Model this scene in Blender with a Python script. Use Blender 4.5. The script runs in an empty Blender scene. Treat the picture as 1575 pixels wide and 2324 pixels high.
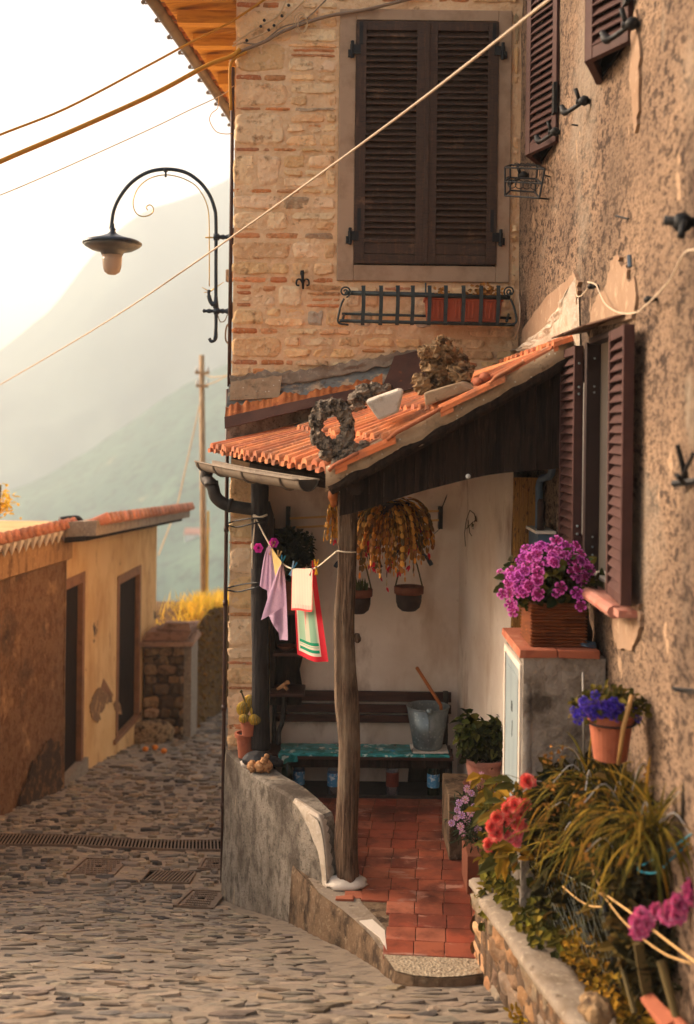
import bpy, math, random
from mathutils import Vector, Matrix, noise
RND = random.Random(11)
rad = math.radians
PI = math.pi
SC = bpy.context.scene
COL = SC.collection
# ---------------------------------------------------------------- survey of the photograph
# the photograph was measured in a 1575 x 2324 frame; focal length, principal point and roll of that frame
F, PX0, PY0, ROLL = 2500.0, 787.5, 975.0, 0.012
def unroll(x, y):
    dx, dy = x - PX0, y - PY0
    return dx + dy * ROLL, dy - dx * ROLL
def at(x, y, Y):
    dx, dy = unroll(x, y)
    return Vector((dx * Y / F, Y, -dy * Y / F))
def atX(x, y, X):
    dx, dy = unroll(x, y)
    return at(x, y, X * F / dx)
def atZ(x, y, Z):
    dx, dy = unroll(x, y)
    return at(x, y, -Z * F / dy)
YB, XR, ZF = 7.9, 1.21, -2.66          # stone wall plane, plaster wall plane, porch floor level
XC = -0.835                            # free corner of the stone house
def lerp(a, b, t): return a + (b - a) * t
def interp(tab, x):
    if x <= tab[0][0]: 
        (x0, y0), (x1, y1) = tab[0], tab[1]
        return y0 + (y1 - y0) * (x - x0) / (x1 - x0)
    for (x0, y0), (x1, y1) in zip(tab, tab[1:]):
        if x <= x1: return lerp(y0, y1, (x - x0) / (x1 - x0))
    (x0, y0), (x1, y1) = tab[-2], tab[-1]
    return y0 + (y1 - y0) * (x - x0) / (x1 - x0)
STREET = [(2.0, -2.03), (4.5, -2.50), (5.36, -2.70), (6.3, -2.90), (7.2, -3.14), (7.9, -3.35), (9, -3.55), (12, -3.97), (16, -4.52), (20, -5.1), (26, -6.2)]
def street_z(X, Y):
    return interp(STREET, Y) + 0.012 * math.sin(2.1 * X + 0.7 * Y) + 0.035 * noise.noise(Vector((X * .8, Y * .8, 3)))
# ---------------------------------------------------------------- materials
def lin(v):
    v /= 255.0
    return v / 12.92 if v <= 0.04045 else ((v + 0.055) / 1.055) ** 2.4
def C(r, g, b): return (lin(r), lin(g), lin(b), 1.0)
MATS = {}
def M(name, col, layers=(), rough=0.85, bump=(), metal=0.0, attr=False, spec=0.3, transl=0.0, coat=0.0, trans=0.0, rand=0.0, bdist=0.01):
    m = bpy.data.materials.new(name)
    m.use_nodes = True
    nt = m.node_tree
    N, L = nt.nodes, nt.links
    N.clear()
    out = N.new('ShaderNodeOutputMaterial')
    b = N.new('ShaderNodeBsdfPrincipled')
    tc = N.new('ShaderNodeTexCoord')
    b.inputs['Roughness'].default_value = rough
    b.inputs['Metallic'].default_value = metal
    b.inputs['Specular IOR Level'].default_value = spec
    if coat: b.inputs['Coat Weight'].default_value = coat
    if trans: b.inputs['Transmission Weight'].default_value = trans
    def tex(kind, scale, vec, detail=5.0):
        mp = N.new('ShaderNodeMapping')
        L.new(tc.outputs['Object'], mp.inputs['Vector'])
        mp.inputs['Scale'].default_value = vec
        mp.inputs['Location'].default_value = (RND.uniform(0, 9), RND.uniform(0, 9), RND.uniform(0, 9))
        if kind == 'n':
            t = N.new('ShaderNodeTexNoise'); t.inputs['Scale'].default_value = scale
            t.inputs['Detail'].default_value = detail; t.inputs['Roughness'].default_value = 0.62
            o = t.outputs['Fac']
        elif kind == 'v':
            t = N.new('ShaderNodeTexVoronoi'); t.inputs['Scale'].default_value = scale; o = t.outputs['Distance']
        elif kind == 'e':
            t = N.new('ShaderNodeTexVoronoi'); t.feature = 'DISTANCE_TO_EDGE'; t.inputs['Scale'].default_value = scale; o = t.outputs['Distance']
        elif kind == 'c':
            t = N.new('ShaderNodeTexVoronoi'); t.inputs['Scale'].default_value = scale; o = t.outputs['Color']
        else:
            t = N.new('ShaderNodeTexWave'); t.inputs['Scale'].default_value = scale; t.inputs['Distortion'].default_value = 3.0
            t.inputs['Detail'].default_value = 3.0; t.inputs['Detail Scale'].default_value = 1.5; o = t.outputs['Fac']
        L.new(mp.outputs['Vector'], t.inputs['Vector'])
        return o
    if attr:
        a = N.new('ShaderNodeAttribute'); a.attribute_name = 'Col'
        cur = a.outputs['Color']
    else:
        rgb = N.new('ShaderNodeRGB'); rgb.outputs[0].default_value = col
        cur = rgb.outputs[0]
    if rand:
        oi = N.new('ShaderNodeObjectInfo')
        hs = N.new('ShaderNodeHueSaturation')
        mr = N.new('ShaderNodeMapRange'); mr.inputs['To Min'].default_value = 1 - rand; mr.inputs['To Max'].default_value = 1 + rand
        L.new(oi.outputs['Random'], mr.inputs['Value']); L.new(mr.outputs[0], hs.inputs['Value']); L.new(cur, hs.inputs['Color'])
        cur = hs.outputs['Color']
    for ly in layers:
        kind, scale, vec, c2, lo, hi = ly[:6]
        o = tex(kind, scale, vec, ly[6] if len(ly) > 6 else 5.0)
        mr = N.new('ShaderNodeMapRange'); mr.inputs['From Min'].default_value = lo; mr.inputs['From Max'].default_value = hi
        if len(ly) > 7: mr.inputs['To Max'].default_value = ly[7]
        L.new(o, mr.inputs['Value'])
        fac = mr.outputs[0]
        if len(ly) > 8:
            mk = N.new('ShaderNodeMapRange'); mk.inputs['From Min'].default_value = ly[8][1]; mk.inputs['From Max'].default_value = ly[8][2]
            L.new(tex('n', ly[8][0], (1, 1, 1), 3.0), mk.inputs['Value'])
            mu = N.new('ShaderNodeMath'); mu.operation = 'MULTIPLY'; L.new(fac, mu.inputs[0]); L.new(mk.outputs[0], mu.inputs[1]); fac = mu.outputs[0]
        mx = N.new('ShaderNodeMix'); mx.data_type = 'RGBA'
        L.new(fac, mx.inputs['Factor']); L.new(cur, mx.inputs['A']); mx.inputs['B'].default_value = c2
        cur = mx.outputs['Result']
    L.new(cur, b.inputs['Base Color'])
    nrm = None
    for (kind, scale, vec, st) in bump:
        bp = N.new('ShaderNodeBump'); bp.inputs['Strength'].default_value = st; bp.inputs['Distance'].default_value = bdist
        L.new(tex(kind, scale, vec, 6.0), bp.inputs['Height'])
        if nrm is not None: L.new(nrm, bp.inputs['Normal'])
        nrm = bp.outputs['Normal']
    if nrm is not None: L.new(nrm, b.inputs['Normal'])
    if transl:
        t = N.new('ShaderNodeBsdfTranslucent'); L.new(cur, t.inputs['Color'])
        ms = N.new('ShaderNodeMixShader'); ms.inputs[0].default_value = transl
        L.new(b.outputs[0], ms.inputs[1]); L.new(t.outputs[0], ms.inputs[2]); L.new(ms.outputs[0], out.inputs['Surface'])
    else:
        L.new(b.outputs[0], out.inputs['Surface'])
    MATS[name] = m
    return m
# ---------------------------------------------------------------- mesh building
class MB:
    def __init__(s): s.v, s.f, s.c = [], [], []
    def add(s, verts, faces, col=None):
        o = len(s.v)
        s.v += [Vector(p) for p in verts]
        for i, f in enumerate(faces):
            s.f.append(tuple(o + k for k in f))
            s.c.append(col[i] if isinstance(col, list) else col)
    def box(s, a, b, col=None, rot=None, jit=0.0):
        a, b = Vector(a), Vector(b)
        c, h = (a + b) / 2, (b - a) / 2
        vs = []
        for dz in (-1, 1):
            for dx, dy in ((-1, -1), (1, -1), (1, 1), (-1, 1)):
                p = Vector((dx * h.x, dy * h.y, dz * h.z))
                if jit: p += Vector((RND.uniform(-jit, jit), RND.uniform(-jit, jit), RND.uniform(-jit, jit)))
                if rot is not None: p = rot @ p
                vs.append(c + p)
        s.add(vs, [(3, 2, 1, 0), (4, 5, 6, 7), (0, 1, 5, 4), (1, 2, 6, 5), (2, 3, 7, 6), (3, 0, 4, 7)], col)
    def hexa(s, lo, hi, col=None):
        """eight corners: four below, four above, same winding"""
        s.add(list(lo) + list(hi), [(3, 2, 1, 0), (4, 5, 6, 7), (0, 1, 5, 4), (1, 2, 6, 5), (2, 3, 7, 6), (3, 0, 4, 7)], col)
    def prism(s, poly, ext, col=None):
        n = len(poly); e = Vector(ext)
        vs = [Vector(p) for p in poly] + [Vector(p) + e for p in poly]
        fs = [tuple(range(n - 1, -1, -1)), tuple(range(n, 2 * n))]
        for i in range(n): fs.append((i, (i + 1) % n, n + (i + 1) % n, n + i))
        s.add(vs, fs, col)
    def tube(s, pts, r, n=8, col=None, flat=None):
        pts = [Vector(p) for p in pts]
        m = len(pts)
        rs = r if isinstance(r, (list, tuple)) else [r] * m
        vs, fs = [], []
        up = None
        for i, p in enumerate(pts):
            d = (pts[min(i + 1, m - 1)] - pts[max(i - 1, 0)])
            if d.length < 1e-9: d = Vector((0, 0, 1))
            d.normalize()
            if up is None:
                up = Vector((0, 0, 1)) if abs(d.z) < 0.9 else Vector((1, 0, 0))
            a = d.cross(up)
            if a.length < 1e-6: a = d.cross(Vector((0, 1, 0)))
            a.normalize(); b = a.cross(d).normalized(); up = b
            for k in range(n):
                t = 2 * PI * k / n
                vs.append(p + (a * math.cos(t) + b * math.sin(t) * (flat or 1.0)) * rs[i])
        for i in range(m - 1):
            for k in range(n):
                k2 = (k + 1) % n
                fs.append((i * n + k, i * n + k2, (i + 1) * n + k2, (i + 1) * n + k))
        fs.append(tuple(range(n - 1, -1, -1))); fs.append(tuple((m - 1) * n + k for k in range(n)))
        s.add(vs, fs, col)
    def lathe(s, prof, o=(0, 0, 0), n=24, col=None, mat=None, wob=0.0):
        o = Vector(o); vs, fs = [], []
        for (r, z) in prof:
            for k in range(n):
                t = 2 * PI * k / n
                rr = r * (1 + wob * math.sin(3 * t + 20 * z))
                p = Vector((rr * math.cos(t), rr * math.sin(t), z))
                if mat is not None: p = mat @ p
                vs.append(o + p)
        m = len(prof)
        cols = [] if isinstance(col, list) else None
        for i in range(m - 1):
            for k in range(n):
                k2 = (k + 1) % n
                fs.append((i * n + k, i * n + k2, (i + 1) * n + k2, (i + 1) * n + k))
                if cols is not None: cols.append(col[i])
        fs.append(tuple(range(n - 1, -1, -1))); fs.append(tuple((m - 1) * n + k for k in range(n)))
        if cols is not None: cols += [col[0], col[-1]]
        s.add(vs, fs, cols if cols is not None else col)
    def grid(s, fn, nu, nv, col=None, flip=False):
        vs = [fn(i / nu, j / nv) for j in range(nv + 1) for i in range(nu + 1)]
        fs, cs = [], []
        for j in range(nv):
            for i in range(nu):
                a = j * (nu + 1) + i
                q = (a, a + 1, a + nu + 2, a + nu + 1)
                fs.append(q[::-1] if flip else q)
                cs.append(col((i + .5) / nu, (j + .5) / nv) if callable(col) else col)
        s.add(vs, fs, cs)
    def blob(s, c, r, amp=0.2, freq=3.0, sub=(14, 9), seed=0.0, col=None, ridged=False):
        c = Vector(c); r = Vector(r); nu, nv = sub
        vs, fs = [], []
        for j in range(nv + 1):
            th = PI * j / nv
            for i in range(nu):
                ph = 2 * PI * i / nu
                d = Vector((math.sin(th) * math.cos(ph), math.sin(th) * math.sin(ph), -math.cos(th)))
                nn = noise.noise(d * freq + Vector((seed, seed * 1.7, -seed)))
                n2 = noise.noise(d * freq * 2.7 + Vector((seed, 5, seed)))
                k = 1 + amp * (nn + .5 * n2) if not ridged else 1 + amp * (1 - 2 * abs(nn) + .6 * n2)
                vs.append(c + Vector((d.x * r.x, d.y * r.y, d.z * r.z)) * k)
        for j in range(nv):
            for i in range(nu):
                i2 = (i + 1) % nu
                fs.append((j * nu + i, j * nu + i2, (j + 1) * nu + i2, (j + 1) * nu + i))
        s.add(vs, fs, col)
    def leaf(s, p, d, n, L, W, col=None, fold=0.25, bend=0.25):
        """one pointed leaf from p along d, width axis n x d"""
        d = Vector(d).normalized(); n = Vector(n)
        a = d.cross(n)
        if a.length < 1e-5: a = d.cross(Vector((0.3, 1, 0.2)))
        a.normalize(); u = a.cross(d)
        p = Vector(p)
        m1 = p + d * L * .38 - u * W * fold * .5
        m2 = p + d * L * .75 - u * (W * fold * .3 + L * bend * .35)
        tip = p + d * L - u * L * bend
        vs = [p, m1, m2, tip, m1 + a * W * .5 + u * W * fold, m2 + a * W * .36 + u * W * fold * .6, m1 - a * W * .5 + u * W * fold, m2 - a * W * .36 + u * W * fold * .6]
        s.add(vs, [(0, 1, 4), (1, 2, 5, 4), (2, 3, 5), (0, 6, 1), (1, 6, 7, 2), (2, 7, 3)], col)
    def blade(s, p, d, L, W, droop, col=None, segs=7, side=None):
        """arching strap leaf"""
        p = Vector(p); d = Vector(d).normalized()
        h = Vector((d.x, d.y, 0))
        a = Vector((-d.y, d.x, 0)) if h.length > 1e-4 else Vector((1, 0, 0))
        a.normalize()
        if side: a = (a + Vector(side)).normalized()
        vs, fs = [], []
        q = p.copy(); dd = d.copy()
        for i in range(segs + 1):
            t = i / segs
            w = W * (0.55 + 0.9 * t if t < .4 else 0.91 * (1 - ((t - .4) / .6) ** 1.6) + .01) * .5
            up = a.cross(dd)
            vs += [q - a * w + up * w * .35, q, q + a * w + up * w * .35]
            dd = (dd + Vector((0, 0, -droop / segs))).normalized()
            q = q + dd * (L / segs)
        for i in range(segs):
            o = 3 * i
            fs += [(o, o + 1, o + 4, o + 3), (o + 1, o + 2, o + 5, o + 4)]
        s.add(vs, fs, col)
    def xf(s, mat, start=0):
        for i in range(start, len(s.v)): s.v[i] = mat @ s.v[i]
        return s
    def build(s, name, mat, parent=None, smooth=False, bev=0.0, origin=None, label=None, sub=0):
        if parent is not None:
            o = parent.matrix_world_loc if False else WLOC[parent.name]
        elif origin is not None: o = Vector(origin)
        else:
            xs = [p.x for p in s.v]; ys = [p.y for p in s.v]; zs = [p.z for p in s.v]
            o = Vector(((min(xs) + max(xs)) / 2, (min(ys) + max(ys)) / 2, min(zs)))
        me = bpy.data.meshes.new(name)
        me.from_pydata([tuple(p - o) for p in s.v], [], s.f)
        mats = mat if isinstance(mat, (list, tuple)) else [mat]
        for m in mats: me.materials.append(m if not isinstance(m, str) else MATS[m])
        if any(c is not None for c in s.c):
            ca = me.color_attributes.new('Col', 'FLOAT_COLOR', 'CORNER')
            buf = []
            for f, c in zip(s.f, s.c):
                buf += list(c or (.5, .5, .5, 1)) * len(f)
            ca.data.foreach_set('color', buf)
        if smooth: me.polygons.foreach_set('use_smooth', [True] * len(me.polygons))
        me.update()
        ob = bpy.data.objects.new(name, me)
        COL.objects.link(ob)
        if parent is not None:
            ob.parent = parent; WLOC[ob.name] = o.copy()
        else:
            ob.location = o; WLOC[ob.name] = o.copy()
        if bev:
            md = ob.modifiers.new('edge', 'BEVEL'); md.width = bev; md.segments = 2; md.limit_method = 'ANGLE'; md.angle_limit = rad(40)
        if sub:
            md = ob.modifiers.new('smooth', 'SUBSURF'); md.levels = sub; md.render_levels = sub
        if label: ob['label'] = label
        return ob
WLOC = {}
def thing(name, label, cat, loc=(0, 0, 0), group=None, kind=None):
    o = bpy.data.objects.new(name, None)
    COL.objects.link(o); o.location = loc; o.empty_display_size = .1
    WLOC[o.name] = Vector(loc)
    o['label'] = label; o['category'] = cat
    if group: o['group'] = group
    if kind: o['kind'] = kind
    return o
def tag(o, label, cat, group=None, kind=None):
    o['label'] = label; o['category'] = cat
    if group: o['group'] = group
    if kind: o['kind'] = kind
    return o
def struct(o, kind='structure'):
    o['kind'] = kind
    return o
def copy_tree(o, parent=None):
    c = o.copy(); COL.objects.link(c)
    if parent is not None: c.parent = parent
    for ch in [k for k in bpy.data.objects if k.parent == o]: copy_tree(ch, c)
    return c
def curve_pts(pts, n=8):
    """Catmull-Rom through points"""
    P = [Vector(p) for p in pts]
    P = [P[0] * 2 - P[1]] + P + [P[-1] * 2 - P[-2]]
    out = []
    for i in range(1, len(P) - 2):
        for k in range(n):
            t = k / n
            a, b, c, d = P[i - 1], P[i], P[i + 1], P[i + 2]
            out.append(0.5 * ((2 * b) + (c - a) * t + (2 * a - 5 * b + 4 * c - d) * t * t + (3 * b - a - 3 * c + d) * t ** 3))
    out.append(P[-2]); return out
def ragged(pts, amp=3.0, n=6, seed=0.0):
    """closed outline with a broken, uneven edge"""
    m = len(pts); out = []
    for i in range(m):
        (x0, y0), (x1, y1) = pts[i], pts[(i + 1) % m]
        for k in range(n):
            t = k / n; x, y = lerp(x0, x1, t), lerp(y0, y1, t)
            a = noise.noise(Vector((x * .11, y * .11, seed))) + .6 * noise.noise(Vector((x * .4, y * .4, seed + 3)))
            b = noise.noise(Vector((x * .11, y * .11, seed + 8))) + .6 * noise.noise(Vector((x * .4, y * .4, seed + 5)))
            out.append((x + amp * a, y + amp * b))
    return out
def vary(c, k=0.15, hue=0.06):
    f = 1 + RND.uniform(-k, k)
    return (max(0, c[0] * f * (1 + RND.uniform(-hue, hue))), max(0, c[1] * f), max(0, c[2] * f * (1 + RND.uniform(-hue, hue))), 1)
V1 = (1, 1, 1)
M('mortar', C(236, 200, 158), [('n', 6, V1, C(216, 176, 132), .45, .7), ('n', 25, V1, C(240, 212, 174), .5, .75), ('n', 12, V1, C(150, 112, 76), .64, .76)], bump=[('n', 40, V1, 1.0), ('n', 9, V1, .6)], rough=.95, bdist=.014)
M('masonry', C(200, 170, 130), [('n', 14, V1, C(150, 110, 72), .56, .74), ('n', 55, V1, C(232, 212, 180), .56, .8), ('n', 3.1, V1, C(120, 86, 56), .62, .8)], bump=[('n', 28, V1, 1.0), ('n', 70, V1, .6), ('v', 30, V1, .4)], attr=True, rough=.95, bdist=.014)
M('plaster', C(138, 114, 93), [('n', 2.2, V1, C(158, 131, 106), .45, .65), ('n', 1.1, (2, 1, .6), C(96, 80, 66), .5, .68), ('n', 30, (1, .5, .9), C(60, 46, 37), .51, .585, 10, .95, (1.4, .28, .52)), ('n', 70, (1, .5, 1), C(66, 51, 41), .51, .60, 8, .75), ('n', .9, V1, C(150, 138, 122), .56, .68, 6, .6), ('n', 1.9, (1, 1, .4), C(150, 104, 70), .64, .72, 6, .7), ('n', 9, (1, .6, .4), C(180, 150, 120), .66, .70, 3), ('n', 4.3, (1, 1, .5), C(160, 88, 48), .735, .76, 4), ('n', 3.2, (1, 1, .25), C(150, 136, 118), .66, .74)],
  bump=[('n', 34, (1, .55, 1), 1.0), ('n', 110, (1, .6, 1), .5), ('n', 7, (1, .8, .6), .5)], rough=.97, bdist=.022)
M('damp', C(64, 46, 32), [('n', 9, V1, C(106, 76, 48), .5, .6), ('n', 30, V1, C(50, 36, 26), .52, .66)], bump=[('n', 30, V1, .9)], rough=1.0)
M('lime', C(186, 172, 154), [('n', 9, V1, C(164, 148, 128), .5, .66), ('n', 34, V1, C(214, 202, 186), .55, .75)], bump=[('n', 20, V1, .6)], rough=.95)
M('stain', C(128, 94, 62), [('n', 9, V1, C(172, 130, 86), .5, .60), ('n', 30, V1, C(110, 80, 54), .55, .7)], rough=1.0)
M('repair_plaster', C(150, 124, 101), [('n', 5, V1, C(142, 114, 90), .45, .7), ('n', 16, V1, C(184, 158, 132), .55, .75)], bump=[('n', 14, V1, .4)], rough=.95)
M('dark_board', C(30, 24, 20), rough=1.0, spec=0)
M('band_stucco', C(152, 116, 78), [('n', 8, (1, 1, .4), C(104, 74, 46), .5, .66), ('n', 26, V1, C(176, 140, 98), .55, .75)], bump=[('n', 20, V1, .6)], rough=.97)
M('smooth_plaster', C(228, 214, 198), [('n', 1.2, V1, C(206, 186, 166), .45, .7), ('n', 20, V1, C(190, 168, 146), .64, .8), ('n', 3, (1, 1, .5), C(170, 146, 124), .56, .72), ('n', 1.7, (1, 1, .35), C(186, 160, 134), .56, .7)], bump=[('n', 12, V1, .25), ('n', 60, V1, .12)], rough=.93)
M('white_plaster', C(210, 198, 183), [('n', 6, V1, C(190, 172, 152), .5, .72), ('n', 30, V1, C(150, 134, 116), .68, .8)], bump=[('n', 14, V1, .6), ('n', 60, V1, .25)], rough=.93)
M('surround', C(172, 147, 123), [('n', 5, V1, C(146, 121, 98), .48, .7), ('n', 2.2, (1, 1, .6), C(108, 84, 64), .6, .76), ('n', 40, V1, C(176, 152, 126), .6, .8)], bump=[('n', 30, V1, .25)], rough=.92)
M('old_shutter', C(64, 43, 28), [('n', 8, (6, 6, .6), C(90, 62, 42), .52, .72), ('n', 22, (1, 1, 6), C(34, 24, 18), .5, .7), ('n', 5, V1, C(120, 90, 66), .62, .76)], rough=.62, bump=[('n', 20, (1, 1, 5), .3)], spec=.4)
M('plum_shutter', C(72, 46, 42), [('n', 10, V1, C(62, 40, 36), .45, .7), ('n', 3, V1, C(82, 56, 50), .5, .7)], rough=.7, spec=.2)
M('plum_edge', C(44, 27, 24), [('n', 8, V1, C(34, 20, 18), .45, .7)], rough=.55)
M('iron', C(30, 32, 34), [('n', 30, V1, C(46, 40, 36), .55, .75)], rough=.55, metal=.3, bump=[('n', 60, V1, .2)])
M('green_iron', C(52, 62, 64), [('n', 24, V1, C(38, 44, 46), .5, .7), ('n', 12, V1, C(84, 60, 44), .68, .76)], rough=.5, metal=.3)
M('lamp_iron', C(34, 48, 60), [('n', 30, V1, C(24, 32, 40), .5, .7)], rough=.4, metal=.3, spec=.5)
M('lamp_grey', C(86, 88, 88), [('n', 10, V1, C(70, 70, 68), .5, .7)], rough=.4, spec=.5)
M('lamp_glass', C(196, 178, 160), rough=.25, spec=.5, transl=.5)
M('brass', C(190, 160, 96), rough=.35, metal=.6)
M('terracotta', C(160, 92, 66), [('n', 12, V1, C(138, 74, 52), .5, .7), ('n', 5, V1, C(184, 128, 100), .6, .75)], rough=.85, bump=[('n', 60, V1, .15)])
M('pale_terracotta', C(172, 120, 104), [('n', 8, V1, C(170, 100, 82), .5, .7), ('n', 22, V1, C(206, 150, 132), .62, .75)], rough=.85)
M('trough_orange', C(164, 84, 58), [('n', 10, V1, C(150, 72, 48), .5, .7)], rough=.6)
M('floor_tile', C(150, 70, 45), [('n', 2.5, V1, C(92, 48, 36), .44, .66), ('n', 9, V1, C(104, 52, 36), .50, .70), ('n', 3.2, (1, 2.4, 1), C(168, 122, 104), .58, .64), ('n', 30, V1, C(160, 98, 74), .62, .8)], attr=True, rough=.55, bump=[('n', 25, V1, .12)], spec=.35)
M('roof_tile', C(206, 104, 58), [('n', 5, V1, C(140, 92, 68), .48, .66), ('n', 26, V1, C(112, 84, 66), .60, .72), ('v', 18, V1, C(190, 180, 156), .10, .04), ('n', 30, V1, C(222, 150, 106), .56, .76), ('n', 4, V1, C(112, 66, 44), .64, .76), ('n', 60, V1, C(96, 64, 46), .68, .8)], attr=True, rough=.88, bump=[('n', 50, V1, .3)])
M('cement', C(140, 126, 110), [('n', 7, V1, C(120, 104, 86), .48, .7), ('n', 30, V1, C(182, 168, 146), .55, .8), ('n', 13, V1, C(84, 70, 56), .63, .74)], bump=[('n', 40, V1, .6), ('n', 10, V1, .5)], rough=.95)
M('verge_cement', C(168, 144, 116), [('n', 7, V1, C(140, 116, 90), .48, .7), ('n', 22, V1, C(100, 84, 66), .6, .74), ('v', 26, V1, C(214, 208, 190), .16, .06), ('n', 5, V1, C(120, 104, 82), .6, .7)], bump=[('n', 40, V1, .6), ('n', 10, V1, .5)], rough=.95)
M('low_wall_render', C(140, 130, 116), [('n', 14, (1, 1, .7), C(92, 83, 72), .47, .64, 9), ('n', 2.2, (1, 1, .7), C(74, 64, 54), .48, .66), ('n', 60, V1, C(62, 55, 48), .56, .68), ('n', 3, (2, 2, .3), C(176, 154, 124), .62, .72)], bump=[('n', 60, V1, .7), ('n', 14, V1, .5)], rough=.96)
M('slab_edge', C(112, 90, 68), [('n', 9, (1, 1, .7), C(58, 43, 29), .46, .62), ('n', 30, V1, C(146, 126, 100), .56, .75), ('n', 4, V1, C(52, 40, 28), .56, .72)], bump=[('n', 50, V1, .8), ('n', 12, V1, .6)], rough=.96)
M('apron', C(164, 148, 124), [('n', 60, V1, C(96, 80, 64), .52, .66, 8), ('v', 60, V1, C(204, 190, 166), .25, .1), ('n', 5, V1, C(120, 100, 76), .55, .7)], bump=[('v', 60, V1, .6), ('n', 30, V1, .6)], rough=.96)
M('street_ground', C(150, 130, 106), [('n', 5, V1, C(118, 98, 78), .45, .68), ('n', 1.1, V1, C(112, 96, 82), .45, .65), ('n', 30, (1, 2, 1), C(84, 68, 54), .56, .72)], bump=[('n', 26, (1, 2, 1), 1.0), ('n', 90, V1, .4)], rough=.95, bdist=.02)
M('street_stone', C(150, 130, 106), [('n', 9, (1, 2.6, 1), C(96, 86, 76), .54, .66), ('n', 1.3, V1, C(128, 118, 106), .5, .7, 5, .6), ('n', 50, V1, C(150, 132, 110), .6, .8)], attr=True, bump=[('n', 16, (1, 2.4, 1), 1.0), ('n', 100, V1, .3)], rough=.9, bdist=.015)
M('cast_iron', C(124, 104, 86), [('n', 20, V1, C(88, 70, 58), .5, .7), ('n', 5, V1, C(140, 110, 84), .55, .7)], rough=.7, metal=.2, bump=[('n', 60, V1, .2)])
M('dark_void', C(14, 11, 9), rough=1.0, spec=0)
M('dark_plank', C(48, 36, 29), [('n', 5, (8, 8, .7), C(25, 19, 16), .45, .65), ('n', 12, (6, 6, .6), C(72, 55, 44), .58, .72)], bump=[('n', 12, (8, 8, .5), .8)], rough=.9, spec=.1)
M('bench_wood', C(72, 42, 32), [('n', 6, (.7, 6, 6), C(50, 28, 22), .45, .68), ('n', 14, (.8, 8, 8), C(92, 58, 44), .62, .76)], rough=.5, bump=[('n', 14, (.6, 8, 8), .3)])
M('old_post', C(112, 88, 68), [('n', 9, (9, 9, .5), C(66, 47, 33), .45, .6), ('n', 22, (6, 6, .35), C(50, 34, 22), .56, .68), ('n', 2.4, (1.4, 1.4, .8), C(128, 110, 90), .52, .7), ('n', 40, (4, 4, .4), C(170, 150, 122), .62, .78)], bump=[('n', 14, (7, 7, .3), 1.0), ('n', 40, (5, 5, .4), .5)], rough=.9, bdist=.012)
M('black_post', C(42, 36, 34), [('n', 9, (7, 7, .7), C(26, 22, 21), .45, .6), ('n', 24, (4, 4, .6), C(92, 84, 80), .66, .76)], bump=[('n', 10, (5, 5, .5), 1.0), ('n', 40, V1, .4)], rough=.75, bdist=.012)
M('flash_metal', C(120, 122, 118), [('n', 7, (1, 1, 2), C(190, 164, 134), .5, .6), ('n', 5, (1, 1, 3), C(92, 98, 100), .5, .64), ('n', 14, V1, C(96, 74, 58), .55, .7), ('n', 30, V1, C(168, 154, 136), .62, .78)], rough=.75, metal=.2, bump=[('n', 9, V1, .4)])
M('flash_rust', C(160, 94, 50), [('n', 18, (1, 1, .5), C(128, 62, 28), .48, .68), ('n', 40, V1, C(206, 132, 66), .58, .78)], rough=.9, bump=[('n', 40, V1, .4)])
M('flash_brown', C(84, 56, 46), [('n', 8, V1, C(66, 44, 38), .45, .7), ('n', 20, V1, C(128, 74, 44), .62, .75)], rough=.7, metal=.2, bump=[('n', 7, V1, .3)])
M('gutter', C(116, 102, 86), [('n', 8, V1, C(92, 78, 64), .5, .7), ('n', 24, V1, C(140, 126, 106), .58, .78)], rough=.7, metal=.1)
M('gutter_dark', C(62, 58, 54), [('n', 10, V1, C(44, 40, 37), .5, .7)], rough=.6, metal=.3)
M('pipe_brown', C(70, 46, 36), [('n', 10, V1, C(54, 34, 28), .5, .7)], rough=.5)
M('rock_dark', C(138, 124, 108), [('n', 20, V1, C(60, 52, 45), .47, .6), ('v', 22, V1, C(178, 170, 156), .14, .04), ('n', 40, V1, C(160, 144, 124), .6, .75)], bump=[('v', 30, V1, .9), ('n', 40, V1, .8)], rough=.96, bdist=.02)
M('rock_tan', C(150, 122, 88), [('n', 14, V1, C(70, 52, 36), .48, .62), ('n', 40, V1, C(190, 164, 128), .56, .76)], bump=[('v', 26, V1, .9), ('n', 40, V1, .8)], rough=.96, bdist=.02)
M('rock_white', C(196, 186, 172), [('n', 14, V1, C(148, 134, 116), .5, .68), ('n', 5, V1, C(104, 82, 58), .58, .7)], bump=[('n', 30, V1, .6)], rough=.93)
M('rock_black', C(38, 38, 40), [('n', 20, V1, C(64, 62, 62), .56, .74)], bump=[('v', 20, V1, .8)], rough=.6)
M('coral', C(184, 136, 92), [('n', 18, V1, C(132, 84, 50), .5, .66), ('v', 40, V1, C(210, 170, 126), .3, .1)], bump=[('v', 40, V1, 1.0)], rough=.95)
M('eave_wood', C(214, 158, 66), [('n', 6, (.6, 5, 5), C(176, 116, 44), .48, .68)], rough=.8)  # golden ochre puts the sun flare's glow over the eaves into the wood colour
M('ochre_wall', C(216, 174, 118), [('n', 2.6, (1, 1, .5), C(192, 144, 88), .46, .68), ('n', 8, (1, 1, .3), C(150, 98, 54), .6, .75), ('n', 1.1, V1, C(204, 156, 96), .5, .7), ('n', 1.7, (1, 1, 1), C(84, 64, 48), .655, .68)], bump=[('n', 10, V1, .3)], rough=.95)
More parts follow.
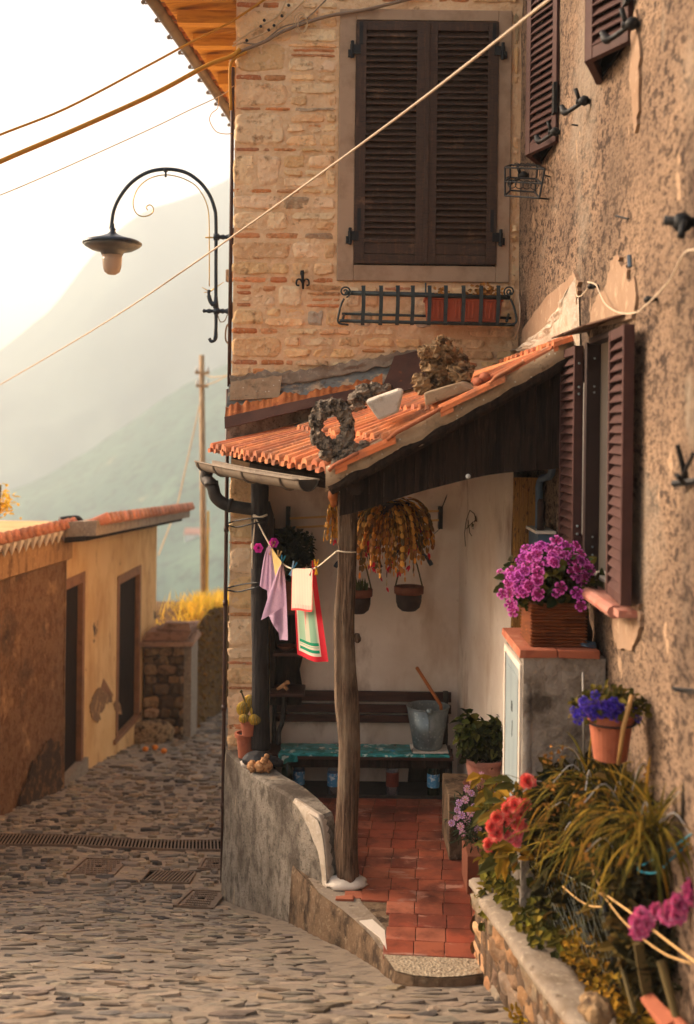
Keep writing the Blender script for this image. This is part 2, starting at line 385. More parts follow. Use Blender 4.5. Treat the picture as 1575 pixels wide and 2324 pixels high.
M('brown_stucco', C(118, 88, 60), [('n', 9, V1, C(98, 64, 36), .46, .64), ('n', 30, V1, C(84, 54, 32), .54, .7), ('n', 1.4, V1, C(60, 42, 26), .56, .7), ('n', 4, V1, C(158, 122, 84), .58, .72)], bump=[('n', 30, V1, .9), ('n', 8, V1, .5)], rough=.97, bdist=.02)
M('hut_door', C(44, 32, 25), [('n', 6, (5, 5, .6), C(30, 22, 18), .46, .66)], rough=.95, spec=.05)
M('door_frame', C(140, 96, 62), [('n', 6, V1, C(118, 80, 52), .46, .66)], rough=.85)
M('dry_stone', C(140, 108, 78), [('n', 14, V1, C(92, 68, 48), .5, .68)], attr=True, bump=[('n', 26, V1, .8)], rough=.95)
M('earth', C(54, 40, 28), [('n', 14, V1, C(34, 25, 18), .48, .66), ('n', 50, V1, C(92, 70, 48), .62, .78)], bump=[('n', 30, V1, 1.0)], rough=1.0, bdist=.02)
M('planter_stone', C(140, 108, 78), [('n', 12, V1, C(112, 82, 54), .5, .68), ('n', 40, V1, C(186, 156, 118), .58, .78)], attr=True, bump=[('n', 22, V1, .9), ('n', 70, V1, .4)], rough=.95, bdist=.015)
M('pedestal_render', C(154, 144, 132), [('n', 7, V1, C(112, 100, 88), .46, .64), ('n', 28, V1, C(164, 150, 132), .56, .76), ('n', 3, (1, 1, 1), C(84, 74, 64), .62, .7)], bump=[('n', 18, V1, 1.0), ('n', 55, V1, .6)], rough=.96, bdist=.025)
M('blue_door', C(136, 148, 150), [('n', 5, (3, 3, .7), C(120, 132, 136), .46, .66), ('n', 26, (2, 2, .7), C(170, 176, 168), .66, .76)], rough=.5)
M('zinc', C(136, 146, 148), [('n', 10, (1, 1, .6), C(104, 116, 120), .46, .66), ('v', 30, V1, C(160, 170, 170), .3, .1)], rough=.42, metal=.55)
M('white_rope', C(214, 198, 172), rough=.9)
M('peg_wood', C(212, 170, 110), rough=.8)
M('peg_blue', C(52, 132, 170), rough=.4)
M('peg_yellow', C(236, 176, 24), rough=.4)
M('peg_red', C(200, 40, 40), rough=.5)
M('peg_pale', C(170, 200, 220), rough=.5)
M('lilac_cloth', C(196, 164, 190), [('n', 60, V1, C(184, 150, 178), .5, .7)], rough=.95, transl=.3, bump=[('n', 160, V1, .2)])
M('yellow_cloth', C(224, 196, 128), [('n', 24, V1, C(206, 174, 104), .5, .7)], rough=.95, transl=.25)
M('towel', C(220, 210, 190), attr=True, rough=.95, transl=.25, bump=[('n', 180, V1, .25)])
M('oilcloth', C(56, 160, 164), [('c', 16, (1, 1.6, 1), C(28, 120, 116), .35, .6), ('n', 15, V1, C(196, 224, 216), .58, .62), ('n', 11, V1, C(24, 92, 74), .62, .66), ('n', 24, V1, C(190, 166, 140), .66, .7)], rough=.25, spec=.5)
M('towel_white', C(206, 198, 186), [('n', 80, V1, C(176, 164, 150), .5, .7)], rough=.95, bump=[('n', 120, V1, .4)])
M('broom', C(170, 96, 42), [('n', 8, V1, C(140, 74, 30), .5, .7)], rough=.5)
M('bottle_green', C(24, 52, 36), rough=.08, spec=.6, trans=.4)
M('bottle_clear', C(190, 200, 210), rough=.08, spec=.6, trans=.8)
M('bottle_blue', C(90, 140, 180), rough=.1, spec=.6, trans=.7)
M('label_blue', C(84, 150, 190), [('n', 30, V1, C(200, 214, 220), .55, .6)], rough=.6)
M('label_red', C(110, 48, 34), [('n', 30, V1, C(80, 30, 24), .5, .7)], rough=.6)
M('white_plastic', C(206, 206, 200), rough=.4)
M('pot_dark', C(58, 44, 38), [('n', 20, V1, C(44, 33, 28), .5, .7)], rough=.8)
M('pot_rim', C(112, 62, 40), [('n', 20, V1, C(92, 48, 32), .5, .7)], rough=.8)
M('soil', C(36, 26, 20), [('n', 40, V1, C(58, 42, 30), .55, .75)], rough=1.0)
M('leaf_dark', C(46, 56, 30), attr=True, rough=.8, transl=.25, spec=.1)
M('leaf_olive', C(110, 100, 38), attr=True, rough=.85, transl=.35, spec=.08)
M('segment', C(140, 104, 36), attr=True, rough=.5, transl=.3)
M('petal', C(220, 60, 160), [('n', 60, V1, C(120, 30, 80), .70, .9, 4, .35)], attr=True, rough=.6, transl=.25)
M('stem', C(84, 70, 36), rough=.8)
M('reed', C(138, 92, 40), [('w', 40, (1, 1, .25), C(196, 148, 70), .55, .8), ('n', 36, (2, 2, .6), C(70, 42, 18), .56, .64), ('n', 70, (1, 1, .7), C(214, 172, 92), .66, .72)], rough=.6, bump=[('w', 40, (1, 1, .25), .4)])
M('slat_wood', C(120, 66, 34), [('n', 6, (.8, .8, 7), C(84, 42, 22), .46, .66), ('n', 14, V1, C(158, 96, 48), .6, .75)], rough=.55)
M('rust_sheet', C(98, 70, 54), [('n', 10, V1, C(62, 44, 36), .46, .66), ('n', 6, V1, C(150, 90, 52), .62, .74)], rough=.85)
M('curtain', C(196, 184, 168), rough=.9)
M('glass_dark', C(24, 24, 26), rough=.08, spec=.7)
M('cable_white', C(206, 186, 160), rough=.7)
M('cable_gold', C(190, 132, 40), rough=.7)
M('cable_grey', C(136, 116, 96), rough=.7)
M('cable_pale', C(200, 168, 128), rough=.7)
M('pole_wood', C(186, 152, 112), [('n', 8, (4, 4, .4), C(120, 94, 68), .46, .66)], rough=.9)
M('yellow_paint', C(220, 170, 60), rough=.7)
M('bamboo', C(170, 132, 80), [('n', 14, V1, C(140, 104, 60), .5, .7)], rough=.6)
M('metal_rod', C(132, 128, 122), rough=.5, metal=.3)
M('old_pipe_blue', C(74, 92, 110), rough=.5)
M('turquoise', C(30, 128, 150), rough=.6)
M('net_wire', C(130, 134, 120), rough=.6)
M('orange_fruit', C(226, 130, 40), rough=.5)
M('cactus', C(150, 124, 40), attr=True, rough=.7)
M('vine_wall', C(110, 80, 40), [('n', 6, V1, C(70, 50, 26), .46, .64), ('n', 18, V1, C(150, 112, 52), .56, .72)], bump=[('n', 14, V1, 1.0)], rough=1.0, bdist=.04)
M('gold_grass', C(206, 150, 40), attr=True, rough=.7, transl=.45)
M('hill_near', C(52, 84, 74), [('n', .03, V1, C(70, 100, 84), .46, .64), ('n', .2, V1, C(26, 50, 46), .48, .62), ('n', .9, V1, C(84, 110, 88), .58, .7), ('n', .08, V1, C(122, 122, 96), .68, .74)], rough=1.0)
M('hill_far', C(58, 80, 80), [('n', .01, V1, C(80, 98, 92), .46, .64)], rough=1.0)
M('lake', C(54, 84, 88), [('n', .01, V1, C(70, 100, 100), .46, .64)], rough=.25, spec=.4)
# ---------------------------------------------------------------- camera, light, sky
cam = bpy.data.cameras.new('camera'); cam_o = bpy.data.objects.new('camera', cam); COL.objects.link(cam_o)
cam.sensor_fit = 'VERTICAL'; cam.sensor_height = 36.0; cam.lens = F / 2324 * 36
cam.shift_y = -(1162 - PY0) / 2324
cam.clip_start, cam.clip_end = .05, 6000
cam_o.matrix_world = Matrix.Rotation(PI / 2, 4, 'X') @ Matrix.Rotation(ROLL, 4, 'Z')
cam.dof.use_dof = True; cam.dof.focus_distance = 6.9; cam.dof.aperture_fstop = 1.4
SC.camera = cam_o
SUN_AZ, SUN_EL = rad(-66), rad(24)      # azimuth from straight ahead (+Y), negative to the left
sd = Vector((math.sin(SUN_AZ) * math.cos(SUN_EL), math.cos(SUN_AZ) * math.cos(SUN_EL), math.sin(SUN_EL)))
sun = bpy.data.lights.new('sun', 'SUN'); sun.energy = 2.4; sun.angle = rad(20); sun.color = (1.0, .84, .70)
sun_o = bpy.data.objects.new('sun', sun); COL.objects.link(sun_o)
sun_o.rotation_euler = sd.to_track_quat('Z', 'Y').to_euler()
world = bpy.data.worlds.new('World'); SC.world = world; world.use_nodes = True
wn, wl = world.node_tree.nodes, world.node_tree.links
wn.clear()
wo = wn.new('ShaderNodeOutputWorld'); bg = wn.new('ShaderNodeBackground'); sky = wn.new('ShaderNodeTexSky')
sky.sky_type = 'NISHITA'; sky.sun_disc = False; sky.sun_elevation = SUN_EL; sky.sun_rotation = SUN_AZ
sky.air_density = 1.0; sky.dust_density = 6.0; sky.ozone_density = .4
tint = wn.new('ShaderNodeMix'); tint.data_type = 'RGBA'; tint.blend_type = 'MULTIPLY'; tint.inputs['Factor'].default_value = 1.0
tint.inputs['B'].default_value = (1.0, .87, .765, 1)
wl.new(sky.outputs[0], tint.inputs['A']); wl.new(tint.outputs['Result'], bg.inputs['Color']); wl.new(bg.outputs[0], wo.inputs['Surface'])
bg.inputs['Strength'].default_value = .15
SC.view_settings.view_transform = 'Standard'; SC.view_settings.look = 'None'; SC.view_settings.gamma = 1.0
SC.view_settings.exposure = 1.4
SC.render.engine = 'CYCLES'
cy = SC.cycles
cy.use_denoising = True
cy.max_bounces = 8; cy.diffuse_bounces = 4; cy.glossy_bounces = 3; cy.transmission_bounces = 6; cy.transparent_max_bounces = 8; cy.volume_bounces = 1
cy.use_adaptive_sampling = True; cy.adaptive_threshold = .02
cy.sample_clamp_indirect = 6.0
# ---------------------------------------------------------------- far country
def ridge(name, mat, line, D, foot_d, foot_z, seed, rough):
    mb = MB()
    xs = [line[0][0] + (line[-1][0] - line[0][0]) * i / 90 for i in range(91)]
    top = []
    for i, x in enumerate(xs):
        y = interp(line, x)
        p = at(x, y, D)
        p.z += rough * (noise.noise(Vector((i * .16, seed, 0))) + .4 * noise.noise(Vector((i * .5, seed, 4))))
        top.append(p)
    def fn(u, v):
        i = min(90, int(round(u * 90)))
        t = top[i]
        q = Vector((t.x * foot_d / D, foot_d, foot_z))
        p = t.lerp(q, v)
        p.z += (1 - abs(2 * v - 1)) * rough * 2.2 * noise.noise(Vector((u * 18, v * 7, seed))) + rough * .7 * noise.noise(Vector((u * 60, v * 26, seed))) * (v > .02)
        return p
    mb.grid(fn, 90, 30)
    def back(u, v):
        i = min(90, int(round(u * 90)))
        t = top[i]
        return t.lerp(Vector((t.x, t.y + 60, foot_z)), v)
    mb.grid(back, 90, 2, flip=True)
    o = mb.build(name, mat, smooth=True)
    struct(o)
    return o
ridge('hills', 'hill_near', [(-700, 1440), (-300, 1290), (0, 1128), (90, 1080), (200, 1025), (330, 935), (420, 875), (520, 820), (640, 770), (900, 700), (1400, 640)], 520, 170, -78, 2.0, 3.0)
ridge('mountains', 'hill_far', [(-800, 1020), (-300, 930), (0, 800), (120, 690), (200, 590), (300, 500), (340, 478), (430, 440), (528, 398), (650, 380), (1000, 420), (1600, 520)], 1000, 620, -78, 7.0, 6.0)
mb = MB()
mb.grid(lambda u, v: Vector((lerp(-800, 800, u), lerp(-300, 1120, v), -80)), 8, 8)
struct(mb.build('lake', 'lake'))
# a speck of white houses over the far shore, one on the slope
for i, (x, y, w, h) in enumerate([(446, 1240, 7, 3.5)]):
    p = at(x, y, 330)
    t = thing('village_house', 'tiny white house far down the hazy hillside behind the utility pole', 'house', p)
    m = MB(); m.box(p + Vector((-w / 2, 0, -4)), p + Vector((w / 2, 6, h)))
    m.build('wall', 'white_plastic', t)
    m = MB(); m.prism([p + Vector((-w / 2 - .4, -.4, h)), p + Vector((w / 2 + .4, -.4, h)), p + Vector((w / 2 + .4, 3, h + 1.6)), p + Vector((-w / 2 - .4, 3, h + 1.6))], (0, .1, .2))
    m.build('roof', 'terracotta', t)
# the hazy air
hz = MB(); hz.box((-820, -320, -81), (820, 1130, 262))
ho = hz.build('haze', M('haze', C(255, 255, 255)))
ho['kind'] = 'stuff'; ho['label'] = 'warm evening haze over the valley'
hm = MATS['haze'].node_tree; hm.nodes.clear()
hout = hm.nodes.new('ShaderNodeOutputMaterial'); hv = hm.nodes.new('ShaderNodeVolumePrincipled')
hv.inputs['Color'].default_value = (.86, .93, .95, 1); hv.inputs['Density'].default_value = .001; hv.inputs['Anisotropy'].default_value = .2
hm.links.new(hv.outputs[0], hout.inputs['Volume'])
# ---------------------------------------------------------------- the lane
mb = MB()
ys = [-6, -2, 1, 2.5] + [3 + .045 * i for i in range(140)] + [9.4 + .14 * i for i in range(32)] + [14 + i * .8 for i in range(20)]
xs = [-30, -12, -7] + [-5 + .07 * i for i in range(96)] + [2.2, 4]
def gz(X, Y):
    z = street_z(X, Y)
    if X < -4.4: z -= 0
    return z
vs = [Vector((x, y, gz(x, y) + .0022 + .009 * noise.noise(Vector((x * 14, y * 22, 8))) + .004 * noise.noise(Vector((x * 7, y * 12, 5))))) for y in ys for x in xs]
n = len(xs)
fs = [(j * n + i, j * n + i + 1, (j + 1) * n + i + 1, (j + 1) * n + i) for j in range(len(ys) - 1) for i in range(n - 1)]
mb.add(vs, fs, C(146, 131, 113))
# hillside below the lane and ground that falls to the lake
mb2 = MB()
def slope(u, v):
    Y = lerp(29, 200, v); X = lerp(-90, 90, u)
    return Vector((X, Y, lerp(-7.0, -79, v ** .8) + 1.2 * noise.noise(Vector((X * .06, Y * .06, 1)))))
mb2.grid(slope, 30, 24)
struct(mb2.build('hillside', 'hill_near', smooth=True))
mb2 = MB()
mb2.grid(lambda u, v: Vector((lerp(-90, 90, u), lerp(-60, -6, v), -1.5)), 2, 2)
mb2.grid(lambda u, v: Vector((lerp(-90, -30, u), lerp(-6, 29, v), lerp(-1.5, -7, v))), 2, 4)
mb2.grid(lambda u, v: Vector((lerp(4, 90, u), lerp(-6, 29, v), lerp(-1.5, -7, v))), 2, 4)
struct(mb2.build('terrain', 'earth'))
# edge-set stones bedded in the lane
pal = [C(150, 136, 118), C(142, 129, 113), C(130, 119, 107), C(162, 146, 124), C(116, 107, 98), C(168, 150, 126), C(118, 104, 90), C(110, 96, 80), C(150, 130, 106), C(78, 71, 66)]
def keep_out(X, Y):
    return False
def in_porch(X, Y):
    if Y > 7.83: return X > XC - .02
    e = interp([(5.0, .85), (5.36, .35), (5.5, .12), (5.66, .02), (6.0, -.1), (6.36, -.24), (6.95, -.5), (7.42, -.75), (7.85, -.9)], Y)
    return Y > 5.33 and X > e
covers = []
def on_cover(X, Y):
    for (a, b, c, d) in covers:
        if a - .04 < X < b + .04 and c - .04 < Y < d + .04: return True
    return False
def px_rect(x0, y0, x1, y1):
    # rectangle on the lane surface from picture corners
    def hit(x, y):
        z = -3.2
        for _ in range(12):
            p = atZ(x, y, z); z = street_z(p.x, p.y)
        return atZ(x, y, z)
    a, b = hit(x0, y1), hit(x1, y0)
    c = hit(x1, y1)
    return (a.x, c.x, a.y, b.y)
COVERS = [('manhole', px_rect(150, 1952, 262, 1986)), ('manhole_b', px_rect(392, 2026, 492, 2059)), ('manhole_c', px_rect(447, 1952, 520, 1974)), ('grate', px_rect(318, 1984, 432, 2004))]
DR = px_rect(-60, 1911, 508, 1923)
covers += [c[1] for c in COVERS] + [(-4, XC, DR[2], DR[3])]
Y = 3.9
while Y < 19.5:
    dY = .044 + max(0, Y - 7) * .010 + max(0, 6.2 - Y) * .008
    X = -5.0 if Y < 13 else -3.4
    X += RND.uniform(0, .1)
    while X < 1.0:
        wdt = RND.choice([RND.uniform(.05, .13), RND.uniform(.08, .2)]) * (1.45 if Y < 6.2 else 1) * (1 + max(0, Y - 8) * .06)
        cx, cyy = X + wdt / 2, Y + RND.uniform(-.026, .026) + .03 * math.sin(X * 1.7 + Y)
        X += wdt + RND.uniform(.004, .022)
        if abs(cx) > (cyy * .345 + .25): continue
        if in_porch(cx, cyy) or in_porch(cx + wdt / 2, cyy) or on_cover(cx, cyy) or RND.random() < .16: continue
        z = street_z(cx, cyy)
        k = 9 if Y < 9 else 7
        hgt = RND.uniform(.001, .012) * (1 if Y < 8 else 2.6)
        tilt = RND.uniform(-.30, .08); tx = RND.uniform(-.08, .08)
        d = dY * RND.choice([RND.uniform(.3, .5), RND.uniform(.4, .62), RND.uniform(.6, .95)]); w2 = wdt * .5
        base, top = [], []
        ph = RND.uniform(0, 1); yaw = RND.gauss(0, .14); cyw, syw = math.cos(yaw), math.sin(yaw)
        for i in range(k):
            t = 2 * PI * (i + ph) / k
            rr = RND.uniform(.62, 1.12); 
            ex, ey = math.copysign(abs(math.cos(t)) ** .7, math.cos(t)) * w2 * rr, math.copysign(abs(math.sin(t)) ** .7, math.sin(t)) * d * rr
            ex, ey = ex * cyw - ey * syw, ex * syw + ey * cyw
            base.append(Vector((cx + ex, cyy + ey, z - .02)))
            top.append(Vector((cx + ex * .86, cyy + ey * .74, z + hgt + tilt * ey + tx * ex)))
        cz = Vector((cx, cyy, z + hgt + .006))
        c = vary(RND.choice(pal), .12)
        fs = [(i, (i + 1) % k, k + (i + 1) % k, k + i) for i in range(k)] + [(k + i, k + (i + 1) % k, 2 * k) for i in range(k)]
        mb.add(base + top + [cz], fs, c)
    Y += dY
struct(mb.build('street', 'street_stone', origin=(0, 0, 0), smooth=False))
# drain channel across the lane
def zs(X, Y): return street_z(X, Y)
def slatted_grate(name, label, r, nb, along_x=True, parent_cat='drain grate', axis=0, slant=0.0):
    a, b, c, d = r
    t = thing(name, label, parent_cat, ((a + b) / 2, (c + d) / 2, zs((a + b) / 2, (c + d) / 2)))
    fr = MB()
    zz = lambda X, Y: zs(X, Y) + .024
    w = .014
    N = 24
    for (y0, y1) in ((c, c + w), (d - w, d)):
        for i in range(N):
            xa, xb = lerp(a, b, i / N), lerp(a, b, (i + 1) / N)
            lo = [Vector((xa, y0, zz(xa, y0) - .05)), Vector((xb, y0, zz(xb, y0) - .05)), Vector((xb, y1, zz(xb, y1) - .05)), Vector((xa, y1, zz(xa, y1) - .05))]
            fr.hexa(lo, [p + Vector((0, 0, .05)) for p in lo])
    for (xa, xb) in ((a - .004, a + .010), (b - .010, b + .004)):
        lo = [Vector((xa, c + .001, zz(xa, c) - .049)), Vector((xb, c + .001, zz(xb, c) - .049)), Vector((xb, d - .001, zz(xb, d) - .049)), Vector((xa, d - .001, zz(xa, d) - .049))]
        fr.hexa(lo, [p + Vector((0, 0, .048)) for p in lo])
    fr.build('frame', 'cast_iron', t)
    br = MB()
    for i in range(nb):
        x = lerp(a + .02, b - .02, (i + .5) / nb); hw = (b - a) / nb * .20
        lo = [Vector((x - hw, c + w, 0)), Vector((x + hw, c + w, 0)), Vector((x + hw + slant, d - w, 0)), Vector((x - hw + slant, d - w, 0))]
        for p in lo: p.z = zz(p.x, p.y) - .010
        br.hexa(lo, [p + Vector((0, 0, .007)) for p in lo])
    br.build('bars', 'cast_iron', t)
    pit = MB(); pit.grid(lambda u, v: Vector((lerp(a, b, u), lerp(c, d, v), zz(lerp(a, b, u), lerp(c, d, v)) - .014)), 24, 1)
    pit.build('channel', 'dark_void', t)
    return t
slatted_grate('drain_grate', 'long narrow slotted drain channel running across the cobbled lane', (-3.3, XC + .0, DR[2], DR[3]), 78, slant=-.045)
slatted_grate('drain_grate', 'small worn slotted grate between the manhole covers in the cobbles', COVERS[3][1], 12, slant=.03)
def manhole(label, r, nx, ny):
    a, b, c, d = r
    t = thing('manhole_cover', label, 'manhole cover', ((a + b) / 2, (c + d) / 2, zs((a + b) / 2, (c + d) / 2)), 'cast iron manhole covers in the lane')
    P = lambda X, Y, h: Vector((X, Y, lerp(lerp(zs(a, c), zs(a, d), (Y - c) / (d - c)), lerp(zs(b, c), zs(b, d), (Y - c) / (d - c)), (X - a) / (b - a)) + h + .014))
    m = MB(); w = .022
    for (x0, x1, y0, y1) in ((a, b, c, c + w), (a, b, d - w, d), (a, a + w, c + w, d - w), (b - w, b, c + w, d - w)):
        lo = [P(x0, y0, -.04), P(x1, y0, -.04), P(x1, y1, -.04), P(x0, y1, -.04)]
        m.hexa(lo, [p + Vector((0, 0, .043)) for p in lo])
    m.build('frame', 'cast_iron', t)
    m = MB(); g = .006
    lo = [P(a + w + g, c + w + g, -.04), P(b - w - g, c + w + g, -.04), P(b - w - g, d - w - g, -.04), P(a + w + g, d - w - g, -.04)]
    m.hexa(lo, [p + Vector((0, 0, .034)) for p in lo])
    for i in range(nx):
        for j in range(ny):
            x = lerp(a + .05, b - .05, (i + .5 * (j % 2) + .25) / nx); y = lerp(c + .04, d - .04, (j + .5) / ny)
            hx, hy = (b - a) / nx * .30, (d - c) / ny * .3
            if abs(x - (a + b) / 2) < .04 and abs(y - (c + d) / 2) < .05: continue
            q = [P(x - hx, y, -.007), P(x, y - hy, -.007), P(x + hx, y, -.007), P(x, y + hy, -.007)]
            m.hexa(q, [p + Vector((0, 0, .009)) for p in q])
    m.build('lid', 'cast_iron', t)
    k = MB(); k.box(P((a + b) / 2 - .025, (c + d) / 2 - .012, -.005), P((a + b) / 2 + .025, (c + d) / 2 + .012, .001)); k.build('key_slot', 'dark_void', t)
manhole('worn square manhole cover just below the left end of the drain channel', COVERS[0][1], 9, 7)
manhole('pale rusty manhole cover nearest the foot of the low porch wall', COVERS[1][1], 10, 7)
manhole('small manhole cover tucked against the house corner by the drain', COVERS[2][1], 7, 5)
# ---------------------------------------------------------------- the low outbuildings on the left of the lane
def wallpt(x, y, Y): return at(x, y, Y)
hut = thing('outbuilding', 'small ochre rendered outbuilding with two dark doors and a tiled roof', 'outbuilding', (-3.1, 12.2, -4.1))
HX = lambda Y: interp([(12.1, -3.13), (16.8, -2.88)], Y)
HT = lambda Y: interp([(12.1, -1.24), (16.8, -1.45)], Y)
D1 = (12.1, 12.98, -3.95, -1.74); D2 = (14.55, 15.75, -4.12, -2.0)
w = MB()
def hq(y0, y1, z0f, z1f, dx0=0.0, dx1=-.5):
    z0 = z0f if callable(z0f) else (lambda Y: z0f); z1 = z1f if callable(z1f) else (lambda Y: z1f)
    lo = [Vector((HX(y0) + dx1, y0, z0(y0))), Vector((HX(y0) + dx0, y0, z0(y0))), Vector((HX(y1) + dx0, y1, z0(y1))), Vector((HX(y1) + dx1, y1, z0(y1)))]
    hi = [Vector((p.x, p.y, z1(p.y))) for p in lo]
    w.hexa(lo, hi)
G = lambda Y: street_z(-3, Y) - .2
hq(11.6, D1[0], G, HT); hq(D1[1], D2[0], G, HT); hq(D2[1], 16.8, G, HT)
hq(D1[0], D1[1], D1[3], HT); hq(D2[0], D2[1], D2[3], HT)
hq(D1[0], D1[1], G, D1[2]); hq(D2[0], D2[1], G, D2[2])
lo = [Vector((-6, 12, -5)), Vector((HX(12) - .52, 12, -5)), Vector((HX(16.8) - .52, 16.8, -5)), Vector((-6, 16.8, -5))]
w.hexa(lo, [Vector((p.x, p.y, HT(p.y))) for p in lo])
w.build('wall', 'ochre_wall', hut)
for i, (y0, y1, z0, z1) in enumerate((D1, D2)):
    f = MB(); t = .055
    o_ = .012
    def fb(ya, yb, za, zb, dx0, dx1):
        lo = [Vector((HX(ya) + dx1, ya, za)), Vector((HX(ya) + dx0, ya, za)), Vector((HX(yb) + dx0, yb, za)), Vector((HX(yb) + dx1, yb, za))]
        f.hexa(lo, [Vector((p.x, p.y, zb)) for p in lo])
    fb(y0 - .04, y0 + t, z0, z1 - t * 1.6, o_, -.2); fb(y1 - t, y1 + .04, z0, z1 - t * 1.6, o_, -.2); fb(y0 - .04, y1 + .04, z1 - t * 1.6, z1 + .03, o_, -.2)
    f.build('door_frame', 'door_frame', hut)
    f = MB(); 
    fb(y0 + t, y1 - t, z0, z1 - t * 1.6, -.05, -.09)
    fb(y0 + t + .05, y0 + t + .09, z0, z1 - t * 1.6, -.035, -.05)
    d = f.build('door', 'hut_door', hut)
    f = MB(); f.tube([(HX(y0) - .1, y0 + .2, (z0 + z1) / 2 - .1), (HX(y0) - .04, y0 + .2, (z0 + z1) / 2 - .1), (HX(y0) - .04, y0 + .3, (z0 + z1) / 2 - .1)], .015, 6); f.build('handle', 'iron', d)
s = MB()
lo = [Vector((HX(12.0) - .2, 12.0, street_z(-3, 12) - .1)), Vector((HX(12.0) + .05, 12.0, street_z(-3, 12) - .1)), Vector((HX(13.1) + .05, 13.1, street_z(-3, 13) - .1)), Vector((HX(13.1) - .2, 13.1, street_z(-3, 13) - .1))]
s.hexa(lo, [Vector((p.x, p.y, -3.93)) for p in lo]); s.build('doorstep', 'cement', hut)
s = MB()
def onhut(x, y):
    Y = 13.6
    for _ in range(10): Y = HX(Y) * F / unroll(x, y)[0]
    return at(x, y, Y) + Vector((.006, 0, 0))
s.prism([onhut(x, y) for x, y in ragged([(205, 1626), (205, 1594), (212, 1572), (222, 1562), (232, 1566), (240, 1574), (252, 1580), (254, 1592), (244, 1594), (236, 1600), (228, 1616), (222, 1640), (213, 1634)], 5)][::-1], (.004, 0, 0)); s.prism([onhut(x, y) for x, y in [(256, 1596), (264, 1586), (272, 1600), (276, 1622), (268, 1620), (260, 1612)]][::-1], (.004, 0, 0)); s.build('damp_stain', 'stain', hut)
s = MB()
s.prism([onhut(x, y) for x, y in [(226, 1566), (234, 1540), (246, 1560), (256, 1578), (250, 1584), (240, 1572)]][::-1], (.004, 0, 0)); s.build('bare_patch', 'door_frame', hut)
s = MB()
lo = [Vector((HX(14.4) - .2, 14.4, -4.16)), Vector((HX(14.4) + .03, 14.4, -4.16)), Vector((HX(15.85) + .03, 15.85, -4.16)), Vector((HX(15.85) - .2, 15.85, -4.16))]
s.hexa(lo, [p + Vector((0, 0, .06)) for p in lo]); s.build('sill', 'door_frame', hut)
# roof: sloping to the left behind, with a deep verge toward the lane
r = MB()
ys = [11.75, 17.5]
E = [(-2.72, .0), (-6.2, 1.0)]
zr = lambda X, Y: HT(Y) + .06 - max(0, -2.75 - X) * .5
lo = [Vector((-3.0, ys[0], HT(ys[0]) + .04)), Vector((-2.66, ys[0], zr(-2.62, ys[0]))), Vector((-2.48, ys[1], zr(-2.44, ys[1]))), Vector((-2.9, ys[1], HT(ys[1]) + .04))]
r.hexa(lo, [p + Vector((0, 0, .16)) for p in lo]); r.build('eave', 'cement', hut)
r = MB()
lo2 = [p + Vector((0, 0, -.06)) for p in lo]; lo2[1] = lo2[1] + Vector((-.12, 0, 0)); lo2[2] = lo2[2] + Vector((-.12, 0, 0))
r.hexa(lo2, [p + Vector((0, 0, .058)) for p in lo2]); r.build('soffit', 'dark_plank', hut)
r = MB(); nt = 26
for i in range(nt):
    Y = lerp(ys[0] + .1, ys[1] - .08, (i + .5) / nt)
    X0 = lerp(-2.58, -2.4, (i + .5) / nt)
    z = zr(X0, Y) + .17
    c = vary(C(182, 120, 92), .22, .1)
    for k in range(3):
        x0 = X0 - k * .42; zz = z - k * .2
        pts = []
        r.tube([(x0, Y + RND.uniform(-.02, .02), zz + .02), (x0 - .45, Y, zz - .16)], [.11, .085], 8, c, flat=.55)
r.build('roof_tiles', 'roof_tile', hut, smooth=True)
# rough brown wall in front of it
bw = thing('garden_wall', 'rough brown stuccoed wall with tile coping at the left edge of the lane', 'wall', (-3.4, 11, -3.9))
m = MB()
def bwX(Y): return interp([(7.0, -3.72), (12.1, -3.06)], Y)
def bpan(u, v):
    Y = lerp(7, 12.1, u); z = lerp(street_z(-3.2, Y) - .2, -1.45, v)
    return Vector((bwX(Y) + .02 * noise.noise(Vector((Y * 2, z * 2, 0))), Y, z))
m.grid(bpan, 60, 30, flip=True)
m.box((-6, 12.05, -5), (bwX(12.1) - .0, 12.1, -1.45))
m.build('wall', 'brown_stucco', bw)
m = MB()
def onbw(x, y):
    Y = 11.5
    for _ in range(12): Y = bwX(Y) * F / unroll(x, y)[0]
    return at(x, y, Y) + Vector((.028, 0, 0))
m.prism([onbw(x, y) for x, y in ragged([(36, 1842), (40, 1800), (58, 1770), (66, 1735), (84, 1712), (96, 1690), (112, 1676), (128, 1690), (132, 1740), (134, 1800), (100, 1822)], 7)][::-1], (.004, 0, 0))
m.build('damp_stain', 'damp', bw)
m = MB()
lo = [Vector((-4.6, 7, -1.45)), Vector((bwX(7) + .06, 7, -1.45)), Vector((bwX(12.1) + .05, 12.14, -1.45)), Vector((-4.6, 12.14, -1.45))]
hi = [p + Vector((0, 0, .36)) for p in lo]; hi[0].z -= .7; hi[3].z -= .7; lo[0].z -= .8; lo[3].z -= .8
m.hexa(lo, hi); m.build('coping_band', 'band_stucco', bw)
m = MB(); m2 = MB()
for i in range(30):
    Y = lerp(7.2, 12.05, (i + .5) / 30); X0 = bwX(Y) + .14
    c = vary(C(182, 116, 86), .22, .1)
    m.tube([(X0, Y, -1.04), (X0 - .5, Y, -1.22)], [.1, .085], 8, c, flat=.6)
    m2.lathe([(.0, -.16), (.05, -.05), (.055, .02), (.0, .02)], (X0 - .06, Y, -1.08), 7)
m.build('coping_tiles', 'roof_tile', bw, smooth=True)
m2.build('mortar_drips', 'white_plaster', bw)
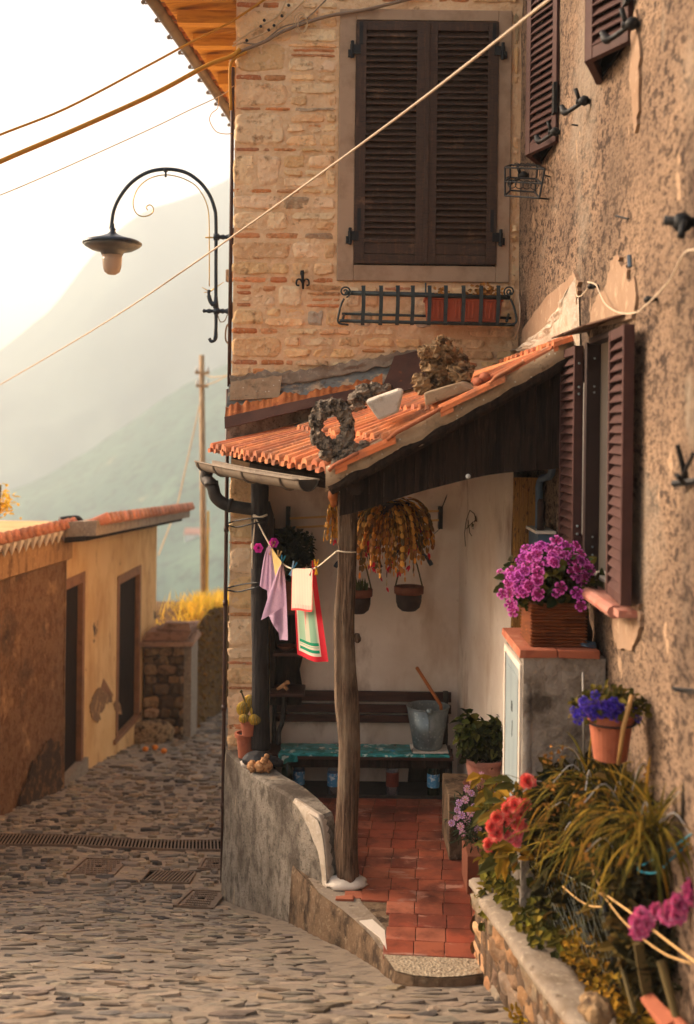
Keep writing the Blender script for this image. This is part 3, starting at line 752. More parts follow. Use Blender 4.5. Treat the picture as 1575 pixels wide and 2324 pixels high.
# black water pipe end on the corner of the brown wall
m = MB(); m.tube(curve_pts([(-3.12, 12.02, -1.03), (-3.02, 12.12, -1.02), (-2.95, 12.2, -1.04), (-2.93, 12.22, -1.2)], 4), .04, 8)
tag(m.build('rain_pipe', 'iron', smooth=True), 'short black rain pipe at the corner where the stuccoed wall meets the outbuilding', 'pipe')
# yellowing shrub that shows above the brown wall
t = thing('shrub', 'yellow sunlit shrub showing above the coping tiles at the far left', 'shrub', (-4.1, 13.0, -1.0))
m = MB()
for i in range(260):
    d = Vector((RND.gauss(0, .10), RND.gauss(0, .1), RND.gauss(0, .09)))
    m.leaf(Vector((-4.14, 13.0, -.92)) + d, (RND.uniform(-1, 1), RND.uniform(-1, 1), RND.uniform(-.4, 1)), (RND.uniform(-1, 1), RND.uniform(-1, 1), 1), RND.uniform(.05, .09), .035, vary(C(222, 186, 60), .3, .1))
m.build('foliage', 'gold_grass', t)
m = MB(); m.tube([(-4.1, 13, -1.1), (-4.08, 13, -.7)], .012, 6); m.build('trunk', 'stem', t)
# dry stone pier
m = MB()
PZ0, PZ1 = street_z(-2.6, 15.8) - .1, -3.12
m.box((-2.9, 15.95, PZ0), (-2.32, 16.6, PZ1), C(70, 54, 40))
z = PZ0
pal2 = [C(126, 98, 70), C(104, 82, 60), C(146, 114, 80), C(88, 70, 54), C(150, 122, 92)]
def rough_block(mb, P, w, h, depth, col, nu=6, nv=4, amp=.012, seed=None, jj=.12, flat=.72):
    """hewn stone on a plane: P(u,v,d) maps wall metres (from lower left) and depth to space"""
    seed = RND.uniform(0, 99) if seed is None else seed
    jit = [RND.uniform(-jj, jj) for _ in range(4)]
    def fn(u, v):
        a, b = 2 * u - 1, 2 * v - 1
        # rounded outline
        k = 1 - .10 * (abs(a) ** 4) * (abs(b) ** 4) * 2
        e = max(abs(a), abs(b))
        d = depth * (1 - max(0, (e - flat) / (1.001 - flat)) ** 2)
        x = w * (.5 + .5 * a * k * (1 + jit[0] * b * .4)) + amp * .8 * noise.noise(Vector((u * 2, v * 2, seed + 9)))
        y = h * (.5 + .5 * b * k * (1 + jit[1] * a * .5)) + amp * .8 * noise.noise(Vector((u * 2, v * 2, seed + 5)))
        d += amp * (noise.noise(Vector((x * 7, y * 7, seed))) + .6 * noise.noise(Vector((x * 19, y * 19, seed)))) * (e < .95)
        if e > .97: d = -.004
        return P(x, y, d)
    mb.grid(fn, nu, nv, col)
while z < PZ1 - .05:
    h = RND.uniform(.09, .2); x = -2.9
    while x < -2.33:
        wd = min(RND.uniform(.12, .3), -2.31 - x)
        rough_block(m, lambda a, b, d, x=x, z=z: Vector((x + a, 15.95 - d, z + b)), wd * .96, h * .94, RND.uniform(.02, .07), vary(RND.choice(pal2), .25), 10, 7, .04, jj=.35)
        x += wd
    z += h
o = thing('stone_pier', 'dry stone wall end with slab coping beside the far dark door of the outbuilding', 'stone wall', (-2.6, 16, PZ0))
m.build('masonry', 'dry_stone', o, smooth=True)
m = MB()
for k in range(4):
    zz = PZ1 + k * .06
    m.box((-3.0 + .12 * k, 15.8 + .06 * k, zz), (-2.2 - .05 * (k % 2), 16.65, zz + .055), vary(C(140, 106, 84), .25), jit=.05)
m.build('coping_slab', 'dry_stone', o)
m = MB(); m.box((-2.318, 15.93, PZ0), (-2.21, 16.6, PZ1 - .02)); m.build('render_strip', 'cement', o)
m = MB(); m.blob((-2.75, 15.7, PZ0 + .22), (.36, .22, .22), .25, 2, seed=4)
tag(m.build('boulder', 'rock_tan', smooth=True), 'big loose boulder at the foot of the dry stone wall end', 'boulder')
# overgrown wall going on down the lane
t = thing('overgrown_wall', 'old wall overgrown with dry creeper running down the lane past the stone pier', 'wall', (-2.2, 18, -4.9))
m = MB()
def ogX(Y): return interp([(16.6, -2.36), (21, -2.08), (24, -1.7)], Y)
def ogT(Y): return interp([(16.6, -3.1), (18, -2.95), (21, -3.35), (24, -3.8)], Y)
m.grid(lambda u, v: Vector((ogX(lerp(16.62, 24, u)) + .08 * noise.noise(Vector((u * 20, v * 6, 0))), lerp(16.62, 24, u), lerp(street_z(-2.3, lerp(16.62, 24, u)) - .1, ogT(lerp(16.62, 24, u)), v))), 60, 16, flip=True)
m.grid(lambda u, v: Vector((lerp(ogX(lerp(16.62, 24, u)), -4.6, v), lerp(16.62, 24, u), ogT(lerp(16.62, 24, u)) + .06 * noise.noise(Vector((u * 30, v * 4, 2))))), 40, 6, flip=True)
m.build('wall', 'vine_wall', t, smooth=True)
m = MB()
for i in range(900):
    Y = RND.uniform(16.7, 23); z = lerp(street_z(-2.3, Y), ogT(Y), RND.random() ** .7)
    m.leaf((ogX(Y) + RND.uniform(.02, .1), Y, z), (RND.uniform(.1, 1), RND.uniform(-1, 1), RND.uniform(-1, .3)), (1, RND.uniform(-.4, .4), .5), RND.uniform(.05, .11), .06, vary(C(120, 86, 36), .35, .15))
m.build('creeper', 'leaf_olive', t)
m = MB()
for i in range(1500):
    Y = RND.uniform(16.5, 22.5); X = ogX(Y) - abs(RND.gauss(0, .25)) + .05
    h = RND.uniform(.1, .34) * (1.2 if Y > 17.2 else .6)
    m.blade((X, Y, ogT(Y) - .02), (RND.uniform(-.5, .5), RND.uniform(-.5, .5), 1), h, .022, RND.uniform(.2, 1.4), vary(C(222, 184, 64), .3, .1), segs=3)
o = m.build('dry_grass', 'gold_grass'); tag(o, 'golden dry grass growing along the top of the overgrown wall', 'grass', kind='stuff')
for i, (x, y, lab) in enumerate([(330, 1706, 'small orange fruit fallen on the cobbles, leftmost of the three by the wall'), (352, 1702, 'small orange fruit fallen on the cobbles, middle one of the three by the wall'), (372, 1710, 'small orange fruit fallen on the cobbles, rightmost of the three by the wall')]):
    z = -4.4
    for _ in range(12):
        p = atZ(x, y, z); z = street_z(p.x, p.y)
    m = MB(); m.blob(p + Vector((0, 0, .035)), (.042, .042, .038), .05, 2, (10, 7)); tag(m.build('fallen_fruit', 'orange_fruit', smooth=True), lab, 'fruit', 'fruit fallen by the wall')
# utility pole
t = thing('utility_pole', 'wooden utility pole with small crossarms standing beyond the overgrown wall', 'utility pole', at(462, 1400, 25))
b, tp = at(463, 1430, 25), at(458, 806, 25)
m = MB(); m.tube([b, tp], [.075, .06], 10); m.build('pole', 'pole_wood', t, smooth=True)
for (y, hw) in ((846, .16), (876, .14)):
    p = at(459, y, 24.9)
    m = MB(); m.box(p + Vector((-hw, -.04, -.03)), p + Vector((hw, .04, .03))); ca = m.build('crossarm', 'pole_wood', t)
    for sx in (-1, 1):
        m = MB(); m.lathe([(.0, .03), (.03, .03), (.035, .08), (.02, .1), (.03, .13), (0, .14)], p + Vector((sx * hw * .8, 0, 0)), 8); m.build('insulator', 'white_plastic', ca, smooth=True)
m = MB(); p = at(469, 1250, 24.88); m.box(p + Vector((0, -.03, -.9)), p + Vector((.05, .0, .9))); m.build('marker_strip', 'yellow_paint', t)
m = MB(); m.tube([at(461, 885, 25), at(402, 1150, 24), at(360, 1260, 23)], .016, 5); tag(m.build('guy_wire', 'cable_pale'), 'guy wire slanting down from the utility pole behind the outbuilding roof', 'wire')
m = MB(); m.tube(curve_pts([at(459, 848, 25), at(485, 856, 24.5), at(540, 848, 23.5)], 5), .012, 5); tag(m.build('line_wire', 'cable_pale'), 'thin wire from the upper crossarm of the utility pole to the stone house', 'wire')
m = MB(); m.tube(curve_pts([at(459, 878, 25), at(490, 866, 24.5), at(540, 840, 23.5)], 5), .012, 5); tag(m.build('line_wire', 'cable_pale'), 'thin wire from the lower crossarm of the utility pole to the stone house', 'wire')
# ---------------------------------------------------------------- stone house
house = thing('stone_house', 'old stone and brick house front with a large closed shuttered window', 'house', (0, YB, -3.4))
S = F / YB
wx = lambda x, y=700: unroll(x, y)[0] / S
wz = lambda y, x=700: -unroll(x, y)[1] / S
OPZ = -.17      # top of the porch opening
FR = (wx(768, 340), wx(1158, 340), wz(640, 960), wz(25, 960))       # window surround, outer
m = MB()
T = .38
def wb(x0, x1, z0, z1): m.box((x0, YB, z0), (x1, YB + T, z1))
ix0, ix1, iz0, iz1 = FR[0] + .06, FR[1] - .06, FR[2] + .06, FR[3] - .04
wb(XC + .012, -.60, -3.6, OPZ)
wb(XC + .012, ix0, OPZ, 3.9); wb(ix1, XR + .05, OPZ, 3.9); wb(ix0, ix1, OPZ, iz0); wb(ix0, ix1, iz1, 3.9)
m.box((XC + .014, YB + T + .02, -4), (XR + .05, 13, 3.9))
m.build('wall', 'mortar', house, bev=.01)
# stones and thin bricks laid in courses
m = MB()
stone_c = [C(244, 206, 158), C(238, 198, 146), C(246, 214, 170), C(232, 190, 140), C(242, 210, 168), C(228, 186, 138)]
brick_c = [C(212, 142, 92), C(204, 130, 82), C(220, 156, 106), C(198, 134, 94)]
grey_c = [C(190, 170, 146), C(182, 156, 124)]
def put(x0, x1, z0, z1, kind):
    if x1 - x0 < .02 or z1 - z0 < .012: return
    P = lambda a, b, d: Vector((x0 + a, YB - d, z0 + b))
    w, h = x1 - x0, z1 - z0
    if kind == 'b': rough_block(m, P, w, h, RND.uniform(.006, .014), vary(RND.choice(brick_c), .18, .08), 10, 4, .005, flat=.86, jj=.08)
    else:
        big = w > .25
        rough_block(m, P, w, h, RND.uniform(.010, .018) if big else RND.uniform(.006, .020), vary(RND.choice(grey_c if kind == 'g' else stone_c), .12, .05), 30 if big else 14, 18 if big else 10, .015 if big else .016, flat=.88 if big else .8, jj=.05 if big else .34)
def free_spans(z0, z1, a, b):
    """part of the strip a..b outside the window surround"""
    if z1 < FR[2] - .005 or z0 > FR[3] + .005: return [(a, b)]
    return [(a, FR[0] - .012), (FR[1] + .012, b)]
def fill(x0, x1, z0, z1):
    """random rubble with brick scraps"""
    x = x0
    while x < x1 - .03:
        w = RND.uniform(.12, .34)
        if x + w > x1 - .06: w = x1 - x
        r = RND.random(); h = z1 - z0
        if r < .15:
            n = max(1, int(h / .035)); k = RND.choice([1, 2, n]) if n > 1 else 1
            zz = z0
            for i in range(n):
                hh = h / n
                if RND.random() < .75: put(x + .006 + RND.uniform(0, .02), x + w - .006, zz + .005, zz + hh - .005, 'b' if RND.random() < .7 else 's')
                zz += hh
        elif r < .6 and h > .12:
            q = RND.uniform(.35, .65) * h
            put(x + .008, x + w - .008, z0 + .006, z0 + q - .006, 's' if RND.random() < .85 else 'g')
            sp = RND.uniform(.3, .7) * w
            put(x + .008, x + sp - .006, z0 + q + .006, z1 - .006, 's'); put(x + sp + .006, x + w - .008, z0 + q + .006, z1 - .006, RND.choice('ssb'))
        else:
            put(x + .008, x + w - .008, z0 + .008, z1 - .008, 'g' if RND.random() < .08 else 's')
        x += w
rows = [(-14, 4, 'S'), (4, 22, 'B'), (22, 98, 'S'), (98, 166, 'S'), (168, 187, 'B'), (188, 243, 'S'), (243, 254, 'B'), (256, 334, 'S'), (335, 347, 'B'), (349, 426, 'S'), (427, 442, 'B'), (443, 478, 'S'), (480, 525, 'S'), (526, 546, 'B'), (548, 592, 'S'), (594, 626, 'S'), (627, 645, 'B'), (646, 700, 'R'), (700, 742, 'R'), (743, 762, 'B'), (763, 814, 'S'), (815, 832, 'B'), (833, 900, 'R'), (900, 960, 'R')]
for (ya, yb, k) in rows:
    z1, z0 = wz(ya), wz(yb)
    for si, (a, b) in enumerate(free_spans(z0, z1, XC, XR - .005)):
        if si == 1 or b - a < .1:
            fill(a, b, z0, z1); continue
        if k == 'S':
            q = RND.uniform(.33, .46)
            if RND.random() < .25 and z1 - z0 > .17:
                put(a, a + q * .45, z0 + .006, z1 - .006, 's'); put(a + q * .45 + .014, a + q, z0 + .006, z1 - .006, 's')
            else: put(a, a + q, z0 + .006, z1 - .006, 's')
            zz = z0
            while zz < z1 - .03:
                h = RND.uniform(.07, .15)
                if z1 - zz - h < .05: h = z1 - zz
                fill(a + q + .012, b, zz, zz + h); zz += h
        elif k == 'B':
            x = a
            lim = min(b, a + RND.uniform(.3, .5))
            while x < lim - .05:
                w = min(RND.uniform(.16, .3), lim - x)
                put(x, x + w - .008, z0 + .004, z1 - .004, 'b'); x += w
            fill(x + .006, b, z0, z1)
        else: fill(a, b, z0, z1)
# pier below the roof
zz = wz(1090)
for (ya, yb, k) in [(1085, 1180, 's'), (1182, 1225, 's'), (1227, 1240, 'b'), (1242, 1305, 's'), (1307, 1388, 's'), (1390, 1402, 'b'), (1404, 1470, 's'), (1472, 1498, 's'), (1500, 1512, 'b'), (1514, 1556, 's'), (1558, 1568, 'b'), (1570, 1640, 's'), (1642, 1660, 'b'), (1662, 1700, 's')]:
    put(XC, -.60, wz(yb) + .004, wz(ya) - .004, k)
m.build('masonry', 'masonry', house, smooth=True)
# uneven pointing that laps over the edges of the stones
m = MB()
def pointing(x0, x1, z0, z1, st=.022):
    nx, nz = max(2, int((x1 - x0) / st)), max(2, int((z1 - z0) / st))
    def fn(u, v):
        x, z = lerp(x0, x1, u), lerp(z0, z1, v)
        d = .011 * noise.noise(Vector((x * 9, z * 11, 2))) + .008 * noise.noise(Vector((x * 24, z * 28, 6))) + .004 * noise.noise(Vector((x * 60, z * 60, 1)))
        e = min(u, 1 - u, v, 1 - v) * max(nx, nz)
        return Vector((x, YB - .003 - max(-.002, d) * (1 if e > .5 else 0), z))
    m.grid(fn, nx, nz)
pointing(XC + .006, FR[0] - .004, wz(832), 3.6)
pointing(FR[0] - .004, XR + .01, wz(960), FR[2] - .004)
pointing(XC + .006, FR[0] - .004, wz(960), wz(832))
pointing(FR[1] + .004, XR + .01, FR[2], 3.6)
pointing(FR[0], FR[1], FR[3] + .004, 3.6)
pointing(XC + .006, -.605, -2.3, OPZ)
m.build('pointing', 'mortar', house, smooth=True)
# window surround in grey render
m = MB()
ox0, ox1 = wx(806, 320), wx(1128, 320); oz0, oz1 = wz(604, 960), wz(50, 960)
y0 = YB - .03
m.box((FR[0], y0, FR[2]), (ox0, YB + .06, FR[3])); m.box((ox1, y0, FR[2]), (FR[1], YB + .06, FR[3]))
m.box((ox0, y0, FR[2]), (ox1, YB + .06, oz0)); m.box((ox0, y0, oz1), (ox1, YB + .06, FR[3]))
win = m.build('window_surround', 'surround', house, bev=.006)
m = MB(); m.box((ox0, YB + .05, oz0), (ox1, YB + .07, oz1)); m.build('window_recess', 'dark_void', house)
def leaf_mesh(w, h, t, n, lower, tilt=rad(54), stile=.06, rail=.06, slat_t=.009):
    """louvred leaf: x across, z up, front towards -y, thickness to +y"""
    b = MB()
    b.box((0, 0, 0), (stile, t, h)); b.box((w - stile, 0, 0), (w, t, h))
    b.box((stile, .002, 0), (w - stile, t - .002, rail)); b.box((stile, .002, h - rail), (w - stile, t - .002, h))
    z0 = rail
    if lower:
        b.box((stile, .010, rail + .004), (w - stile, t - .012, rail + lower)); b.box((stile, .002, rail + lower), (w - stile, t - .002, rail + lower + .02))
        z0 = rail + lower + .02
    rot = Matrix.Rotation(tilt, 3, 'X')
    p = (h - rail - z0) / n
    hw = .6 * p / math.sin(tilt)
    for i in range(n):
        zc = z0 + p * (i + .5) + RND.uniform(-.002, .002); rot = Matrix.Rotation(tilt + RND.uniform(-.07, .07), 3, 'X')
        b.box((stile - .003, t / 2 - hw, zc - slat_t / 2), (w - stile + .003, t / 2 + hw, zc + slat_t / 2), rot=rot)
    return b
wl_ = (ox1 - ox0) / 2 - .004
for i in range(2):
    b = leaf_mesh(wl_, oz1 - oz0 - .02, .042, 34, .085, stile=.072, rail=.065)
    x = ox0 + .002 + i * (wl_ + .004)
    b.xf(Matrix.Translation((x, YB - .045, oz0 + .01)))
    if i == 0:
        b.box((x + wl_ - .012, YB - .057, oz0 + .02), (x + wl_ + .018, YB - .046, oz1 - .02))
    sh = b.build('shutter', 'old_shutter', house, bev=.002)
    for z in (oz0 + .2, oz1 - .22):
        xe = x if i == 0 else x + wl_
        s_ = 1 if i == 0 else -1
        hb = MB(); hb.box((min(xe - s_ * .045, xe + s_ * .03), YB - .056, z - .03), (max(xe - s_ * .045, xe + s_ * .03), YB - .046, z + .035))
        hb.tube([(xe - s_ * .03, YB - .052, z - .06), (xe - s_ * .03, YB - .052, z + .06)], .012, 8)
        hb.box((min(xe - s_ * .06, xe - s_ * .015), YB - .05, z - .05), (max(xe - s_ * .06, xe - s_ * .015), YB - .02, z - .0))
        hb.build('hinge', 'iron', sh)
        hb = MB(); hb.box((min(xe + s_ * .02, xe + s_ * .045), YB - .049, z + .04), (max(xe + s_ * .02, xe + s_ * .045), YB - .0455, z + .2)); hb.build('hinge_strap', 'iron', sh)
# porch interior: back wall and the thickened wall on the right
m = MB()
m.grid(lambda u, v: Vector((lerp(-.62, .87, u), 8.262 + .010 * noise.noise(Vector((u * 4, v * 6, 1))), lerp(-2.8, -.1, v))), 14, 16)
m.grid(lambda u, v: Vector((lerp(.85, 1.02, u) + .012 * noise.noise(Vector((u * 4, v * 6, 4))), lerp(8.29, 6.75, u), lerp(-2.8, -.02, v))), 14, 16)
m.box((-.62, YB + T, -2.8), (-.60, 8.3, -.1))
m.build('porch_wall', 'smooth_plaster', house, smooth=True)
# eaves over the far side of the house
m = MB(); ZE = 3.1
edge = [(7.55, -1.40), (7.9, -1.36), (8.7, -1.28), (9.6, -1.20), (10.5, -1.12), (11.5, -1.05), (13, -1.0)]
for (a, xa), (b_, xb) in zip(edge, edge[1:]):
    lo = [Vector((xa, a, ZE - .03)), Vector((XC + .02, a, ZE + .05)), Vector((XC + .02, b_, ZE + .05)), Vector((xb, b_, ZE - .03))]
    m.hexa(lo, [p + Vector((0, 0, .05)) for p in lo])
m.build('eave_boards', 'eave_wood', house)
m = MB()
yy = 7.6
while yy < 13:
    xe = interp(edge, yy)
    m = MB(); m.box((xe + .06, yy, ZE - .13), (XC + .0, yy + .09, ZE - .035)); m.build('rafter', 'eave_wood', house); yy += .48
m = MB(); yy = 7.6
while yy < 12.6:
    xe = interp(edge, yy)
    m.tube([(xe - .08, yy, ZE + .05), (xe + .5, yy, ZE + .16)], [.085, .075], 8, vary(C(196, 120, 66), .2), flat=.6)
    yy += .17
m.build('roof_tiles', 'roof_tile', house, smooth=True)
m = MB(); yy = 7.62
m.tube([(interp(edge, 7.6 + k * .5) - .10, 7.6 + k * .5, ZE + .0) for k in range(10)], .045, 8)
m.build('eave_gutter', 'gutter', house, smooth=True)
for k in range(11):
    m = MB(); yy = 7.7 + k * .36; xe = interp(edge, yy)
    m.tube([(xe - .02, yy, ZE + .02), (xe - .17, yy, ZE + .0), (xe - .18, yy, ZE + .03)], .008, 5)
    m.blob((xe - .185, yy, ZE + .01), (.018, .018, .018), 0, 1, (6, 5)); m.build('gutter_hook', 'gutter', house)
# ---------------------------------------------------------------- plaster house on the right
ph = thing('plaster_house', 'tall house wall in rough peeling tan stucco with plum brown shutters', 'house', (XR, 5, -2.4))
WY0, WY1, WZ0, WZ1 = 4.93, 5.52, -.70, .47      # lower window opening
def roughx(Y, Z): return XR + .012 + .010 * noise.noise(Vector((Y * 1.3, Z * 1.3, 2))) + .007 * noise.noise(Vector((Y * 5, Z * 4, 7)))
m = MB()
ysg = [2.2 + .06 * i for i in range(46)]; ysg = [y for y in ysg if y < WY0 - .03] + [WY0, WY1] + [WY1 + .06 * i for i in range(1, 40) if WY1 + .06 * i < YB]
ysg.append(YB + .01)
zsg = [-3.6 + .08 * i for i in range(36)]; zsg = [z for z in zsg if z < WZ0 - .04] + [WZ0] + [WZ0 + (WZ1 - WZ0) * i / 14 for i in range(1, 14)] + [WZ1] + [WZ1 + .07 * i for i in range(1, 50)]
V_ = {}
vs = []
for j, z in enumerate(zsg):
    for i, y in enumerate(ysg):
        vs.append(Vector((roughx(y, z) if not (WY0 - .01 <= y <= WY1 + .01 and WZ0 - .01 <= z <= WZ1 + .01) else XR, y, z)))
fs = []
n = len(ysg)
for j in range(len(zsg) - 1):
    for i in range(n - 1):
        yc, zc = (ysg[i] + ysg[i + 1]) / 2, (zsg[j] + zsg[j + 1]) / 2
        if WY0 < yc < WY1 and WZ0 < zc < WZ1: continue
        a = j * n + i
        fs.append((a, a + n, a + n + 1, a + 1))
m.add(vs, fs)
m.box((XR + .05, 2.2, -3.6), (XR + .35, WY0 - .0, 3.9)); m.box((XR + .05, WY1, -3.6), (XR + .35, YB, 3.9)); m.box((XR + .05, WY0, -3.6), (XR + .35, WY1, WZ0)); m.box((XR + .05, WY0, WZ1), (XR + .35, WY1, 3.9))
m.box((XR + .35, 2.2, -3.6), (XR + 4, 12, 3.9))
m.build('wall', 'plaster', ph, smooth=True)
# smooth repairs standing proud of the stucco
def patch(pts, name, mat, proud=.02, th=.02):
    p = MB(); q = []
    for (x, y) in ragged(pts, 5, 5):
        v = atX(x, y, XR - .002); q.append(v)
    p.prism(q, (.04, 0, 0)); return p.build(name, mat, ph)
patch([(1335, 745), (1345, 690), (1378, 640), (1384, 592), (1400, 578), (1410, 606), (1420, 596), (1426, 640), (1440, 628), (1440, 700), (1432, 722), (1392, 735)], 'render_patch', 'repair_plaster', .012)
patch([(1392, 1380), (1450, 1372), (1452, 1420), (1432, 1478), (1400, 1470), (1388, 1430)], 'render_patch', 'repair_plaster', .012)
patch([(1440, 20), (1450, 130), (1448, 250), (1440, 300), (1428, 180), (1434, 60)], 'render_patch', 'repair_plaster', .012)
# reveals, frame and curtain of the lower window
m = MB(); XI = XR + .15
m.box((XR + .052, WY1 - .012, WZ0), (XI, WY1 - .001, WZ1)); m.box((XR + .002, WY0 + .001, WZ0), (XI, WY0 + .012, WZ1)); m.box((XR + .002, WY0 + .012, WZ1 - .012), (XI, WY1 - .012, WZ1 - .001)); m.box((XR + .002, WY0 + .012, WZ0 + .001), (XI, WY1 - .012, WZ0 + .012))
m.build('window_reveal', 'curtain', ph)
m = MB(); m.box((XR - .02, WY1 - .03, WZ0 + .0), (XR + .052, WY1 + .02, WZ1 - .02)); m.box((XR - .012, WY0 + .0, WZ1 - .03), (XR + .05, WY1 - .03, WZ1 + .0))
wf = m.build('window_frame', 'plum_edge', ph, bev=.004)
m = MB()
for z in (WZ1 - .1, WZ1 - .24, WZ1 - .27, WZ0 + .18, WZ0 + .13, WZ0 + .09): m.blob((XR + .02, WY1 - .031, z), (.006, .004, .006), 0, 1, (8, 5))
m.build('screws', 'zinc', wf)
m = MB(); m.box((XI - .01, WY0 + .012, WZ0 + .012), (XI, WY1 - .012, WZ1 - .012)); m.build('window_glass', 'glass_dark', ph)
def place_leaf(p0, p1, z0, h, t, n, mats='plum_shutter', side=1, label=None, **k):
    """leaf whose louvred face runs from p0 to p1 in plan and is seen from the left; thickness away from the viewer side"""
    p0, p1 = Vector(p0), Vector(p1)
    w = (p1 - p0).length
    b = leaf_mesh(w, h, t, n, 0, **k)
    ex = (p1 - p0) / w; ey = Vector((-ex.y, ex.x, 0)) * side
    if side > 0: ey = Vector((-ex.y, ex.x, 0))
    mt = Matrix(((ex.x, ey.x, 0, p0.x), (ex.y, ey.y, 0, p0.y), (0, 0, 1, z0), (0, 0, 0, 1)))
    b.xf(mt)
    return b.build('shutter', mats, ph, bev=.003, label=label), ex, ey
SH0, SHH = -.715, 1.165
# front faces turned to -x: run from far to near so that +y_local points to the wall
s1, _, _ = place_leaf((1.163, 4.92, 0), (1.138, 4.55, 0), SH0, SHH, .046, 24, stile=.03, rail=.045, tilt=rad(54), label='plum brown shutter leaf folded back on the near side of the lower window')
s2, _, _ = place_leaf((1.15, 5.97, 0), (1.148, 5.58, 0), SH0, SHH - .01, .046, 24, stile=.03, rail=.045, tilt=rad(54), label='plum brown shutter leaf folded back on the far side of the lower window')
m = MB()
for z in (SH0 + SHH - .1, SH0 + SHH - .22, SH0 + SHH - .255, SH0 + .24, SH0 + .2): m.blob((1.172, 5.577, z), (.007, .004, .007), 0, 1, (8, 5))
m.build('screws', 'zinc', s2)
m = MB(); m.box((1.19, 5.53, SH0 + .2), (1.205, 5.56, SH0 + SHH - .2)); m.build('hinge_bar', 'metal_rod', s2)
# shutter pairs of the two upper windows, pushed out at the bottom of their travel
for (yn, yf, tip, z0, lab) in ((6.44, 7.05, (1.077, 6.78), 1.70, 'farther'), (4.78, 5.39, (1.07, 5.05), 1.70, 'nearer')):
    wnd = ['window nearer the corner of the house', 'window nearest the viewer'][lab == 'nearer']
    a, ex, ey = place_leaf((tip[0], tip[1], 0), (XR - .012, yn, 0), z0, 1.9, .04, 40, stile=.05, rail=.06, tilt=rad(54), label='near leaf of the half open shutters on the upper ' + wnd)
    b, ex2, ey2 = place_leaf((XR - .012, yf, 0), (tip[0], tip[1] + .012, 0), z0, 1.9, .04, 40, stile=.05, rail=.06, tilt=rad(54), label='far leaf of the half open shutters on the upper ' + wnd)
    m = MB(); m.box((XR - .004, yn + .04, z0 + .02), (XR + .04, yf - .04, z0 + 1.9)); m.build('window_recess', 'dark_void', ph)
    m = MB(); m.box((XR - .03, yn - .03, z0 + .16), (XR - .01, yn + .03, z0 + .34)); m.build('hinge', 'iron', a)
# terracotta sill under the folded leaf
m = MB()
m.tube([(1.14, 4.64, SH0 - .04), (1.13, 5.42, SH0 - .035)], .036, 10, flat=.8)
m.box((1.13, 4.55, SH0 - .05), (XR + .02, 5.45, SH0 - .02))
m.build('sill', 'pale_terracotta', ph, smooth=False)
# shutter catches, dark iron
def catch(x, y, X, lab, k=1.0, arm=True):
    p = atX(x, y, X - .01)
    t = thing('shutter_catch', lab, 'shutter catch', p, 'iron shutter catches on the stucco wall')
    m = MB()
    m.tube([p + Vector((.03, 0, 0)), p + Vector((-.05 * k, .01, 0))], .014 * k, 7)
    m.blob(p + Vector((-.012, -.01, 0)), (.03 * k, .03 * k, .025 * k), .15, 3, (9, 7))
    m.build('bracket', 'iron', t, smooth=True)
    m = MB()
    m.tube(curve_pts([p + Vector((-.02, -.02, -.005)), p + Vector((-.05 * k, .04 * k, -.02 * k)), p + Vector((-.085 * k, .1 * k, -.028 * k)), p + Vector((-.1 * k, .13 * k, .012 * k))], 4), [.012 * k] * 8 + [.02 * k] * 3 + [.014 * k] * 2, 7)
    m.tube([p + Vector((-.03 * k, .01, .0)), p + Vector((-.055 * k, .0, .065 * k))], .011 * k, 6)
    m.build('hook', 'iron', t, smooth=True)
catch(1330, 230, XR, 'black iron shutter catch standing alone on the stucco between the two upper windows', 1.0)
catch(1440, 55, XR, 'black iron catch holding the bottom of the nearest upper shutters', 1.05)
catch(1264, 300, XR, 'black iron catch holding the bottom of the farther upper shutters', 1.0)
catch(1192, 398, XR, 'black iron shutter catch seen through the small wire basket', 1.0)
p = atX(1568, 505, XR); m = MB(); m.blob(p + Vector((-.03, 0, 0)), (.035, .03, .035), .3, 3, (10, 8)); m.tube([p + Vector((.02, 0, 0)), p + Vector((-.09, .02, .01))], .018, 7); m.tube([p + Vector((-.03, -.02, .0)), p + Vector((-.05, -.05, -.06))], .015, 6)
tag(m.build('shutter_catch', 'iron', smooth=True), 'round black iron catch on the stucco at the right edge', 'shutter catch', 'iron shutter catches on the stucco wall')
m = MB()
p = atX(1570, 1085, XR)
m.tube([p + Vector((-.02, 0, .0)), atX(1537, 1010, XR - .06)], [.012, .009], 6); m.tube([p + Vector((-.03, .02, 0)), atX(1574, 1030, XR - .06)], .008, 6)
m.tube([atX(1530, 1098, XR - .02), p + Vector((.02, .0, -.01))], .014, 6); m.tube([atX(1536, 1078, XR - .07), atX(1552, 1096, XR - .03)], .009, 6)
tag(m.build('iron_bracket', 'iron'), 'rusty iron hook bracket sticking up from the stucco at right', 'bracket')
m = MB(); m.tube([atX(1528, 1562, XR - .04), atX(1590, 1568, XR - .01)], .006, 6); m.tube([atX(1532, 1568, XR - .03), atX(1590, 1576, XR - .01)], .004, 6)
tag(m.build('iron_spike', 'iron'), 'thin iron spike in the stucco at the right edge', 'spike')
for (x0, y0, x1, y1, lab) in ((1398, 490, 1426, 497, 'rusty nail in the stucco above the patched window head'), (1298, 283, 1312, 285, 'short rusty nail below the lone shutter catch')):
    m = MB(); m.tube([atX(x1, y1, XR + .0), atX(x0, y0, XR - .03)], .005, 6); tag(m.build('nail', 'iron'), lab, 'nail')
m = MB(); m.tube([atX(1428, 580, XR - .01), atX(1430, 606, XR - .01)], .01, 6); tag(m.build('pipe_stub', 'old_pipe_blue'), 'little blue pipe stub standing on the stucco above the patched window head', 'pipe')
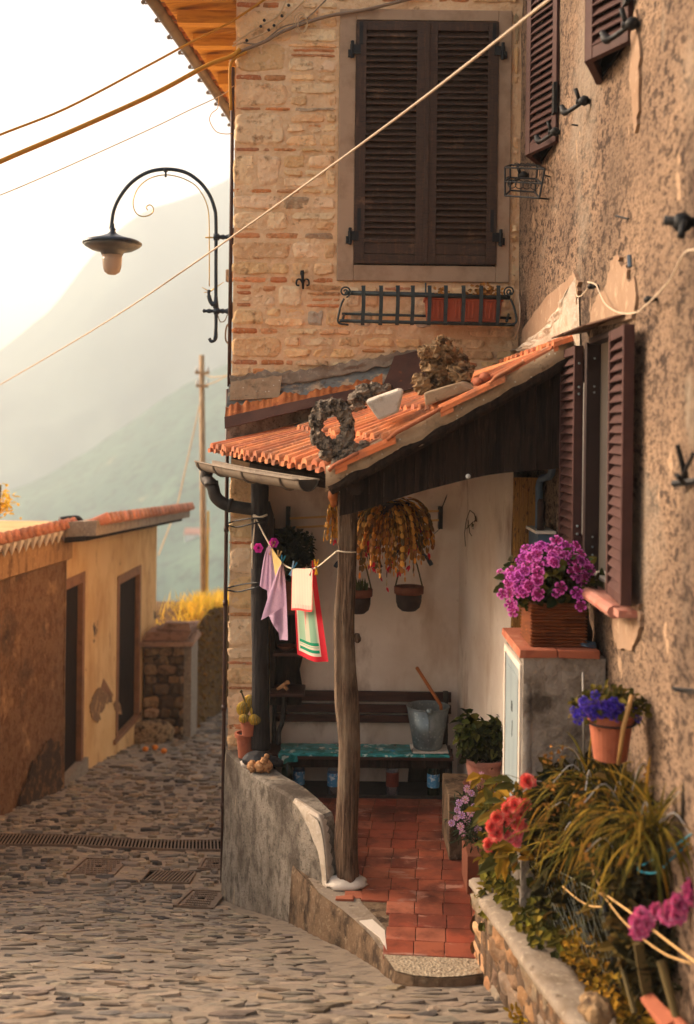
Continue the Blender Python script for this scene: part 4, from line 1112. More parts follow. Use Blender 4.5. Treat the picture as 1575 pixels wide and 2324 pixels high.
for (pts, lab, nm) in (
    ([(1334, 640), (1352, 646), (1362, 668), (1374, 690), (1396, 706), (1420, 712), (1448, 708), (1462, 696), (1480, 680), (1520, 636), (1552, 576), (1580, 566)], 'pale cable looping from the window head patch up the stucco to the right', 'wall_cable'),
    ([(1306, 630), (1308, 668), (1318, 672), (1334, 655)], 'short pale cable drooping over the top of the white mortar fillet', 'wall_cable'),
    ([(1170, 770), (1178, 740), (1180, 700), (1176, 668)], 'grey cable running down the inner corner beside the flower rack', 'wall_cable')):
    m = MB(); m.tube(curve_pts([atX(x, y, XR - .035) for (x, y) in pts], 4), .0036, 6)
    tag(m.build(nm, 'cable_white', smooth=True), lab, 'cable', 'cables on the stucco wall')
for (x, y, lab) in ((1484, 680, 'small black cable clip on the bare stucco right of the window'), (1352, 650, 'small black cable clip at the top of the patched window head')):
    p = atX(x, y, XR); m = MB(); m.blob(p + Vector((-.02, 0, 0)), (.022, .022, .014), .2, 3, (8, 6)); m.tube([p + Vector((.02, 0, 0)), p + Vector((-.02, -.02, .0))], .008, 6); tag(m.build('cable_clip', 'iron'), lab, 'cable clip')
# rusty sheet over the lower window
m = MB()
A = [(1.215, 4.80, .515), (1.215, 5.1, .525), (1.215, 5.4, .52), (1.215, 5.62, .515)]
B = [(1.16, 4.82, .508), (1.10, 5.1, .50), (1.04, 5.32, .478), (1.00, 5.42, .462)]
for k in range(3):
    lo = [Vector(A[k]), Vector(A[k + 1]), Vector(B[k + 1]), Vector(B[k])]
    m.hexa([p - Vector((0, 0, .004)) for p in lo[::-1]], [p + Vector((0, 0, .004)) for p in lo[::-1]])
tag(m.build('rain_hood', 'rust_sheet', smooth=True), 'rusty sheet metal rain hood above the lower window', 'hood')
# reed screen on the end of the thick porch wall
m = MB(); m.box((1.021, 6.72, -2.3), (XR - .01, 6.745, -.28)); 
nr = 22
for i in range(nr):
    x = lerp(1.026, XR - .014, (i + .5) / nr)
    m.tube([(x, 6.717, -2.28), (x + RND.uniform(-.002, .002), 6.717, -.3)], .0045, 6)
tag(m.build('reed_screen', 'reed'), 'tall amber reed screen on the porch corner behind the purple flowers', 'reed screen')
# things on the wall in the dark corner beside the far shutter leaf
p = atX(1247, 1240, 1.17)
m = MB(); a = at(1224, 1202, 6.45); b_ = at(1272, 1202, 6.2)
m.box((1.10, 6.3, a.z - .16), (XR - .01, 6.62, a.z - .012)); mb_ = thing('meter_box', 'dark wall box with a pale ledge top behind the purple flowers', 'box', (1.15, 6.46, a.z - .16))
m.build('body', 'old_pipe_blue', mb_); m = MB(); m.box((1.085, 6.28, a.z - .010), (XR - .01, 6.64, a.z + .006)); m.build('ledge', 'white_plaster', mb_)
m = MB(); zt = a.z
m.tube(curve_pts([(1.13, 6.45, zt + .006), (1.13, 6.45, zt + .2), (1.13, 6.45, zt + .26), (1.14, 6.42, zt + .30), (1.17, 6.3, zt + .33), (1.175, 6.28, zt + .44)], 4), .022, 8)
tag(m.build('water_pipe', 'old_pipe_blue', smooth=True), 'blue grey bent pipe in the dark corner beside the far shutter leaf', 'pipe')
m = MB(); m.lathe([(0, 0), (.022, 0), (.022, .16), (.014, .18), (0, .18)], (1.125, 6.36, zt + .006), 10); tag(m.build('container', 'pot_dark', smooth=True), 'slim brown container on the pale ledge of the dark wall box', 'container')
# ---------------------------------------------------------------- porch floor, apron and low wall
OUT = [(-.14, 6.36), (.0, 6.14), (.08, 6.0), (.15, 5.83), (.21, 5.66), (.235, 5.55), (.27, 5.43), (.36, 5.385), (.48, 5.37), (.60, 5.385), (.72, 5.42)]
m = MB()
poly = [Vector((x, y, ZF - .012)) for x, y in OUT] + [Vector((1.3, 5.42, ZF - .012)), Vector((1.3, 8.4, ZF - .012)), Vector((-.7, 8.4, ZF - .012)), Vector((-.7, 7.6, ZF - .012)), Vector((-.35, 6.9, ZF - .012))]
m.f = []; m.v = []
N = len(poly)
m.add(poly, [tuple(range(N))])
def rim(pts):
    for (x0, y0), (x1, y1) in zip(pts, pts[1:]):
        K = 5
        for k in range(K):
            xa, ya, xb, yb = lerp(x0, x1, k / K), lerp(y0, y1, k / K), lerp(x0, x1, (k + 1) / K), lerp(y0, y1, (k + 1) / K)
            jag = lambda x, y: .012 * noise.noise(Vector((x * 9, y * 9, 0)))
            vs = []
            for (x, y) in ((xa, ya), (xb, yb)):
                for zz, o in ((ZF - .012, 0), (ZF - .05, .012), (ZF - .2, .02 + jag(x, y)), (street_z(x, y) - .08, .03 + 2 * jag(x, y))):
                    vs.append(Vector((x - o * .6, y - o, zz)))
            m.add(vs, [(i, i + 4, i + 5, i + 1) for i in range(3)])
rim([(-.3, 6.75)] + OUT)
struct(m.build('porch_slab', 'slab_edge', smooth=False))
m = MB(); ap = [(.21, 5.62), (.235, 5.55), (.27, 5.435), (.36, 5.39), (.48, 5.375), (.60, 5.39), (.70, 5.42), (.70, 5.62)]
m.add([Vector((x, y, ZF - .006)) for x, y in ap], [tuple(range(len(ap)))])
struct(m.build('apron', 'apron'))
m = MB(); ap = [(-.13, 6.34), (0, 6.13), (.075, 5.99), (.15, 5.83), (.205, 5.66), (.24, 5.62), (.24, 5.9), (.12, 6.2), (.05, 6.5), (-.2, 6.55)]
m.add([Vector((x, y, ZF - .007)) for x, y in ap], [tuple(range(len(ap)))])
struct(m.build('threshold', 'cement'))
m = MB(); q = .158; g = .004; ang = rad(-4.0)
ca, sa = math.cos(ang), math.sin(ang)
tile_c = [C(158, 82, 58), C(148, 72, 50), C(166, 90, 64), C(138, 66, 48), C(170, 98, 72)]
for j in range(22):
    for i in range(-8, 10):
        u, v = .215 + i * q + (.03 * ((j * 37) % 3) * .3), 5.60 + j * q
        x = u * ca - (v - 5.6) * sa; y = 5.6 + (u - .215) * sa + (v - 5.6) * ca
        if y > 8.35 or x > 1.2: continue
        corners = [(0, 0), (q - g, 0), (q - g, q - g), (0, q - g)]
        pts = [(x + a * ca - b * sa, y + a * sa + b * ca) for a, b in corners]
        lim = lambda Y: interp([(5.0, .2), (5.62, .21), (5.95, .16), (6.15, .06), (6.35, -.02), (6.5, -.1), (6.95, -.3), (7.4, -.6), (8.4, -.66)], Y)
        if any(px < lim(py) for px, py in pts): continue
        h = RND.uniform(-.0012, .0012)
        tz = RND.uniform(-.0012, .0012)
        lo = [Vector((px, py, ZF - .03)) for px, py in pts]
        hi = [Vector((px, py, ZF + h + tz * (1 if k % 2 else -1))) for k, (px, py) in enumerate(pts)]
        m.hexa(lo, hi, vary(RND.choice(tile_c), .14, .06))
struct(m.build('floor_tiles', 'floor_tile', bev=.0025, origin=(0, 0, ZF)))
m = MB(); pts = [(.10, 5.97), (.205, 5.78), (.235, 5.64), (.232, 5.86), (.17, 5.99)]
lo = [Vector((x, y, ZF - .006)) for x, y in pts]
m.prism(lo, (0, 0, .006)); tag(m.build('stone_shard', 'white_plaster'), 'white stone piece set into the broken edge of the porch floor', 'stone piece')
m = MB()
for (x, y, k) in ((.02, 6.27, .07), (-.03, 6.23, .05)):
    m.box((x, y, ZF - .008), (x + .1, y + k, ZF + .002), jit=.006)
tag(m.build('tile_offcut', 'terracotta'), 'bright terracotta tile offcuts at the foot of the front post', 'tile pieces')
# low wall
OW = [(XC - .005, 7.83), (-.65, 7.42), (-.52, 7.17), (-.40, 6.95), (-.29, 6.75), (-.2, 6.6), (-.125, 6.49), (-.085, 6.41)]
IW = [(-.62, 7.83), (-.50, 7.55), (-.38, 7.28), (-.27, 7.07), (-.17, 6.86), (-.09, 6.68), (-.045, 6.59), (-.015, 6.52)]
OW = [(p.x, p.y) for p in curve_pts([(x, y, 0) for x, y in OW], 5)]; IW = [(p.x, p.y) for p in curve_pts([(x, y, 0) for x, y in IW], 5)]
ZT = -2.285
n = len(OW)
def top_z(k):
    t = k / (n - 1)
    return ZT - .01 * math.sin(t * 9) - (.0 if t < .80 else .34 * ((t - .80) / .20) ** 1.6)
lw = thing('low_wall', 'curved low wall in stained grey render beside the porch steps', 'low wall', (-.5, 7.1, -3.2))
m = MB()
R_ = 7
for k in range(n - 1):
    for (aa, bb) in ((k, k + 1),):
        vs = []
        for kk in (aa, bb):
            (ox, oy), (ix, iy) = OW[kk], IW[kk]
            b0 = street_z(ox, oy) - .12; zt = top_z(kk)
            nx, ny = (ix - ox), (iy - oy); l = math.hypot(nx, ny); nx /= l; ny /= l
            for r in range(R_ + 1):
                t = r / R_; z = lerp(b0, zt - .015, t)
                dd = .014 * noise.noise(Vector((ox * 3, oy * 3 + z * 2, 3))) - .02 * (1 - t)
                vs.append(Vector((ox + nx * dd, oy + ny * dd, z)))
            vs.append(Vector((ox + nx * .018, oy + ny * .018, zt)))
            vs.append(Vector((ix - nx * .012, iy - ny * .012, zt)))
            vs.append(Vector((ix, iy, zt - .012)))
            vs.append(Vector((ix, iy, -2.75)))
        w_ = R_ + 5
        m.add(vs, [(i, w_ + i, w_ + i + 1, i + 1) for i in range(w_ - 1)])
(ox, oy), (ix, iy) = OW[-1], IW[-1]
m.add([(ox, oy, -3.2), (ix, iy, -3.2), (ix, iy, top_z(n - 1)), (ox, oy, top_z(n - 1))], [(0, 1, 2, 3)])
m.build('body', 'low_wall_render', lw, smooth=False)
m = MB()   # white mortar run down the end of the wall
def mort(u, v):
    k = lerp(n * .54, n - 1, u); k0 = int(k); t = k - k0; k1 = min(n - 1, k0 + 1)
    ox, oy = lerp(OW[k0][0], OW[k1][0], t), lerp(OW[k0][1], OW[k1][1], t); ix, iy = lerp(IW[k0][0], IW[k1][0], t), lerp(IW[k0][1], IW[k1][1], t)
    z = lerp(top_z(k0), top_z(k1), t)
    nx, ny = ix - ox, iy - oy; l = math.hypot(nx, ny); nx /= l; ny /= l
    D = .02 + .46 * max(0, u - .03) ** 1.35 + .05 * noise.noise(Vector((u * 7, 0, 2))) * u
    if v < .7:
        q = 1 - v / .7
        o = .006 * math.sin(PI * min(1, q * 1.15)) - .001 * q - .003 * (q > .98)
        k2 = .014 * noise.noise(Vector((ox * 3, oy * 3 + (z - q * D) * 2, 3))) - .02 * q * D / 1.0
        return Vector((ox - nx * (o - k2 * .9), oy - ny * (o - k2 * .9), z - q * D - .01 * (q > 0)))
    a = (v - .7) / .3
    return Vector((ox + nx * (.012 + a * (.03 + .06 * u)), oy + ny * (.012 + a * (.03 + .06 * u)), z + .005 - .009 * a))
m.grid(mort, 40, 20, flip=True)
m.build('mortar_patch', 'lime', lw, smooth=True)
# ---------------------------------------------------------------- the porch itself
porch = thing('porch', 'lean-to porch with ribbed orange roof tiles on rough wooden posts', 'porch', (.2, 7, ZF))
def trunk(name, mat, pts, parent, n=18, seed=1, amp=.10, label=None):
    """rough tree trunk through (x, y, z, r)"""
    P = curve_pts([(a, b, c) for a, b, c, d in pts], 10); rr = curve_pts([(d, 0, 0) for a, b, c, d in pts], 10)
    vs, fs = [], []
    b = MB(); M_ = len(P)
    for i, (p, r) in enumerate(zip(P, rr)):
        for k in range(n):
            t = 2 * PI * k / n
            d = 1 + amp * noise.noise(Vector((math.cos(t) * 1.6 + seed, math.sin(t) * 1.6, p.z * 1.5))) + amp * .5 * noise.noise(Vector((math.cos(t) * 5, math.sin(t) * 5 + seed, p.z * 2.2)))
            vs.append(p + Vector((math.cos(t), math.sin(t), 0)) * r.x * d)
    for i in range(M_ - 1):
        for k in range(n): fs.append((i * n + k, i * n + (k + 1) % n, (i + 1) * n + (k + 1) % n, (i + 1) * n + k))
    fs.append(tuple(range(n - 1, -1, -1))); fs.append(tuple((M_ - 1) * n + k for k in range(n)))
    b.add(vs, fs)
    return b
def tp(x, y, Y, wpx):
    p = at(x, y, Y); return (p.x, p.y, p.z, wpx * Y / F / 2)
PY = 6.46
b = trunk('post', 'old_post', [tp(789, 2010, PY, 52), tp(786, 1920, PY, 50), tp(792, 1800, PY, 48), tp(794, 1690, PY, 49), tp(788, 1590, PY, 57), tp(784, 1490, PY, 50), tp(783, 1400, PY, 46), tp(788, 1290, PY, 43), tp(789, 1200, PY, 44), tp(790, 1120, PY, 46)], porch, seed=2, n=32, amp=.27)
kn = at(811, 1448, PY - .02); b.blob(kn, (.022, .022, .03), .3, 3, (8, 6))
kn = at(764, 1400, PY - .02); b.blob(kn, (.016, .02, .03), .3, 3, (8, 6))
post = b.build('post', 'old_post', porch, smooth=True, label='weathered brown front post split along the grain')
b = MB(); kp = at(800, 1118, PY - .04); b.blob(kp, (.075, .07, .075), .4, 2.6, (18, 12), 3.0)
b.blob(at(828, 1135, PY - .03), (.035, .05, .05), .35, 3, (12, 8), 5.0); b.build('burl', 'rock_dark', post, smooth=True)
b = MB(); b.blob(at(758, 1125, PY + .02), (.035, .05, .06), .3, 2.4, (12, 9), 8.0); b.build('stub', 'broom', post, smooth=True)
b = trunk('post', 'black_post', [tp(592, 1700, 7.6, 42), tp(591, 1600, 7.6, 40), tp(590, 1450, 7.6, 39), tp(589, 1300, 7.6, 38), tp(589, 1180, 7.6, 38), tp(590, 1085, 7.6, 40)], porch, seed=7, n=18, amp=.10)
b.build('post', 'black_post', porch, smooth=True, label='black tarred rear post against the stone pier')
b = MB(); f0 = Vector((0, PY, ZF)); b.blob(Vector((at(786, 2010, PY).x, PY - .01, ZF + .012)), (.125, .10, .035), .25, 2.2, (20, 8), 2.0); b.build('post_footing', 'white_plaster', porch, smooth=True)
# roof surface
E1, E2 = Vector((-.115, 6.14, -.262)), Vector((-.93, 7.72, -.19))
V1_, T1 = Vector((1.20, 5.93, .475)), Vector((1.20, 7.90, .46))
def RS(u, v, h=0.0):
    """u along the eave from the near corner, v up the slope"""
    p = E1.lerp(E2, u).lerp(V1_.lerp(T1, u), v)
    bow = Vector((-.78, -.62, 0)) * .05 * math.sin(PI * min(1, max(0, u))) * (1 - v)
    p = p + bow
    p.z += -.012 * 4 * v * (1 - v) * (1 - .4 * u) + h
    return p
m = MB()
LT = 1.52; tl = .345 / LT
rows_v = [0, tl, 2 * tl, 3 * tl, 4 * tl, 1.0]
nrib = 16
ribcols = [C(208, 124, 76), C(200, 112, 66), C(216, 136, 88), C(184, 104, 66), C(212, 130, 82), C(170, 104, 74)]
for r in range(5):
    v0, v1 = rows_v[r], rows_v[r + 1] + .035
    off = .0 if r % 2 == 0 else .5
    for k in range(nrib + 8):
        ua, ub = (k - 4 + off) / nrib, (k - 3 + off) / nrib
        if ua > (1.0 if r == 0 else .80) or ub < 0: continue
        if k % 2 == 0 or True: c = vary(RND.choice(ribcols), .14, .05)
        sh = RND.uniform(-.006, .006)
        prof = [(0.02, .0), (.05, .026), (.16, .040), (.30, .043), (.46, .040), (.58, .026), (.61, .0), (.80, -.003), (1.0, .0)]
        NV = 5
        def pt(a, h, j, lift=0):
            t = j / NV; v = lerp(v0 - sh, min(v1, 1.0), t)
            return RS(lerp(ua, ub, a), v, h + .032 * (1 - t) + .01 + lift)
        vs = [pt(a, h, j) for j in range(NV + 1) for (a, h) in prof]
        q_ = len(prof)
        fs = [(j * q_ + i, j * q_ + i + 1, (j + 1) * q_ + i + 1, (j + 1) * q_ + i) for j in range(NV) for i in range(q_ - 1)]
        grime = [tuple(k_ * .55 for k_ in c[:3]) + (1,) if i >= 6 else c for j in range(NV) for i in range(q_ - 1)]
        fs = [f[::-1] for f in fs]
        # butt end
        o = len(vs)
        vs += [pt(a, h - .026 - (.006 if h > .02 else 0), 0) for (a, h) in prof]
        fs += [(i, i + 1, o + i + 1, o + i) for i in range(q_ - 1)]
        # underside lip
        o2 = len(vs)
        vs += [pt(a, h - .026, 1) for (a, h) in prof]
        fs += [(o + i, o + i + 1, o2 + i + 1, o2 + i) for i in range(q_ - 1)]
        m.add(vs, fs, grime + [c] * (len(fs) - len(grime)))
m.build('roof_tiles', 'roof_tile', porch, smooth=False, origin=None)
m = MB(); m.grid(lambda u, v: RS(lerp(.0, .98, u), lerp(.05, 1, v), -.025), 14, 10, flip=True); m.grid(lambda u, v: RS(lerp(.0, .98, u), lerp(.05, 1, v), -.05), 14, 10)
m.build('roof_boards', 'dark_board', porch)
m = MB()
m.grid(lambda u, v: RS(lerp(.76, 1.03, u), lerp(.20, .52, v), .02 + .05 * min(1, v * 3) + .02 * noise.noise(Vector((u * 6, v * 6, 2)))), 18, 14, flip=True)
m.build('mortar_bed', 'low_wall_render', porch, smooth=True)
# cement verge
m = MB()
vp = [RS(0, v, 0) for v in [i / 40 for i in range(41)]]
def verge(i, s):
    v = i / 40
    p = RS(0, v, 0)
    nz = .012 * noise.noise(Vector((v * 14, s, 1))) 
    w = .022 + .012 * noise.noise(Vector((v * 6, 3, s)))
    prof = [(.13, .030), (.09, .056), (-.02, .054), (-.055, .03), (-.062, -.02), (-.055, -.075), (-.02, -.085)]
    a, h = prof[s]
    return p + Vector((0, a + nz, h + nz + (-.02 * math.sin(v * 3) if s == 5 else 0)))
vs = [verge(i, s) for i in range(41) for s in range(7)]
fs = [(i * 7 + s, i * 7 + s + 1, (i + 1) * 7 + s + 1, (i + 1) * 7 + s) for i in range(40) for s in range(6)]
m.add(vs, fs); m.add([verge(0, s) for s in range(7)], [tuple(range(7))])
m.build('verge', 'verge_cement', porch, smooth=True)
for (va, vb) in ((-.005, .12), (.24, .47), (.66, .8)):
    m = MB(); pts = [RS(-.03, lerp(va, vb, k / 6), .055 if k else .04) + Vector((0, -.035, 0)) for k in range(7)]
    m.tube(pts, [.018, .02, .022, .02, .022, .02, .016], 8, vary(C(176, 106, 72), .12), flat=.6); m.build('verge_tile', 'roof_tile', porch, smooth=True)
# dark plank fascia below the verge
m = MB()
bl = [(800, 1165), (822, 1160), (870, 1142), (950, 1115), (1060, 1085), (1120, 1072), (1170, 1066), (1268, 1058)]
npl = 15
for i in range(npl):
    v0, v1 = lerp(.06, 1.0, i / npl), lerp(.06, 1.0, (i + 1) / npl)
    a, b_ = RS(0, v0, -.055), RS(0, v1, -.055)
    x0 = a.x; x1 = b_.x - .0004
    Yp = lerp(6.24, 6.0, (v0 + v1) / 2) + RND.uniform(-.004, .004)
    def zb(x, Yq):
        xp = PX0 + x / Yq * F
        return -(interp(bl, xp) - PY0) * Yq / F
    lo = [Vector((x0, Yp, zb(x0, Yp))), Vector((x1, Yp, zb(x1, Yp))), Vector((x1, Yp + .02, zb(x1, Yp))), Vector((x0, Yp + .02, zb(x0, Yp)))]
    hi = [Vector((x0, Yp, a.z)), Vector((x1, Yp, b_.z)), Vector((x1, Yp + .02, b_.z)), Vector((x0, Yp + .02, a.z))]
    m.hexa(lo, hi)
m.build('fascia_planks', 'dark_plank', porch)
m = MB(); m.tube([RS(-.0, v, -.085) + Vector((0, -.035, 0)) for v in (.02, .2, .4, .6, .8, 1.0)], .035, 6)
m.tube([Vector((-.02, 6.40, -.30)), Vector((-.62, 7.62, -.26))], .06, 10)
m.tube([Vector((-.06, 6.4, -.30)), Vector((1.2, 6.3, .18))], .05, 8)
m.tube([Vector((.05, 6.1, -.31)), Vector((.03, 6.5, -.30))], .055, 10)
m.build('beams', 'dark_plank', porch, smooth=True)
p = at(1062, 1081, 6.02); m = MB(); m.lathe([(0, -.006), (.012, -.006), (.014, .004), (0, .008)], p, 10, mat=Matrix.Rotation(rad(90), 3, 'X')); m.build('button', 'white_plastic', porch, smooth=True)
# lead and rusted sheet flashing against the stone wall
def flash(name, mat, top, bot, Yt, Yb_, nx=24, amp=.01, nv=5, ya=0, rag=0):
    b = MB()
    def fn(u, v):
        x = lerp(top[0][0], top[-1][0], u); xb = lerp(bot[0][0], bot[-1][0], u)
        t = at(x, interp(top, x) + rag * (noise.noise(Vector((u * 9, ya, 0))) + .8 * noise.noise(Vector((u * 34, ya, 3)))), Yt); q = at(xb, interp(bot, xb), Yb_)
        p = t.lerp(q, v)
        p += Vector((0, -amp * noise.noise(Vector((u * 7, v * 3, ya + 2))), amp * .6 * noise.noise(Vector((u * 18, v * 2, ya)))))
        return p
    b.grid(fn, nx, nv, flip=True)
    b.grid(lambda u, v: fn(u, 1) + Vector((0, .01 * v, -.004 * v)), nx, 1, flip=True)
    return b.build(name, mat, porch, smooth=True)
# three overlapping strips, each clear of the next
flash('flashing_mortar', 'cement', [(520, 850), (700, 838), (960, 790)], [(524, 876), (700, 866), (960, 812)], 7.835, 7.81, amp=.03, ya=1, nx=60, rag=9)
flash('flashing_lead', 'flash_metal', [(520, 872), (700, 862), (905, 822)], [(510, 944), (700, 914), (905, 866)], 7.845, 7.73, amp=.006, ya=4)
flash('flashing_rust', 'flash_rust', [(512, 922), (620, 902), (700, 888), (800, 872), (868, 846)], [(510, 958), (620, 936), (700, 915), (800, 893), (868, 872)], 7.715, 7.60, amp=.004, ya=8, nx=110, rag=11)
flash('flashing_edge', 'flash_brown', [(509, 946), (700, 904), (880, 868)], [(510, 972), (700, 926), (880, 892)], 7.61, 7.56, amp=.008, ya=12)
flash('flashing_sheet', 'flash_brown', [(895, 808), (960, 794)], [(860, 900), (985, 870)], 7.80, 7.55, amp=.008, nx=8, ya=15)
flash('lichen_mortar', 'verge_cement', [(524, 866), (640, 852)], [(521, 908), (634, 902)], 7.80, 7.755, amp=.008, ya=21, nx=16, rag=4)
# black gap under the flashing
m = MB(); m.hexa([at(515, 1005, 7.8), at(880, 900, 7.8), at(880, 900, 7.86), at(515, 1005, 7.86)], [at(515, 955, 7.8), at(880, 860, 7.8), at(880, 860, 7.86), at(515, 955, 7.86)])
m.build('upstand', 'low_wall_render', porch)
# white mortar fillet climbing the corner
m = MB()
fp = [(1156, 806, 6.9), (1190, 782, 6.8), (1216, 762, 6.7), (1250, 729, 6.4), (1274, 694, 6.1), (1292, 660, 5.98), (1305, 630, 5.95)]
def fil(u, v):
    k = u * (len(fp) - 1); k0 = min(len(fp) - 2, int(k)); t = k - k0
    x, y = lerp(fp[k0][0], fp[k0 + 1][0], t), lerp(fp[k0][1], fp[k0 + 1][1], t)
    w = atX(x, y, XR - .012)
    low = RS(interp([(0, .62), (.5, .25), (1, .05)], u), .985, .05)
    p = w.lerp(low, v)
    bulge = math.sin(PI * v) * .05
    return p + Vector((-bulge * .7, -bulge * .4, bulge * .5 + .012 * noise.noise(Vector((u * 9, v * 5, 0))))) + Vector((-.03, -.02, 0)) * (noise.noise(Vector((u * 6, v * 4, 9))) + .5 * noise.noise(Vector((u * 16, v * 11, 4)))) * math.sin(PI * min(1, v * 1.1))
m.grid(fil, 40, 20)
m.add([fil(1, v / 12) for v in range(13)] + [atX(1316, 790, XR - .005), atX(1312, 640, XR - .005)], [tuple(range(15))[::-1]])
m.build('mortar_fillet', 'lime', porch, smooth=False)
m = MB()
m.prism([atX(x, y, XR - .014) for (x, y) in ragged([(1178, 800), (1186, 745), (1216, 705), (1246, 668), (1282, 640), (1300, 616), (1312, 640), (1306, 690), (1290, 760), (1230, 830)], 4, 5)], (.04, 0, 0))
m.build('render_patch', 'repair_plaster', porch)
# gutter and its pipe
gp = [RS(u, 0, 0) + Vector((-.040, -.035, -.026)) for u in [i / 16 for i in range(17)]]
gp = [p + Vector((0, 0, -.02 * (i / 16))) for i, p in enumerate(gp)]
e0 = (gp[1] - gp[0]).normalized(); gp = gp[1:] + [gp[-1] + e0 * .06]
m = MB(); gr = .068
def gut(u, v, rr):
    k = u * (len(gp) - 1); k0 = min(len(gp) - 2, int(k)); p = gp[k0].lerp(gp[k0 + 1], k - k0)
    d = (gp[k0 + 1] - gp[k0]).normalized(); sdir = Vector((0, 0, 1)).cross(d).normalized()
    a = PI * v
    return p + sdir * math.cos(a) * rr + Vector((0, 0, -math.sin(a) * rr))
m.grid(lambda u, v: gut(u, v, gr), 24, 10); m.grid(lambda u, v: gut(u, v, gr - .004), 24, 10, flip=True)
for s_ in (0, 1): m.tube([gut(u, s_, gr) for u in [i / 24 for i in range(25)]], .007, 6)
gut_o = m.build('gutter', 'gutter', porch, smooth=True)
m = MB(); m.add([gut(.004, v, gr) for v in [i / 10 for i in range(11)]], [tuple(range(11))]); m.add([gut(.004, v, gr) + Vector((0, .004, 0)) for v in [i / 10 for i in range(11)]], [tuple(range(10, -1, -1))]); m.build('end_cap', 'gutter_dark', gut_o)
for u in (.12, .42, .72, .95):
    m = MB(); m.tube([gut(u, v, gr + .006) for v in [i / 10 for i in range(11)]], .006, 6); m.build('gutter_strap', 'gutter', gut_o)
m = MB(); p = gut(.94, .5, gr)
px = lambda x, y: at(x, y, 7.62)
m.tube(curve_pts([p + Vector((0, 0, .02)), p + Vector((-.005, 0, -.05)), px(482, 1102), px(490, 1128), px(512, 1145), px(545, 1152), px(575, 1156)], 5), .044, 12)
m.tube([px(479, 1092), px(480, 1100)], .05, 12); m.tube([px(518, 1146), px(526, 1148)], .05, 12)
m.tube([at(603, 1140, 7.75), at(612, 1170, 7.75), at(612, 1230, 7.75)], .03, 8)
m.build('downpipe', 'gutter_dark', porch, smooth=True)
# brown drainpipe on the corner of the house
m = MB(); m.tube([Vector((XC - .018, YB + .04, z)) for z in (2.6, 1.5, 0.3)], .014, 8); m.tube([Vector((XC - .02, YB - .02, z)) for z in (.28, -.6, -1.6, -2.6, -3.25)], .014, 8)
for z in (-.72, -1.25, -2.0, -2.7): m.tube([Vector((XC - .02, YB - .02, z - .02)), Vector((XC - .02, YB - .02, z + .02))], .018, 8)
tag(m.build('drainpipe', 'pipe_brown', smooth=True), 'thin brown pipe running down the free corner of the stone house', 'pipe')
for (y, lab) in ((1190, 'twisted wire loop tying the upper part of the black post to the pier'), (1337, 'twisted wire loop tying the middle of the black post to the pier')):
    m = MB()
    m.tube(curve_pts([at(515, y - 2, 7.83), at(540, y - 9, 7.8), at(575, y - 14, 7.52), at(606, y - 12, 7.5)], 4), .006, 6)
    m.tube(curve_pts([at(515, y + 2, 7.83), at(540, y + 6, 7.8), at(570, y - 1, 7.52), at(605, y - 8, 7.5)], 4), .006, 6)
    tag(m.build('wire_tie', 'iron'), lab, 'wire tie', 'wire ties round the pier')
# stones laid on the verge of the roof
def on_roof(x, y, Y): return at(x, y, Y)
t = MB(); c0 = at(754, 968, 6.12); Rr = .098
vs, fs = [], []
NU, NV = 72, 26
for i in range(NU):
    a = 2 * PI * i / NU
    for k in range(NV):
        b_ = 2 * PI * k / NV
        r2 = .043 * (1 + .3 * noise.noise(Vector((math.cos(a) * 17, math.sin(a) * 17, math.cos(b_) * 4 + math.sin(b_) * 3))) + .45 * noise.noise(Vector((math.cos(a) * 2.5, math.sin(a) * 2.5, math.cos(b_) * 1.5))) + .3 * noise.noise(Vector((math.cos(a) * 8, math.sin(a) * 8, math.sin(b_) * 3))))
        rr = Rr + r2 * math.cos(b_)
        vs.append(c0 + Vector((rr * math.cos(a) * .92, r2 * math.sin(b_) * 1.2, rr * math.sin(a) * 1.12)))
for i in range(NU):
    for k in range(NV): fs.append((i * NV + k, ((i + 1) % NU) * NV + k, ((i + 1) % NU) * NV + (k + 1) % NV, i * NV + (k + 1) % NV))
t.add(vs, fs); t.blob(at(742, 1032, 6.12), (.05, .06, .035), .3, 3, (12, 8), 3.0)
tag(t.build('holed_stone', 'rock_dark', smooth=False), 'rough grey stone ring with a hole standing on the porch roof corner', 'stone', 'stones laid on the porch roof')
t = MB()
for (x, y, r, s) in ((790, 1035, .06, 1), (815, 1028, .055, 2), (770, 1050, .05, 3), (800, 1012, .035, 4), (826, 1008, .03, 9)): t.blob(at(x, y, 6.08), (r, r * .8, r * .7), .4, 3, (14, 10), s)
tag(t.build('lichen_lump', 'rock_dark', smooth=False), 'lumpy lichened mortar clod at the lowest corner of the roof verge', 'mortar lump', 'stones laid on the porch roof')
t = MB()
for i, (x, y, r) in enumerate(((808, 905, .05), (825, 888, .05), (850, 884, .045), (810, 922, .035), (835, 902, .05), (868, 886, .035), (880, 880, .03))): t.blob(at(x, y, 6.35), (r, r, r * .85), .5, 3.5, (12, 9), i + 10)
tag(t.build('volcanic_stone', 'rock_dark', smooth=False), 'knobbly dark stone lying between the ring stone and the white stone', 'stone', 'stones laid on the porch roof')
t = MB()
f = [at(829, 912, 6.08), at(902, 886, 6.08), at(916, 888, 6.08), at(905, 936, 6.08), at(860, 955, 6.08)]
b_ = [p + Vector((.01, .16, .02)) for p in f]
nn = len(f); t.add(f + b_, [tuple(range(nn))[::-1], tuple(range(nn, 2 * nn))] + [(i, (i + 1) % nn, nn + (i + 1) % nn, nn + i) for i in range(nn)])
tag(t.build('white_stone', 'rock_white', bev=.014), 'smooth white stone block with a flat top on the roof verge', 'stone', 'stones laid on the porch roof')
t = MB()
